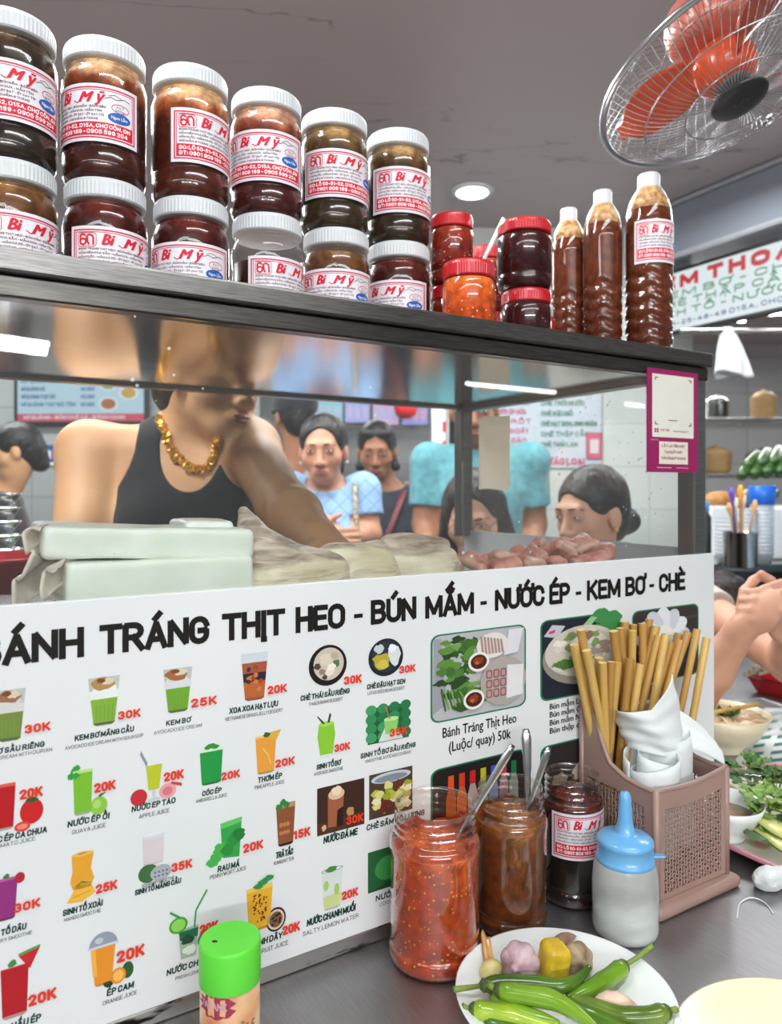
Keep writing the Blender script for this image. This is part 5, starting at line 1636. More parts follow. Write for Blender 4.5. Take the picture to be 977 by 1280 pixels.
def wall(bm, a, b, zt, x0=.10, x1=.90, z0=.016, mesh_top=.022, lattice=True):
    """one wall from a to b (local x, y), zt(u) gives the rim height; a border of solid plastic round a woven field"""
    a, b = Vector((a[0], a[1], 0)), Vector((b[0], b[1], 0))
    nx = 22
    cols = []
    for i in range(nx + 1):
        u = i / nx
        cols.append((u, a.lerp(b, u), zt(u)))
    for i in range(nx):
        (u0, q0, t0), (u1, q1, t1) = cols[i], cols[i + 1]
        um = (u0 + u1) / 2
        if lattice and x0 < um < x1:
            segs = [(z0, z0 + .006), (None, None)]
            f0, f1 = t0 - mesh_top, t1 - mesh_top
            fl = min(f0, f1, .128)
            poly(bm, [(q0.x, q0.y, z0), (q1.x, q1.y, z0), (q1.x, q1.y, z0 + .006), (q0.x, q0.y, z0 + .006)])
            poly(bm, [(q0.x, q0.y, fl), (q1.x, q1.y, fl), (q1.x, q1.y, t1), (q0.x, q0.y, t0)])
        else:
            poly(bm, [(q0.x, q0.y, z0), (q1.x, q1.y, z0), (q1.x, q1.y, t1), (q0.x, q0.y, t0)])
def weave(bm, a, b, z0, z1, out, pitch=.0052):
    """woven field: upright canes with two strands snaking between them"""
    a, b = Vector((a[0], a[1], 0)), Vector((b[0], b[1], 0))
    L = (b - a).length
    d = (b - a) / L
    n = max(3, int(L / pitch))
    m = int((z1 - z0) / .0062)
    for k in range(n + 1):
        x = L * k / n
        q = a + d * x
        pts = []
        for j in range(m * 2 + 1):
            z = z0 + (z1 - z0) * j / (m * 2)
            pts.append((q + d * .0011 * math.sin(j * math.pi / 2 + (0 if k % 2 else math.pi)) + Vector((0, 0, z))))
        tube(bm, pts, .00125, 4, caps=False)
    for j in range(m + 1):
        z = z0 + (z1 - z0) * j / m
        pts = []
        for k in range(n * 2 + 1):
            q = a + d * (L * k / (n * 2))
            pts.append(q + Vector((0, 0, z + .0016 * math.sin(k * math.pi / 2 + (math.pi if j % 2 else 0)))))
        tube(bm, pts, .0009, 4, caps=False)
fl_, fr_, br_, bl_ = (-BWt, -BWs), (BWt, -BWs), (BWt, BWs), (-BWt, BWs)
bm = bmesh.new()
wall(bm, fl_, fr_, lambda u: .1455 + front_sag(u) * .6 + .003 * u)
o = from_bm('front_wall', bm, PINKP, BK); thicken(o, .0032)
bm = bmesh.new(); wall(bm, fl_, bl_, lambda u: top_z(u), .12, .9)
o = from_bm('side_wall', bm, PINKP, BK); thicken(o, .0032)
bm = bmesh.new(); wall(bm, fr_, br_, lambda u: top_z(u) + .003 * (1 - u), .12, .9)
o = from_bm('side_wall', bm, PINKP, BK); thicken(o, .0032)
bm = bmesh.new(); wall(bm, bl_, br_, lambda u: .224, lattice=False)
o = from_bm('back_wall', bm, PINKP, BK); thicken(o, .0032)
WEAVE = PINKP
def field(a, b, x0=.10, x1=.90):
    a, b = Vector((a[0], a[1], 0)), Vector((b[0], b[1], 0))
    return a.lerp(b, x0), a.lerp(b, x1)
for (a, b) in ((fl_, fr_), (fl_, bl_), (fr_, br_)):
    bm = bmesh.new(); q0, q1 = field(a, b); weave(bm, q0, q1, .020, .124, None)
    from_bm('woven_panel', bm, WEAVE, BK, smooth=True)
for (x, y, zt) in ((*fl_, .1455), (*fr_, .1485), (*bl_, .2235), (*br_, .2235)):
    bm = bmesh.new(); tube(bm, [(x, y, .012), (x, y, zt)], .0042, 10); from_bm('corner_rib', bm, PINKP, BK, smooth=True)
bm = bmesh.new()
rim = [(-BWt, BWs, .224)] + [(-BWt, BWs - 2 * BWs * i / 20, top_z(1 - i / 20)) for i in range(21)] + [(-BWt + 2 * BWt * i / 14, -BWs, .1455 + front_sag(i / 14) * .6 + .003 * i / 14) for i in range(1, 15)] + [(BWt, -BWs + 2 * BWs * i / 20, top_z(i / 20) + .003 * (1 - i / 20)) for i in range(1, 21)]
tube(bm, rim[1:], .0030, 8)
from_bm('rim', bm, PINKP, BK, smooth=True)
bm = bmesh.new(); box(bm, (0, -.002, .0075), (BWt + .012, BWs + .0125, .0075), 0, 0, .0055)
from_bm('base_tray', bm, PINKP, BK, smooth=True)

# chopsticks: tops measured on the photograph, feet gathered in the back half of the basket
WOODS = [mat('bamboo_%s' % k, c, rough=.5, vary=.08, scale=26, stretch=(1, 1, .12), color2=d, coat=.1) for k, c, d in (('pale', rgb(222, 186, 108), rgb(196, 156, 82)), ('tan', rgb(206, 164, 88), rgb(176, 132, 64)), ('honey', rgb(190, 146, 72), rgb(158, 114, 50)))]
END = mat('stick_end', rgb(232, 206, 140), rough=.6, vary=.06, scale=200); END_R = mat('stick_end_red', rgb(196, 140, 112), rough=.6, vary=.15, scale=300)
def cpx(c): return 700 + c[0] / 4.885, 760 + c[1] / 4.885
STICKS = [((85, 222), (150, 540), -.050, 0), ((95, 268), (172, 580), -.070, 0), ((126, 132), (150, 300), -.036, 1), ((160, 258), (285, 900), -.078, 0), ((236, 303), (262, 640), -.062, 0),
          ((258, 333), (296, 930), -.084, 0), ((310, 328), (302, 640), -.066, 1), ((350, 333), (296, 920), -.088, 0), ((326, 140), (350, 320), -.040, 1), ((366, 122), (372, 300), -.032, 1),
          ((394, 84), (392, 280), -.026, 1), ((441, 138), (440, 320), -.042, 0), ((426, 310), (345, 700), -.074, 2), ((488, 340), (335, 980), -.092, 0), ((543, 68), (505, 430), -.030, 1),
          ((502, 95), (498, 300), -.038, 2), ((585, 113), (476, 600), -.046, 1), ((600, 170), (500, 560), -.056, 1), ((642, 163), (450, 830), -.064, 0), ((676, 210), (600, 480), -.050, 2),
          ((722, 158), (640, 470), -.034, 2), ((730, 198), (612, 520), -.058, 1), ((780, 148), (650, 520), -.044, 1), ((836, 130), (772, 540), -.040, 1), ((893, 182), (808, 580), -.054, 0), ((445, 100), (438, 260), -.030, 2)]
stick_ref = ['pale bamboo chopstick %s', 'tan bamboo chopstick %s']
LEFT = {0: (.024, (150, 572)), 1: (.016, (178, 600)), 3: (.012, (284, 900)), 4: (.018, (262, 700)), 5: (.011, (297, 940)), 6: (.026, (302, 700)), 7: (.020, (292, 930)), 12: (.026, (345, 760)), 13: (.014, (335, 985))}
for i, (a, b, s, w) in enumerate(STICKS):
    if i in LEFT:
        dt, low = LEFT[i]
        tb = BT0 + dt
        sb, zb = on_side(*cpx(low), tb)
        s = max(BS0 + .012, min(BS1 - .012, sb))
        ta, za = face(*cpx(a), s)
        tb, zb = face(*cpx(low), s)
        k = (.016 - za) / (zb - za)
        tf = min(BT1 - .02, max(BT0 + .010, ta + (tb - ta) * k)); sf = max(BS0 + .016, min(BS1 - .016, s + .004 * (i % 3)))
    else:
        ta, za = face(*cpx(a), s); tb, zb = face(*cpx(b), s)
        k = (.016 - za) / (zb - za)
        tf = ta + (tb - ta) * k
        tf = min(BT1 - .012, max(BT0 + .012, tf)) + .0006 * ((i * 7) % 5 - 2)
        sf = min(BS1 - .016, max(BS0 + .018, s + .012 * ((i % 3) - 1)))
    top, foot = Vector(C(ta, s, za)), Vector(C(tf, sf, .0165))
    d = (top - foot).normalized()
    bm = bmesh.new()
    rt = .0056 if i % 4 else .0060
    n = 8
    tube(bm, [foot, foot + (top - foot) * .5, top], [rt * .62, rt * .86, rt], n)
    bm.faces.ensure_lookup_table()
    for f in bm.faces:
        if len(f.verts) == n and f.calc_center_median().z > top.z - .01: f.material_index = 1
    o = from_bm('chopstick', bm, [WOODS[w], END_R if i in (12, 13) else END], smooth=True)
    sharp_by_angle(o.data, 60)
    tag(o, 'bamboo chopstick standing in the dusty pink basket behind the paper napkins', 'chopstick', 'chopsticks in the dusty pink basket')

# napkins: coiled sheets of soft paper
PAPER = mat('napkin_paper', rgb(226, 232, 232), rough=.8, vary=.03, scale=30, bump=.1, bump_scale=160)
def coil(t, s, z0, r0, r1, turns, h, label, lean=(0, 0), top=None, taper=0.0, ph=0.0):
    """sheet of paper rolled up; top(a) raises the upper edge along the turn"""
    bm = bmesh.new()
    N = int(40 * turns)
    def fn(u, v):
        a = ph + u * turns * 2 * math.pi
        zt = h + (top(u) if top else 0)
        z = v * zt
        r = (r0 + (r1 - r0) * u) * (1 + taper * v) + .0009 * math.sin(a * 3 + v * 4) + .0006 * math.sin(v * 17)
        return Vector((r * math.cos(a) + lean[0] * z, r * math.sin(a) + lean[1] * z, z))
    sheet(bm, N, 12, fn)
    o = from_bm('paper_napkin', bm, PAPER, smooth=True)
    o.location = C(t, s, z0); o.rotation_euler = (0, 0, ANG)
    thicken(o, .0009)
    return tag(o, label, 'napkin', 'rolled paper napkins in the basket')
coil(BT0 + .0395, BS0 + .0375, .055, .0160, .0365, 2.4, .106, 'white napkin roll at the front left corner of the basket rim, its top open', (0, 0), lambda u: .012 * math.sin(u * 8.5 + .6), ph=.5)
coil(BT0 + .0930, BS0 + .0560, .050, .0140, .0370, 3.0, .128, 'wide white napkin roll filling the right half of the basket', (-.10, 0), lambda u: .016 * math.sin(u * 6.5 + 1), ph=1.0)
def cone_napkin():
    """one folded sheet curled into a leaning hood whose corner points up"""
    bm = bmesh.new()
    c0 = Vector(C(BT0 + .078, BS0 + .062, .150))
    def fn(u, v):
        a = math.radians(-225 + 285 * u)
        peak = max(0, 1 - abs(u - .58) / .20)
        z = v * (.066 + .040 * peak + .010 * math.sin(u * 3))
        r = .044 * (1 - .12 * v) + .0022 * math.sin(a * 4 + v * 7) + .0012 * math.sin(v * 22 + a * 2)
        lt = -.026 * v
        q = U1 * (r * math.cos(a) + lt) + U2 * (r * .8 * math.sin(a))
        return c0 + q + Vector((0, 0, z - .020 * (1 - v) * math.cos(a - .3)))
    sheet(bm, 72, 20, fn)
    o = from_bm('paper_napkin', bm, PAPER, smooth=True); thicken(o, .0010)
    return tag(o, 'white napkin hood curling up over the other rolls, one corner pointing up', 'napkin', 'rolled paper napkins in the basket')
cone_napkin()
def flap_napkin():
    bm = bmesh.new()
    c0 = Vector(C(BT0 + .108, BS0 + .046, .172))
    def fn(u, v):
        # square sheet folded over the other rolls, one corner drooping past the right rim
        x = -.034 + .066 * u; y = -.010 + .005 * math.sin(u * 5)
        z = .052 * v * (1 - .45 * abs(u - .25)) - .026 * u * u
        return c0 + U1 * (x + .006 * math.sin(v * 4)) + U2 * (y + .020 * v - .024 * u) + Vector((0, 0, z + .0012 * math.sin(v * 20)))
    sheet(bm, 24, 14, fn)
    o = from_bm('paper_napkin', bm, PAPER, smooth=True); thicken(o, .0010)
    return tag(o, 'loose white napkin sheet at the right of the basket, corner hanging out', 'napkin', 'rolled paper napkins in the basket')
flap_napkin()
# ------------------------------------------------------------------ food behind the glass
def fl(px, py, s):
    t, z = face(px, py, s)
    return np.array([t, s, z])
FLOOR = .3302
def case_item(name, label, cat, group=None):
    return thing(name, label, cat, P0, ANG, group)
RICE = mat('rice_sheet', rgb(238, 242, 232), rough=.32, vary=.03, scale=22, sss=.25, color2=rgb(226, 234, 218), bump=.15, bump_scale=60)
RICE_EDGE = mat('rice_sheet_edge', rgb(226, 214, 198), rough=.2, vary=.05, scale=26, sss=.3, color2=rgb(196, 182, 168))
rice = case_item('rice_sheet_stack', 'tall stack of folded white steamed rice sheets behind the glass at the left', 'rice sheets')
tl, tr = face(80, 700, .05)[0], face(311, 700, .05)[0]
def fold(name, t0, t1, s0, s1, z0, z1, rd, seed, m=RICE, amp=.0016, tilt=0.0):
    so = Solid((t0 - .02, s0 - .02, z0 - .015), (t1 + .02, s1 + .02, z1 + .02), .0028)
    R = Matrix.Rotation(tilt, 3, 'Y')
    so.slab(((t0 + t1) / 2, (s0 + s1) / 2, (z0 + z1) / 2), ((t1 - t0) / 2, (s1 - s0) / 2, (z1 - z0) / 2), rd, R)
    so.rough(amp, 60, seed)
    return solid_obj(name, so, m, rice, 1)
fold('sheet_fold', tl + .004, tr, .040, .150, FLOOR, .386, .005, 1)
fold('sheet_fold', tl, tr + .001, .034, .155, .384, .429, .0035, 2, amp=.0012)
tl2 = face(50, 655, .06)[0]
fold('sheet_fold', tl2, tr + .006, .045, .165, .4275, .4600, .006, 3, tilt=.045)
fold('sheet_fold', tr - .062, tr - .006, .075, .150, .438, .4650, .006, 4, tilt=.03)
def flap(pxs, s0, s1, seed):
    bm = bmesh.new()
    pts = [Vector(fl(x, y, s0)) for (x, y) in pxs]
    def fn(u, v):
        k = u * (len(pts) - 1); i = min(int(k), len(pts) - 2); f = k - i
        p = pts[i].lerp(pts[i + 1], f)
        q = Vector((tl + .015, 0, min(max(p.z, .345), .44)))
        return Vector((p.x + (q.x - p.x) * v ** 1.2, s0 + (s1 - s0) * v + .004 * math.sin(u * 9 + seed), p.z + .005 * math.sin(v * 6 + u * 8 + seed)))
    sheet(bm, 30, 12, fn)
    o = from_bm('loose_edge', bm, RICE_EDGE, rice, smooth=True); thicken(o, .0022)
flap([(50, 664), (28, 670), (33, 688), (42, 698)], .055, .120, 0)
flap([(42, 697), (30, 707), (22, 724), (16, 735), (15, 752)], .045, .110, 2)
flap([(70, 705), (58, 716), (50, 735), (52, 752)], .036, .070, 4)

def pork_mat(name, zmid, k=.02, seed=0.0):
    """cooked pork: fibrous grey-brown meat above a layer of cream fat, the border wandering"""
    m = bpy.data.materials.new(name)
    n, l = nodes_of(m); b = n['Principled BSDF']
    b.inputs['Roughness'].default_value = .36; b.inputs['Subsurface Weight'].default_value = .12; b.inputs['Subsurface Radius'].default_value = (.008, .005, .003)
    tc = n.new('ShaderNodeTexCoord')
    def noise(sc, st, det=5, w=0.0):
        mp = n.new('ShaderNodeMapping'); mp.inputs['Scale'].default_value = st; mp.inputs['Location'].default_value = (seed, seed * 2, 0)
        mp.inputs['Rotation'].default_value = (0, .35, 0)
        l.new(tc.outputs['Object'], mp.inputs['Vector'])
        z = n.new('ShaderNodeTexNoise'); z.inputs['Scale'].default_value = sc; z.inputs['Detail'].default_value = det; z.inputs['Distortion'].default_value = w
        l.new(mp.outputs['Vector'], z.inputs['Vector']); return z.outputs['Fac']
    def ramp(f, p0, c0, p1, c1):
        r = n.new('ShaderNodeValToRGB'); e = r.color_ramp.elements
        e[0].position, e[0].color, e[1].position, e[1].color = p0, c0, p1, c1
        l.new(f, r.inputs['Fac']); return r.outputs['Color']
    fib = noise(32, (.5, 1, 3.2), 6, .6)
    meat = ramp(fib, .36, rgb(142, 120, 100), .64, rgb(222, 204, 184))
    fat = ramp(noise(16, (.6, 1, 2.5), 4, .4), .35, rgb(206, 192, 156), .65, rgb(238, 230, 204))
    sp = n.new('ShaderNodeSeparateXYZ'); l.new(tc.outputs['Object'], sp.inputs[0])
    ma = n.new('ShaderNodeMath'); ma.operation = 'MULTIPLY_ADD'; ma.inputs[1].default_value = k * 2; ma.inputs[2].default_value = -k
    l.new(noise(14, (1, 1, 1), 4), ma.inputs[0])
    ad = n.new('ShaderNodeMath'); ad.operation = 'ADD'; l.new(sp.outputs['Z'], ad.inputs[0]); l.new(ma.outputs[0], ad.inputs[1])
    mr = n.new('ShaderNodeMapRange'); mr.inputs['From Min'].default_value = zmid - .003; mr.inputs['From Max'].default_value = zmid + .003
    l.new(ad.outputs[0], mr.inputs['Value'])
    mx = n.new('ShaderNodeMix'); mx.data_type = 'RGBA'
    l.new(mr.outputs[0], mx.inputs['Factor']); l.new(fat, mx.inputs['A']); l.new(meat, mx.inputs['B'])
    l.new(mx.outputs['Result'], b.inputs['Base Color'])
    bn = n.new('ShaderNodeBump'); bn.inputs['Strength'].default_value = .8; bn.inputs['Distance'].default_value = .006
    l.new(fib, bn.inputs['Height']); l.new(bn.outputs['Normal'], b.inputs['Normal'])
    return m
def pork(label, caps, bounds, seed, zmid, k=.02, cell=.0026, amp=.0032):
    t = case_item('boiled_pork_slab', label, 'meat', 'boiled pork slabs behind the glass')
    so = Solid(bounds[0], bounds[1], cell)
    for (a, b, ra, rb) in caps: so.cap(a, b, ra, rb, .018)
    so.rough(amp, 85, seed, 4)
    so.half((0, 0, FLOOR + .0005), (0, 0, -1))
    solid_obj('slab_body', so, pork_mat('pork_%d' % seed, zmid, k, seed), t)
    return t
def bounds_of(caps):
    P = np.array([c[i] for c in caps for i in (0, 1)]); r = max(max(c[2], c[3]) for c in caps) + .02
    lo, hi = P.min(0) - r, P.max(0) + r
    lo[2] = max(lo[2], FLOOR - .012); lo[1] = max(lo[1], .008)
    return lo, hi
c1 = [(fl(305, 640, .13), fl(322, 690, .10), .008, .030), (fl(318, 668, .15), fl(345, 694, .13), .016, .026), (fl(322, 700, .09), fl(372, 704, .10), .034, .022), (fl(345, 718, .075), fl(412, 716, .085), .030, .024), (fl(330, 740, .08), fl(400, 742, .09), .036, .034)]
pork('large grey boiled pork slab rising to a point beside the rice sheets', c1, bounds_of(c1), 11, fl(350, 706, .085)[2], .022)
c2 = [(fl(415, 698, .100), fl(470, 690, .110), .019, .016), (fl(405, 712, .095), fl(475, 704, .100), .018, .020), (fl(410, 735, .10), fl(475, 728, .11), .032, .030)]
pork('pale fatty boiled pork slab in the middle of the three', c2, bounds_of(c2), 12, fl(440, 684, .1)[2], .024)
c3 = [(fl(488, 682, .150), fl(552, 682, .16), .017, .013), (fl(478, 704, .13), fl(556, 699, .13), .022, .016), (fl(490, 725, .135), fl(550, 718, .14), .034, .028)]
pork('boiled pork slab at the right end, next to the rear post', c3, bounds_of(c3), 13, fl(520, 692, .14)[2], .016)

ROAST = mat('roast_pork', rgb(206, 142, 124), rough=.35, scale=34, color2=rgb(160, 88, 72), bump=.5, bump_scale=120, sss=.1)
ROAST_F = mat('roast_fat', rgb(206, 168, 148), rough=.35, scale=30, color2=rgb(176, 128, 108), bump=.3, bump_scale=90)
vars_ = []
for k in range(5):
    so = Solid((-.035, -.03, -.014), (.035, .03, .022), .0022)
    so.slab((0, 0, .002), (.021 + .003 * (k % 3), .014 + .002 * (k % 2), .0075), .006, Matrix.Rotation(.15 * k, 3, 'X'))
    so.cap((-.012, .004, .006), (.014, -.002, .008), .006, .005, .01)
    so.rough(.0022, 130, 30 + k)
    me = so.mesh('roast_pork_slice'); me.materials.append(ROAST); me.materials.append(ROAST_F)
    for p in me.polygons:
        if p.center.y + .004 * math.sin(p.center.x * 200 + k) > .006: p.material_index = 1
    vars_.append(me)
RS = [(594, 704, .07), (612, 702, .09), (632, 700, .07), (650, 698, .10), (668, 695, .07), (684, 690, .10), (700, 690, .07), (716, 687, .10), (733, 688, .07), (748, 690, .10),
      (662, 706, .045), (690, 704, .045), (718, 702, .045), (742, 699, .05), (676, 684, .13), (702, 681, .13), (724, 679, .13), (741, 684, .13), (630, 708, .05)]
r_ = random.Random(4)
for i, (px, py, s) in enumerate(RS):
    o = bpy.data.objects.new('roast_pork_slice', vars_[i % 5]); link(o)
    t_, z_ = face(px, py, s)
    o.location = C(t_, s, z_ - .002); o.rotation_euler = (r_.uniform(-.5, .5), r_.uniform(-.5, .5), r_.uniform(0, 6.28))
    k = r_.uniform(.85, 1.1); o.scale = (k, k, k)
    tag(o, 'reddish roast pork slice in the heap at the right end of the glass case', 'meat', 'roast pork slices in the case')
# the metal dish that lifts the slices to the rim of the banner
bm = bmesh.new()
c_ = C(face(668, 700, .085)[0], .085, 0)
dish = thing('meat_tray', 'shallow steel tray under the heap of roast pork slices', 'tray', (c_.x, c_.y, TAB + FLOOR), ANG)
span(bm, (-.115, -.06, .0), (.115, .085, .048), bev=.006)
from_bm('tray_body', bm, STEEL, dish)

# ------------------------------------------------------------------ payment poster and stand-in reflection on the glass
pq = [face(809, 459, -.0065), face(872, 463, -.0065), face(872, 591, -.0065), face(807, 588, -.0065)]
x0, x1 = pq[0][0], pq[1][0]; z1, z0 = pq[0][1], pq[2][1]
post = thing('payment_poster', 'magenta payment poster with a white panel on the right end of the case glass', 'poster', P0, ANG)
bm = bmesh.new(); span(bm, (x0, -.0062, z0), (x1, -.0045, z1)); from_bm('poster_card', bm, mat('magenta_card', rgb(150, 26, 92), rough=.3, vary=.03), post)
w_, h_ = x1 - x0, z1 - z0
def Q(u, v, l=0.0): return (x0 + w_ * u, -.0064 - l, z0 + h_ * v)
def qrect(bm, u0, v0, u1, v1, mi=0, l=0.0): poly(bm, [Q(u0, v0, l), Q(u1, v0, l), Q(u1, v1, l), Q(u0, v1, l)], mi)
bm = bmesh.new(); qrect(bm, .09, .34, .91, .95)
from_bm('white_panel', bm, mat('poster_white', rgb(226, 226, 214), rough=.35, vary=.02), post)
bm = bmesh.new()
for (u, v, a, b) in ((.14, .92, 1, -1), (.86, .92, -1, -1), (.14, .46, 1, 1), (.86, .46, -1, 1)):
    for (du, dv) in ((.06 * a, .008 * b), (.016 * a, .032 * b)):
        qrect(bm, min(u, u + du), min(v, v + dv), max(u, u + du), max(v, v + dv), 0, .0002)
strokes(bm, 'VIETQR', lambda a, b: (Q(.24, .40)[0] + a, -.0067, Q(.24, .40)[2] + b), w_ * .18, h_ * .02, 1, .2)
strokes(bm, 'NAPAS 247', lambda a, b: (Q(.50, .395)[0] + a, -.0067, Q(.5, .395)[2] + b), w_ * .30, h_ * .016, 2, .2)
for i in range(4): qrect(bm, .13 + .045 * (i % 2), .385 + .022 * (i // 2), .165 + .045 * (i % 2), .402 + .022 * (i // 2), 3, .0002)
qrect(bm, .40, .505, .58, .512, 0, .0002)
from_bm('poster_marks', bm, [ink('3a3236'), ink('c0303a'), ink('34405a'), ink('a51f5c')], post)
bm = bmesh.new(); qrect(bm, .22, .08, .79, .30, 0, .0002)
from_bm('paper_slip', bm, mat('slip_paper', rgb(226, 220, 206), rough=.6, vary=.02), post)
bm = bmesh.new()
for i, (s_, w2) in enumerate((('LẤY LẠI TIỀN MẶT', .46), ('TẠI QUẦY NÀY', .36), ('CẢM ƠN QUÝ KHÁCH', .48))):
    strokes(bm, s_, lambda a, b: (Q(.5 - w2 / 2, 0)[0] + a, -.0070, Q(0, .245 - .06 * i)[2] + b), w_ * w2, h_ * .026, 0, .18)
from_bm('slip_text', bm, ink('9a4a48'), post)
bm = bmesh.new()
strokes(bm, 'MOMO', lambda a, b: (Q(.06, .31)[0] + a, -.0067, Q(0, .306)[2] + b), w_ * .14, h_ * .014, 0, .2)
qrect(bm, .18, .042, .46, .048); qrect(bm, .56, .042, .80, .048)
from_bm('small_print', bm, ink('e0b8cc'), post)

# pale sheet standing in for a reflection in the side glass, beside the rear post
def side_pt(px, py, t=TR - .0045):
    d = Vector(((px - CX) / F, 1.0, (HY - py) / F)); b0 = Vector((P0.x, P0.y, 0))
    k = (t + b0.dot(U1)) / (d.x * U1.x + d.y * U1.y)
    q = d * k
    return (q - b0).dot(U2), q.z + EYE - TAB
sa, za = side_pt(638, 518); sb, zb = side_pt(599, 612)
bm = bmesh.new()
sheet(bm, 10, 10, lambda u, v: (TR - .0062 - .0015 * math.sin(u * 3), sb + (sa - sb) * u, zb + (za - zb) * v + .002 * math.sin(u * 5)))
cp = mat('reflection_cream', rgb(232, 222, 206), rough=.6, vary=.04, scale=20)
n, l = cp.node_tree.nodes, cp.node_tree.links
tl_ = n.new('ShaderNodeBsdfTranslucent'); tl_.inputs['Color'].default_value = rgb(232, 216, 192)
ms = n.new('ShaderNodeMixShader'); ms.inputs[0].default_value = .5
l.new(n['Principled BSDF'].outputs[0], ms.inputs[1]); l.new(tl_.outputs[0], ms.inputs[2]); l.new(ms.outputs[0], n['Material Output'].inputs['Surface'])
o = from_bm('reflection_sheet', bm, cp, smooth=True)
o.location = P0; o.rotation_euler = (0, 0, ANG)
tag(o, 'blank cream sheet standing in for a reflection in the side glass next to the rear post', 'notice')
# ------------------------------------------------------------------ white plate with garlic, lemon and chilies
CERAM = mat('white_ceramic', rgb(234, 240, 238), rough=.18, vary=.02, scale=10, coat=.4)
CREAM = mat('cream_melamine', rgb(232, 222, 190), rough=.25, vary=.03, scale=10, coat=.3)
def plate(label, c, R, m, h=.024, group=None, name='plate'):
    bm = bmesh.new()
    lathe(bm, [(0, .003), (R * .52, .003), (R * .55, 0), (R * .58, 0), (R * .60, .004), (R * .86, h * .55), (R * .99, h * .94), (R, h), (R * .985, h), (R * .85, h * .66), (R * .64, .0095), (R * .56, .0075), (0, .007)], 72, cap_b=False, cap_t=False)
    o = from_bm(name, bm, m, smooth=True)
    o.location = (c[0], c[1], TAB + .0003)
    return tag(o, label, 'plate', group)
PC = (.1636, .695)
plate('white plate of garlic and green chilies in front of the open sauce jars', PC, .1025, CERAM)
plate('empty cream plate cut by the lower right corner', (.354, .603), .116, CREAM, .022)
def vt(px, py, h): return on_table(px, py, h)
def chili_mat(name, a, b):
    return mat(name, a, rough=.22, color2=b, scale=22, coat=.35, detail=1.5, lo=.4, hi=.62)
CH = [chili_mat('chili_green', rgb(118, 158, 36), rgb(88, 132, 24)), chili_mat('chili_dark', rgb(78, 116, 30), rgb(56, 92, 22)), chili_mat('chili_yellow', rgb(158, 186, 46), rgb(112, 152, 32)), chili_mat('chili_olive', rgb(110, 134, 42), rgb(76, 104, 26))]
STEM = mat('chili_stem', rgb(124, 148, 60), rough=.5, vary=.1, scale=60)
CALYX = mat('chili_calyx', rgb(70, 88, 38), rough=.5, vary=.1, scale=60)
def smoothpath(p, n=26):
    p = [Vector(x) for x in p]
    out = []
    m = len(p) - 1
    for i in range(n):
        u = i / (n - 1) * m; k = min(int(u), m - 1); f = u - k
        a, b, c, d = p[max(0, k - 1)], p[k], p[k + 1], p[min(m, k + 2)]
        out.append(.5 * ((2 * b) + (c - a) * f + (2 * a - 5 * b + 4 * c - d) * f * f + (3 * b - a - 3 * c + d) * f ** 3))
    return out
def chili(label, stem, body, r, m, tipr=.12):
    t = thing('green_chili', label, 'chili', body[0], group='green chilies on the white plate')
    o0 = Vector(body[0])
    pts = [q - o0 for q in smoothpath(body, 30)]
    rad = []
    for i in range(30):
        u = i / 29
        k = (min(1, .62 + u * 3.2) if u < .12 else 1.0) * (1 if u < .45 else 1 - (1 - tipr) * ((u - .45) / .55) ** 1.5)
        rad.append(r * k * (1 + .03 * math.sin(u * 19)))
    rad[-1] *= .4
    bm = bmesh.new(); tube(bm, pts, rad, 14)
    from_bm('pod', bm, CH[m], t, smooth=True)
    d = (pts[0] - pts[1]).normalized()
    bm = bmesh.new(); tube(bm, [pts[0] - d * r * .45, pts[0] - d * r * .1, pts[0] + d * r * .25, pts[0] + d * r * .5], [r * .74, r * .80, r * .52, r * .22], 12)
    from_bm('calyx', bm, CALYX, t, smooth=True)
    sp = [pts[0] + d * r * .3] + [Vector(q) - o0 for q in stem]
    sp = smoothpath(sp, 10) if len(sp) > 2 else sp
    n = len(sp)
    bm = bmesh.new(); tube(bm, sp, [r * (.26 + .10 * (i / (n - 1)) ** 3) for i in range(n)], 8)
    from_bm('stem', bm, STEM, t, smooth=True)
    return t
chili('dark green chili whose stem sticks out left over the plate rim', [vt(567, 1237, .033)], [vt(603, 1232, .026), vt(632, 1229, .026), vt(668, 1230, .026), vt(700, 1233, .027), vt(722, 1224, .028), vt(738, 1207, .032)], .0078, 1, .30)
chili('thick bright green chili with its stem pointing up to the right', [vt(796, 1197, .028), vt(815, 1182, .036)], [vt(780, 1207, .023), vt(758, 1224, .021), vt(735, 1238, .020), vt(708, 1249, .019)], .0088, 0, .45)
chili('bright green chili lying diagonally across the top of the pile', [vt(610, 1230, .034)], [vt(622, 1238, .033), vt(655, 1243, .034), vt(690, 1250, .034), vt(720, 1266, .033), vt(748, 1288, .030)], .0086, 0, .3)
chili('yellow-green chili at the left edge of the pile, lying lowest', [vt(578, 1258, .024)], [vt(590, 1262, .020), vt(625, 1267, .020), vt(660, 1276, .019), vt(705, 1290, .018)], .0086, 2, .3)
chili('green chili half covered by the diagonal one, bent in the middle', [vt(612, 1238, .022)], [vt(618, 1245, .021), vt(634, 1260, .021), vt(670, 1272, .021), vt(700, 1280, .020)], .0080, 0, .3)
chili('olive green chili at the right with its blunt end near the plate rim', [vt(845, 1262, .030)], [vt(834, 1264, .024), vt(812, 1270, .022), vt(780, 1270, .022), vt(745, 1258, .023), vt(712, 1246, .026)], .0084, 3, .35)
chili('slim dark green chili showing between the diagonal and the olive one', [vt(700, 1246, .026)], [vt(712, 1256, .020), vt(735, 1266, .018), vt(770, 1282, .018), vt(800, 1296, .017)], .0070, 1, .3)
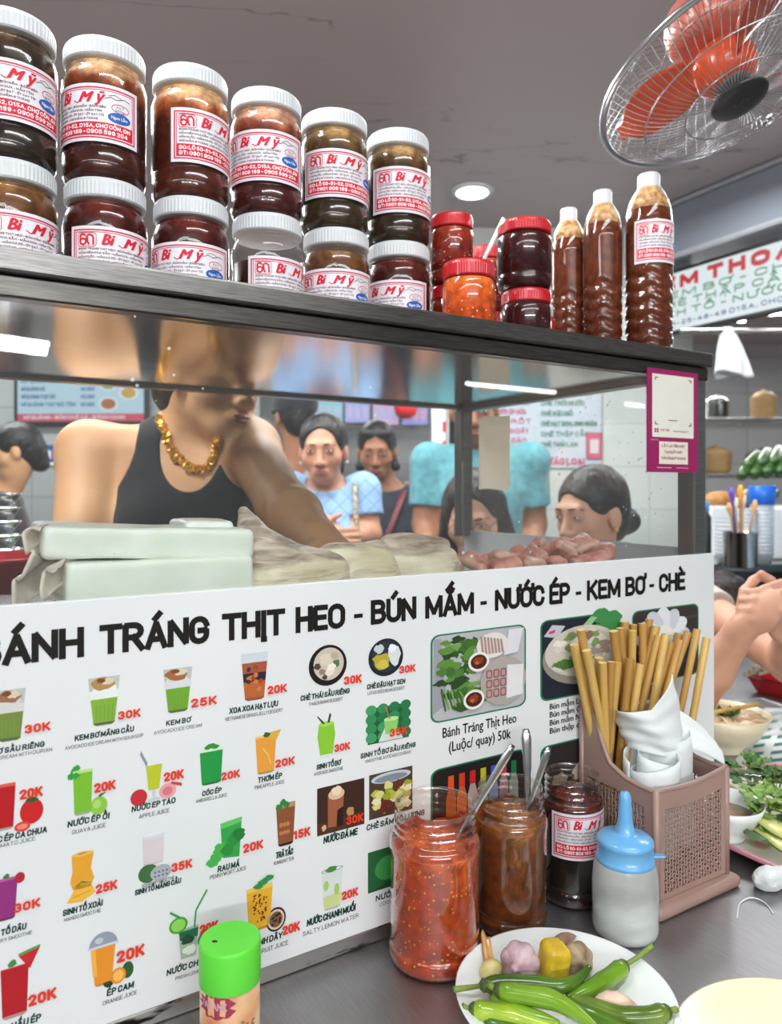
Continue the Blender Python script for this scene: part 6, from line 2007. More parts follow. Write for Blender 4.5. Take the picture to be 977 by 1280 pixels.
chili('green chili at the bottom of the pile near the picture edge', [vt(598, 1272, .014)], [vt(608, 1280, .013), vt(640, 1286, .013), vt(690, 1296, .013)], .0076, 1, .3)

GARL = mat('garlic_skin', rgb(214, 190, 194), rough=.5, scale=60, color2=rgb(160, 122, 136), stretch=(1, 1, .25), detail=4)
GARL_B = mat('garlic_brown', rgb(190, 170, 138), rough=.55, scale=55, color2=rgb(116, 92, 66), stretch=(1, 1, .25), detail=4)
def garlic(label, px, py, h, r, m, tilt, lobes=7):
    c = vt(px, py, h)
    t = thing('garlic_bulb', label, 'garlic', c, rot=tilt, group='garlic on the white plate')
    bm = bmesh.new()
    prof = [(.20, -.80), (.55, -.78), (.86, -.55), (1.0, -.18), (.97, .15), (.80, .48), (.52, .75), (.30, .95), (.20, 1.15), (.16, 1.45)]
    n = 56
    rings = lathe(bm, [(a * r, b * r * .82) for a, b in prof], n)
    for k, rg in enumerate(rings):
        for i, v in enumerate(rg):
            a = 2 * math.pi * i / n
            f = 1 + (.10 * abs(math.sin(a * lobes / 2)) - .07) * (1 if 1 < k < 7 else .3)
            v.co.x *= f; v.co.y *= f
    from_bm('bulb', bm, m, t, smooth=True)
    bm = bmesh.new()
    for i in range(14):
        a = i * 2.4; tube(bm, [(0, 0, -.64 * r), (.12 * r * math.cos(a), .12 * r * math.sin(a), -.74 * r), (.2 * r * math.cos(a), .2 * r * math.sin(a), -.86 * r)], .0004, 4)
    from_bm('roots', bm, mat('root_fibre', rgb(176, 150, 116), rough=.8), t)
    return t
garlic('purple-white garlic bulb at the back left of the white plate', 649, 1204, .027, .0195, GARL, (1.25, .2, -.5))
garlic('brownish garlic bulb to the right of the lemon piece', 722, 1200, .024, .0165, GARL_B, (1.2, -.7, .5))
def clove(label, a, b, r, m, name='garlic_clove', cat='garlic'):
    a, b = Vector(a), Vector(b)
    bm = bmesh.new()
    k = [0, .12, .3, .5, .7, .88, 1.0]; w = [.15, .62, .95, 1.0, .8, .42, .08]
    up = Vector((0, 0, .35 * r))
    tube(bm, [a.lerp(b, q) + up * math.sin(q * 3.14) for q in k], [r * x for x in w], 12, flat=.8)
    return tag(from_bm(name, bm, m, smooth=True), label, cat)
PALE = mat('pale_clove', rgb(216, 204, 138), rough=.35, color2=rgb(190, 178, 112), scale=50, coat=.2)
PINKC = mat('pink_clove', rgb(226, 206, 180), rough=.4, color2=rgb(206, 166, 150), scale=40, stretch=(1, 1, .3))
clove('peeled yellowish garlic clove at the left edge of the white plate', vt(602, 1222, .017), vt(628, 1208, .017), .0105, PALE)
clove('pinkish garlic clove lying by the olive chili', vt(742, 1251, .020), vt(800, 1262, .018), .0098, PINKC)
clove('small brown shallot at the back of the white plate', vt(690, 1184, .022), vt(720, 1170, .024), .0075, mat('shallot', rgb(172, 138, 116), rough=.45, color2=rgb(134, 98, 82), scale=50), 'shallot', 'shallot')
bm = bmesh.new()
def peel(u, v):
    p = vt(608 + 12 * u - 8 * v, 1218 - 34 * v, .016)
    return p + Vector((0, .006 * math.sin(u * 3), .012 * v + .004 * math.sin(u * 6)))
sheet(bm, 8, 10, peel)
o = from_bm('garlic_peel', bm, mat('garlic_peel', rgb(226, 186, 128), rough=.5, color2=rgb(214, 150, 84), scale=60), smooth=True); thicken(o, .0005)
tag(o, 'thin orange garlic peel standing up at the left of the white plate', 'garlic')
# lemon piece
c = vt(692, 1203, .026)
t = thing('lemon_piece', 'thick yellow lemon piece between the two garlic bulbs', 'lemon', c, rot=(.1, .12, .25))
so = Solid((-.02, -.025, -.026), (.02, .025, .026), .0016)
so.slab((0, 0, 0), (.0140, .0135, .0200), .007)
so.half((.0100, 0, 0), (1, .2, .12)); so.rough(.0006, 160, 2)
solid_obj('rind', so, mat('lemon_rind', rgb(222, 196, 44), rough=.35, color2=rgb(196, 160, 34), scale=60, bump=.2, bump_scale=300, coat=.2), t)

# ------------------------------------------------------------------ dishes on the far right of the table
def bowl(label, c, R, H, m, foot=.5, z=0.0, name='bowl', cat='bowl', group=None, inner=None):
    t = thing(name, label, cat, (c[0], c[1], TAB + .0003 + z), group=group)
    bm = bmesh.new()
    lathe(bm, [(R * foot, 0), (R * (foot + .02), .004), (R * (foot - .02), .008), (R * .74, H * .38), (R * .92, H * .74), (R, H), (R * .975, H), (R * .89, H * .74), (R * .70, H * .40), (R * .40, .012), (0, .010)], 56)
    from_bm('bowl_body', bm, m, t, smooth=True)
    return t
nb = (.634, 1.41)
t = bowl('cream noodle bowl with a chopstick laid across it, beyond the chopstick basket', nb, .086, .072, CREAM, .45)
bm = bmesh.new(); lathe(bm, [(.0815, .062), (.05, .064), (0, .065)], 40)
for v in bm.verts: v.co.z += .004 * mnoise.noise(v.co * 60)
from_bm('soup', bm, mat('soup_top', rgb(228, 208, 178), rough=.25, color2=rgb(206, 172, 126), scale=26), t, smooth=True)
bm = bmesh.new()
for i in range(46):
    a = random.uniform(0, 6.28); r = random.uniform(0, .05); q = Vector((r * math.cos(a), r * math.sin(a), .062 + random.uniform(0, .006)))
    b = random.uniform(0, 6.28)
    tube(bm, smoothpath([q + Vector((.03 * math.cos(b) * k, .03 * math.sin(b) * k, .004 * math.sin(k * 4 + i))) + Vector((-.012 * k * k * math.sin(b), .012 * k * k * math.cos(b), 0)) for k in (-.5, 0, .5)], 8), .0020, 6)
tag(from_bm('noodles', bm, mat('noodle', rgb(226, 208, 176), rough=.3, color2=rgb(206, 180, 142), scale=60), t, smooth=True), kind='stuff')
LEAF = mat('herb_green', rgb(74, 122, 36), rough=.45, color2=rgb(46, 88, 24), scale=60)
LEAF2 = mat('herb_light', rgb(122, 160, 62), rough=.45, color2=rgb(84, 128, 40), scale=60)
def leaf(bm, c, d, L, w, mi=0, curl=.3, lob=0):
    d = Vector(d).normalized(); s = d.cross(Vector((0, 0, 1)))
    if s.length < .1: s = Vector((1, 0, 0))
    s.normalize(); n = s.cross(d)
    def fn(u, v):
        q = (v - .5) * 2
        ww = w * math.sin(min(1, u * .97 + .03) * math.pi) ** .7 * (1 + (.28 * math.sin(u * 22) if lob else 0))
        return Vector(c) + d * L * u + s * q * ww + n * (curl * L * (u * u * .5) - abs(q) * w * .35 + .1 * w * math.sin(u * 14 + q * 3))
    sheet(bm, 10, 5, fn, mi)
bm = bmesh.new()
for i in range(9):
    a = i * .9; leaf(bm, (.004 + .006 * math.cos(a), -.012 + .006 * math.sin(a), .069), (math.cos(a), math.sin(a), .5), .022, .008, 0, .3, 1)
tag(from_bm('coriander_garnish', bm, LEAF, t, smooth=True))
a_, b_ = at(868, 878, 1.36), at(946, 864, 1.43)
a_.z = b_.z = TAB + .0795
bm = bmesh.new(); tube(bm, [a_, b_], [.0035, .0048], 8); tag(from_bm('chopstick', bm, WOODS[0], smooth=True), 'bamboo chopstick laid across the noodle bowl', 'chopstick')

sb = (.474, 1.045)
t = bowl('small white bowl of fish sauce standing on the flowered herb tray', sb, .052, .050, CERAM, .5, z=.0062)
bm = bmesh.new(); lathe(bm, [(.041, .032), (0, .0325)], 32); from_bm('dipping_sauce', bm, mat('fish_sauce', rgb(176, 130, 86), rough=.12, vary=.05), t, smooth=True)

TT, TS = (.466, .820), (-.270, .055)                # the tray's reach along and across the counter
pc_ = C(sum(TT) / 2, sum(TS) / 2, .0003)
t = thing('herb_platter', 'rectangular flowered tray with pink rim heaped with herbs and fruit slices', 'tray', pc_, ANG)
def tray_ring(bm, prof, cap_b, cap_t):
    hx, hy = (TT[1] - TT[0]) / 2, (TS[1] - TS[0]) / 2
    rings = lathe(bm, [(1 + r, z) for (r, z) in prof], 80, cap_b=cap_b, cap_t=cap_t)
    for (r, z), rg in zip(prof, rings):                 # rounded-rectangle outline, inset by r metres
        for v in rg:
            a = math.atan2(v.co.y, v.co.x); c, s_ = math.cos(a), math.sin(a)
            k = (abs(c) ** 5 + abs(s_) ** 5) ** (-1 / 5)
            v.co.x = (hx + r) * k * c; v.co.y = (hy + r) * k * s_
bm = bmesh.new()
tray_ring(bm, [(-.040, 0), (-.030, .002), (-.006, .018), (-.001, .0215), (0, .023), (-.004, .023), (-.010, .018), (-.034, .006)], True, True)
PLAT = bpy.data.materials.new('platter_print')
n, l = nodes_of(PLAT); b = n['Principled BSDF']; b.inputs['Roughness'].default_value = .25
tc = n.new('ShaderNodeTexCoord'); vo = n.new('ShaderNodeTexVoronoi'); vo.inputs['Scale'].default_value = 17
l.new(tc.outputs['Object'], vo.inputs['Vector'])
rp = n.new('ShaderNodeValToRGB'); e = rp.color_ramp.elements
e[0].position = .16; e[0].color = rgb(206, 96, 110); e[1].position = .34; e[1].color = rgb(232, 224, 214)
x = e.new(.24); x.color = rgb(150, 170, 96)
l.new(vo.outputs['Distance'], rp.inputs['Fac']); l.new(rp.outputs['Color'], b.inputs['Base Color'])
o = from_bm('platter_dish', bm, PLAT, t, smooth=True)
bm = bmesh.new()
tray_ring(bm, [(-.005, .0232), (-.002, .0246), (.0014, .0232), (.0012, .0195)], False, False)
from_bm('pink_rim', bm, mat('pink_glaze', rgb(206, 134, 152), rough=.25, vary=.04), t, smooth=True)
def platter_pt(px, py, h): return on_table(px, py, h)
SLC = mat('starfruit_flesh', rgb(226, 226, 146), rough=.25, color2=rgb(206, 210, 116), scale=40, coat=.3); RIND = mat('cucumber_rind', rgb(96, 132, 40), rough=.3, color2=rgb(70, 108, 30), scale=50)
def strip(label, a, b, w, hgt):
    a, b = Vector(a), Vector(b); d = (b - a); L = d.length; d.normalize(); s = d.cross(Vector((0, 0, 1))).normalized()
    t = thing('cucumber_slice', label, 'cucumber', a, group='cucumber slices on the herb tray')
    bm = bmesh.new()
    sheet(bm, 14, 5, lambda u, v: d * L * u + s * (v - .5) * w * (1 - (2 * u - 1) ** 4 * .8) + Vector((0, 0, hgt * (1 - (2 * v - 1) ** 2) + .006 * math.sin(u * 3.1))))
    o = from_bm('flesh', bm, SLC, t, smooth=True); thicken(o, .004)
    bm = bmesh.new(); tube(bm, [d * L * u + s * .5 * w * (1 - (2 * u - 1) ** 4 * .8) + Vector((0, 0, .006 * math.sin(u * 3.1))) for u in [i / 13 for i in range(14)]], .0016, 6)
    from_bm('rind', bm, RIND, t, smooth=True)
strip('pale yellow cucumber slice nearest to the small white bowl', platter_pt(938, 1020, .03), platter_pt(985, 1050, .035), .03, .004)
strip('yellow-green cucumber slice along the front of the herb tray', platter_pt(936, 1030, .022), platter_pt(990, 1070, .025), .026, .003)
strip('light cucumber slice behind the others on the herb tray', platter_pt(952, 1008, .038), platter_pt(1000, 1022, .04), .028, .004)
def herb(label, c, nst, spread, L, w, m, seed):
    r = random.Random(seed)
    t = thing('coriander_sprig', label, 'herb', c, group='herbs on the herb tray')
    bm = bmesh.new(); bs = bmesh.new()
    for i in range(nst):
        a = r.uniform(0, 6.28); el = r.uniform(.3, 1.2)
        d = Vector((math.cos(a) * math.cos(el), math.sin(a) * math.cos(el), math.sin(el)))
        tip = d * spread * r.uniform(.5, 1)
        tube(bs, [(0, 0, 0), tip * .5 + Vector((0, 0, .004)), tip], .0008, 5)
        for k in range(4):
            b = a + r.uniform(-1.6, 1.6)
            leaf(bm, tip * r.uniform(.7, 1), (math.cos(b), math.sin(b), r.uniform(-.1, .7)), L * r.uniform(.7, 1.2), w, 0, .2, 1)
    from_bm('leaves', bm, m, t, smooth=True); from_bm('stems', bs, STEM, t, smooth=True)
herb('dark coriander sprig at the back of the herb tray', platter_pt(945, 985, .03), 14, .055, .020, .008, LEAF, 1)
herb('bushy green herb sprig at the right picture edge', platter_pt(972, 990, .03), 14, .055, .022, .009, LEAF, 2)
herb('light green herb sprig in the middle of the herb tray', platter_pt(962, 1016, .04), 10, .045, .020, .008, LEAF2, 3)
herb('small herb sprig at the front of the herb tray', platter_pt(975, 1062, .02), 7, .035, .018, .007, LEAF2, 4)
bm = bmesh.new()
for (a, b, w) in (((912, 1022), (948, 1026), .011), ((930, 1034), (960, 1052), .011), ((955, 1024), (990, 1016), .012)):
    p, q = platter_pt(*a, .036), platter_pt(*b, .036); leaf(bm, p, q - p, (q - p).length, w, 0, .05)
tag(from_bm('basil_leaves', bm, mat('grey_green_leaf', rgb(96, 124, 84), rough=.5, color2=rgb(66, 100, 52), scale=40), smooth=True), 'flat grey-green basil leaves lying over the small bowl and herb tray', 'herb', kind='stuff')
# crumpled tissue
so = Solid((-.03, -.03, -.004), (.03, .03, .042), .0042)
so.ell((0, 0, .014), (.021, .017, .016)); so.cap((-.004, 0, .016), (-.008, .004, .034), .010, .004, .012); so.cap((.0, 0, .010), (.02, .006, .018), .010, .006, .012)
so.rough(.0085, 120, 5, 3)
so.half((0, 0, .0004), (0, 0, -1))
o = solid_obj('crumpled_tissue', so, PAPER); o.data.polygons.foreach_set('use_smooth', [False] * len(o.data.polygons)); o.location = on_table(965, 1112); o.location.z = TAB
tag(o, 'crumpled white tissue on the table in front of the herb tray', 'tissue')
bm = bmesh.new(); tube(bm, smoothpath([on_table(921, 1148, .001), on_table(924, 1130, .001), on_table(938, 1122, .002), on_table(955, 1128, .001), on_table(966, 1142, .001)], 24), .0008, 6)
tag(from_bm('plastic_string', bm, WHITE_PL, smooth=True), 'thin curled white plastic string on the table at the lower right', 'string')
# printed paper menus, clear box, red tray, bundle of chopsticks
def lying(name, label, cat, pts, m, h, th=.0006):
    bm = bmesh.new()
    q = [on_table(*p, h) for p in pts]
    lo = [bm.verts.new(p) for p in q]; hi = [bm.verts.new(p + Vector((0, 0, th))) for p in q]
    bm.faces.new(hi); bm.faces.new(lo[::-1])
    for i in range(len(q)): bm.faces.new((lo[i], lo[(i + 1) % len(q)], hi[(i + 1) % len(q)], hi[i]))
    bmesh.ops.recalc_face_normals(bm, faces=bm.faces)
    return tag(from_bm(name, bm, m), label, cat)
mp_ = thing('paper_menu', 'printed paper menu sheet with teal lines lying beyond the noodle bowl', 'menu', on_table(930, 965, .0006), 0)
def sheet_part(name, pts, m, h):
    bm = bmesh.new(); o0 = on_table(930, 965, .0006)
    poly(bm, [on_table(*p, h) - o0 for p in pts]); from_bm(name, bm, m, mp_)
sheet_part('paper', [(905, 975), (1010, 960), (1040, 885), (955, 885)], mat('menu_paper', rgb(214, 218, 216), rough=.5, vary=.02), .0006)
bm = bmesh.new(); o0 = on_table(930, 965, .0006)
for i in range(7):
    for j in range(3):
        x = 938 + j * 26 + (6 - i) * -1 + i * 3; y = 955 - i * 10 - j * 2
        poly(bm, [on_table(x, y, .0012) - o0, on_table(x + 20 - (i * 3) % 7, y - 2, .0012) - o0, on_table(x + 22 - (i * 3) % 7, y - 6, .0012) - o0, on_table(x + 2, y - 4, .0012) - o0])
from_bm('printed_lines', bm, ink('2f7a78'), mp_)
t = thing('plastic_box', 'clear empty plastic box behind the noodle bowl', 'box', on_table(945, 905), ANG - .2)
bm = bmesh.new()
for (a, b) in (((-.06, -.045, 0), (.06, .045, .002)), ((-.06, -.045, .002), (-.058, .045, .034)), ((.058, -.045, .002), (.06, .045, .034)), ((-.058, -.045, .002), (.058, -.043, .034)), ((-.058, .043, .002), (.058, .045, .034))): span(bm, a, b)
from_bm('box_shell', bm, CLEAR, t)
bm = bmesh.new()
q = [(-.062, -.047, .035), (.062, -.047, .035), (.062, .047, .035), (-.062, .047, .035), (-.062, -.047, .035)]
for a, b in zip(q[:-1], q[1:]): tube(bm, [a, b], .003, 8)
from_bm('box_rim', bm, mat('grey_rim', rgb(176, 186, 190), rough=.3), t, smooth=True)
c = at(968, 852, 1.80); 
t = thing('red_tray', 'red plastic tray at the right picture edge behind the clear box', 'tray', (c.x + .05, c.y, TAB + .0003), ANG)
bm = bmesh.new(); 
lathe(bm, [(.10, 0), (.105, .002), (.135, .045), (.139, .046), (.139, .043), (.128, .036), (.103, .006), (0, .005)], 4)
for v in bm.verts:
    x, y = v.co.x, v.co.y; v.co.x = (x - y) * .72; v.co.y = (x + y) * .72 * .7
from_bm('tray_body', bm, mat('red_plastic', rgb(178, 26, 38), rough=.3, vary=.08), t)
for i in range(10):
    p = at(930 + i * 6, 818, 1.76 + .004 * i); q = at(1000 + i * 4, 800 - i * 1.5, 1.9 + .01 * i)
    p.z = TAB + .052 + .008 * (i % 3); q.z = p.z
    bm = bmesh.new(); tube(bm, [p, q], .0045, 8)
    tag(from_bm('chopstick', bm, mat('pale_stick', rgb(206, 196, 172), rough=.5, vary=.06), smooth=True), 'pale chopstick in the loose bundle lying over the red tray', 'chopstick', 'loose chopsticks over the red tray')
t = thing('plastic_cup', 'clear plastic cup tipped on its side behind the herbs', 'cup', on_table(912, 985, .034), rot=(math.pi / 2, 0, 1.0))
bm = bmesh.new(); lathe(bm, [(.024, -.045), (.026, -.044), (.036, .045), (.038, .046), (.035, .044)], 36, cap_t=False); from_bm('cup_shell', bm, CLEAR, t, smooth=True)
# ------------------------------------------------------------------ people: one continuous body each, clothes and hair as parts
from mathutils.bvhtree import BVHTree
def skin(name, c, c2):
    return mat('skin_' + name, c, rough=.48, color2=c2, scale=9, sss=.12, spec=.35, lo=.3, hi=.7)
SK_TAN = skin('tan', rgb(214, 166, 122), rgb(198, 146, 104))
SK_MID = skin('mid', rgb(204, 152, 124), rgb(186, 130, 104))
SK_FAIR = skin('fair', rgb(212, 164, 138), rgb(196, 144, 118))
SK_DARK = skin('dark', rgb(170, 116, 86), rgb(150, 98, 72))
HAIR = mat('black_hair', rgb(30, 26, 26), rough=.42, color2=rgb(12, 11, 11), scale=90, stretch=(1, .12, .5), spec=.4, bump=.9)
HAIR_B = mat('brown_black_hair', rgb(46, 34, 30), rough=.42, color2=rgb(16, 12, 12), scale=90, stretch=(1, 1, .12), spec=.4, bump=.9)
EYE_W = mat('eye_white', rgb(214, 206, 200), rough=.2, vary=.02); EYE_D = mat('iris', rgb(30, 20, 16), rough=.15, vary=.05); BROW = mat('eyebrow', rgb(46, 34, 30), rough=.7, vary=.1)
GOLD = mat('gold', rgb(255, 214, 104), rough=.26, metal=.9, color2=rgb(232, 170, 60), scale=200)
def head_frame(d, tilt=0.0):
    f = Vector(d).normalized()
    r = f.cross(Vector((0, 0, 1))).normalized()
    u = r.cross(f)
    M = Matrix((r, f, u)).transposed()
    return M @ Matrix.Rotation(tilt, 3, 'Y')

class Person:
    def __init__(s, label, xy, yaw, sc, skinm, zoff=0.0, cell=.0065, sit=None, lean=0.0, build=1.0, group=None):
        s.label, s.xy, s.yaw, s.sc, s.z0, s.cell, s.skin, s.lean, s.bw = label, Vector((xy[0], xy[1], 0)), yaw, sc, zoff, cell, skinm, lean, build
        s.r = Vector((math.cos(yaw), math.sin(yaw), 0)); s.f = Vector((-math.sin(yaw), math.cos(yaw), 0))
        s.prims = []; s.group = group
        s.sit = sit                       # seat height, or None when standing
        if sit is not None: s.z0 = sit - .78 * sc + .04
    def L(s, x, y, z):
        zz = z * s.sc + s.z0
        k = s.lean * max(0, z - .85) * s.sc
        return s.xy + s.r * (x * s.sc) + s.f * (y * s.sc + k) + Vector((0, 0, zz))
    def torso(s, bust=0.0):
        zs = [.76, .85, .97, 1.08, 1.17, 1.24, 1.29, 1.325, 1.345]
        hw = [.150, .166, .138, .146, .154, .140, .105, .068, .052]
        dp = [.098, .112, .100, .108, .104, .086, .066, .054, .048]
        P = [s.L(0, 0, z) for z in zs]
        s.prims.append(('torso', 'lev', [p.z for p in P], [p.x for p in P], [p.y for p in P], [h * s.sc * s.bw for h in hw], [d * s.sc * s.bw for d in dp], s.yaw))
        if bust:
            for k in (-1, 1): s.prims.append(('torso', 'ell', s.L(.072 * k, .072, 1.115), (.062 * s.sc * bust,) * 3, None, .05 * s.sc))
        return s
    def legs(s):
        sc = s.sc
        for k in (-1, 1):
            if s.sit is None:
                hip, knee, an = s.L(.085 * k, 0, .80), s.L(.09 * k, .01, .44), s.L(.09 * k, -.01, .07)
                toe = s.L(.10 * k, .15, .035)
            else:
                hip = s.L(.085 * k, .0, .80); knee = s.xy + s.r * .10 * k * sc + s.f * .42 * sc; knee = Vector((knee.x, knee.y, s.sit + .03)); an = s.xy + s.r * .10 * k * sc + s.f * .36 * sc; an = Vector((an.x, an.y, .07)); toe = an + s.f * .15 * sc; toe.z = .035
            for (a, b, ra, rb) in ((hip, knee, .088, .058), (knee, an, .055, .038), (an, toe, .036, .030)):
                s.prims.append(('leg', 'cap', a, b, ra * sc, rb * sc, .03 * sc))
        return s
    def arm(s, side, elbow, wrist, hand=None, palm=None, curl=.5, shoulder=None, thick=1.0):
        sc = s.sc
        sh = shoulder if shoulder is not None else s.L(.165 * side * s.bw, 0, 1.275)
        e, w = Vector(elbow), Vector(wrist)
        s.prims.append(('shoulder', 'cap', s.L(.06 * side, 0, 1.285), sh, .040 * sc * thick, .050 * sc * thick, .045 * sc))
        s.prims.append(('uparm', 'cap', sh, e, .052 * sc * thick, .040 * sc * thick, .03 * sc))
        m = e.lerp(w, .35)
        s.prims.append(('forearm', 'cap', e, m, .039 * sc * thick, .041 * sc * thick, .02 * sc))
        s.prims.append(('forearm', 'cap', m, w, .041 * sc * thick, .026 * sc * thick, .015 * sc))
        if hand is not None:
            s.hand(w, Vector(hand), Vector(palm), side, curl)
        return s
    def hand(s, w, d, n, side, curl=.5, spread=.0):
        """palm, four jointed fingers of unequal length and a thumb leaving the side of the palm; n is the palm's facing"""
        sc = s.sc
        d = d.normalized(); n = (n - d * n.dot(d)).normalized()
        lat = d.cross(n) * side
        M = Matrix((lat, d, n)).transposed()
        s.prims.append(('hand', 'ell', w + d * .046 * sc, (.040 * sc, .052 * sc, .0165 * sc), M, .012 * sc))
        s.prims.append(('hand', 'cap', w - d * .01 * sc, w + d * .03 * sc, .026 * sc, .022 * sc, .012 * sc))
        for i, (off, ln) in enumerate(((.030, .88), (.010, 1.0), (-.010, .95), (-.029, .76))):
            p = w + (d * .080 + lat * off) * sc
            q = d + lat * off * spread * 8
            q.normalize()
            ang = 0
            for j, seg in enumerate((.040, .026, .020)):
                ang += curl * (.55 if j == 0 else .8)
                v = (q * math.cos(ang) + n * math.sin(ang))
                e = p + v * seg * ln * sc
                s.prims.append(('hand', 'cap', p, e, (.0092 - .0007 * j) * sc, (.0086 - .0008 * j) * sc, .004))
                p = e
        p = w + (d * .022 + lat * .030) * sc
        v = (d * .62 + lat * .75 + n * .25).normalized()
        for j, (seg, rr) in enumerate(((.040, .0125), (.030, .0105), (.022, .009))):
            e = p + v * seg * sc
            s.prims.append(('hand', 'cap', p, e, rr * sc, (rr - .001) * sc, .006))
            p = e; v = (v * .8 + d * .45 + n * .3 * curl).normalized()
    def head(s, c, d, tilt=0.0, k=1.0, neck=None):
        sc = s.sc * k
        s.hc, s.hM, s.hk = Vector(c), head_frame(d, tilt), sc
        H = s.H
        ad = lambda c_, r_, kk=.02, op='add': s.prims.append(('head', 'ell', H(c_), tuple(x * sc for x in r_), s.hM, kk * sc, op))
        cp = lambda a, b, ra, rb, kk=.012, op='add': s.prims.append(('head', 'cap', H(a), H(b), ra * sc, rb * sc, kk * sc, op))
        ad((0, -.014, .030), (.075, .093, .084))
        ad((0, .030, -.034), (.057, .058, .076), .03)
        cp((-.013, .060, -.090), (.013, .060, -.090), .020, .020, .03)
        for q in (-1, 1):
            ad((.040 * q, .050, -.030), (.026, .024, .024), .025)
            ad((.030 * q, .099, .000), (.0155, .014, .0115), .010, 'cut')
            ad((.031 * q, .076, -.001), (.0165, .0125, .0125), .004)
            ad((.0755 * q, -.008, -.014), (.011, .020, .031), .006)
            ad((.0125 * q, .094, -.044), (.0095, .011, .0085), .008)
        cp((-.034, .080, .020), (.034, .080, .020), .0105, .0105, .018)
        cp((0, .084, .004), (0, .104, -.040), .0075, .0115, .012)
        ad((0, .086, -.070), (.023, .012, .011), .012)
        nb = neck if neck is not None else s.L(0, -.005, 1.31)
        s.prims.append(('neck', 'cap', H((0, -.022, -.055)), nb, .050 * sc, .056 * sc, .03 * sc))
        return s
    def H(s, v): return s.hc + s.hM @ (Vector(v) * s.hk)
    def solid(s, tags, grow=0.0, pad=.03, cell=None, lim=None):
        pr = [p for p in s.prims if p[0] in tags]
        lo, hi = np.full(3, 9.0), np.full(3, -9.0)
        for p in pr:
            if p[1] == 'lev':
                m = max(p[5])
                a = np.array([min(p[3]) - m, min(p[4]) - m, min(p[2])]); b = np.array([max(p[3]) + m, max(p[4]) + m, max(p[2])])
            elif p[1] == 'cap':
                r = max(p[4], p[5]); a = np.minimum(p[2], p[3]) - r; b = np.maximum(p[2], p[3]) + r
            else:
                if len(p) > 6 and p[6] == 'cut': continue
                r = max(p[3]); a = np.array(p[2]) - r; b = np.array(p[2]) + r
            lo, hi = np.minimum(lo, a), np.maximum(hi, b)
        so = Solid(lo - pad - grow, hi + pad + grow, cell or s.cell)
        for p in pr:
            if p[1] == 'lev': so.levels(p[2], p[3], p[4], [x + grow for x in p[5]], [x + grow for x in p[6]], p[7], .03)
            elif p[1] == 'cap': so.cap(p[2], p[3], p[4] + grow, p[5] + grow, p[6], p[7] if len(p) > 7 else 'add')
            else: so.ell(p[2], tuple(x + grow for x in p[3]), p[4], p[5], p[6] if len(p) > 6 else 'add')
        return so
    def build(s):
        so = s.solid(('torso', 'leg', 'shoulder', 'uparm', 'forearm', 'hand', 'head', 'neck'))
        s.o = solid_obj('person', so, s.skin)
        tag(s.o, s.label, 'person', s.group)
        return s
    def part(s, name, so, m, it=0):
        o = solid_obj(name, so, m, s.o, it); return o
    def meshpart(s, name, bm, m, smooth=True): return from_bm(name, bm, m, s.o, smooth)
    def face(s, lips=rgb(176, 96, 88), eyes=True, open_=1.0, brows=True, look=0.0):
        sc, H = s.hk, s.H
        if eyes:
            for q in (-1, 1):
                bm = bmesh.new()
                ball(bm, H((.031 * q, .0845, -.001)), (.0125 * sc, .0058 * sc, .0046 * sc * open_), 0, 14, s.hM)
                ball(bm, H((.031 * q + look, .0876, -.001)), (.0056 * sc, .0036 * sc, .0043 * sc * open_), 1, 12, s.hM)
                tube(bm, [H((.031 * q + x, .0885 - abs(x) * .28, .0042 * open_ - x * x * 26)) for x in (-.014, -.007, 0, .007, .014)], [.0008 * sc, .0014 * sc, .0015 * sc, .0014 * sc, .0008 * sc], 6, 2)
                s.meshpart('eye', bm, [EYE_W, EYE_D, BROW])
        if brows:
            for q in (-1, 1):
                bm = bmesh.new()
                tube(bm, [H(((.014 + .009 * i) * q, .0945 - .0012 * i * i - .0005 * i, .0205 + .002 * i - .0007 * i * i)) for i in range(5)], [.0030 * sc, .0040 * sc, .0038 * sc, .0030 * sc, .0014 * sc], 6, flat=.6)
                s.meshpart('eyebrow', bm, BROW)
        lm = mat('lips_%d' % int(lips[0] * 1000), lips, rough=.35, vary=.06, scale=80)
        bm = bmesh.new()
        ball(bm, H((0, .0955, -.0665)), (.0225 * sc, .0052 * sc, .0042 * sc), 0, 14, s.hM)
        ball(bm, H((0, .0955, -.0740)), (.0195 * sc, .0060 * sc, .0052 * sc), 0, 14, s.hM)
        s.meshpart('lips', bm, lm)
    def hair(s, m=HAIR, extra=(), cut=((0, .088, -.024), (.068, .064, .100)), grow=1.02, name='hair', back=(), line=.0):
        sc, H = s.hk, s.H
        caps = [(Vector(H(a)), Vector(H(b)), ra * sc, rb * sc) for (a, b, ra, rb) in extra]
        P = [np.array(H((0, -.014, .032)))] + [np.array(c[i]) for c in caps for i in (0, 1)]
        R = [.112 * sc * grow] + [max(c[2], c[3]) for c in caps for _ in (0, 1)]
        lo = np.min([p - r for p, r in zip(P, R)], 0) - .015; hi = np.max([p + r for p, r in zip(P, R)], 0) + .015
        so = Solid(lo, hi, .0045)
        so.ell(H((0, -.018, .034)), tuple(x * sc * grow for x in (.0815, .100, .0915)), s.hM, .01)
        so.ell(H((0, -.060, -.030)), tuple(x * sc * grow for x in (.062, .050, .066)), s.hM, .03)
        for (c, r_) in ([cut] if cut else []): so.ell(H(c), tuple(x * sc for x in r_), s.hM, .012 * sc, 'cut')
        for q in (-1, 1): so.ell(H((.082 * q, .012, -.030)), (.020 * sc, .034 * sc, .036 * sc), s.hM, .01, 'cut')
        for (a, b, ra, rb) in caps: so.cap(a, b, ra, rb, .018 * sc)
        so.rough(.0022, 120, 3, 3)
        return s.part(name, so, m, 1)
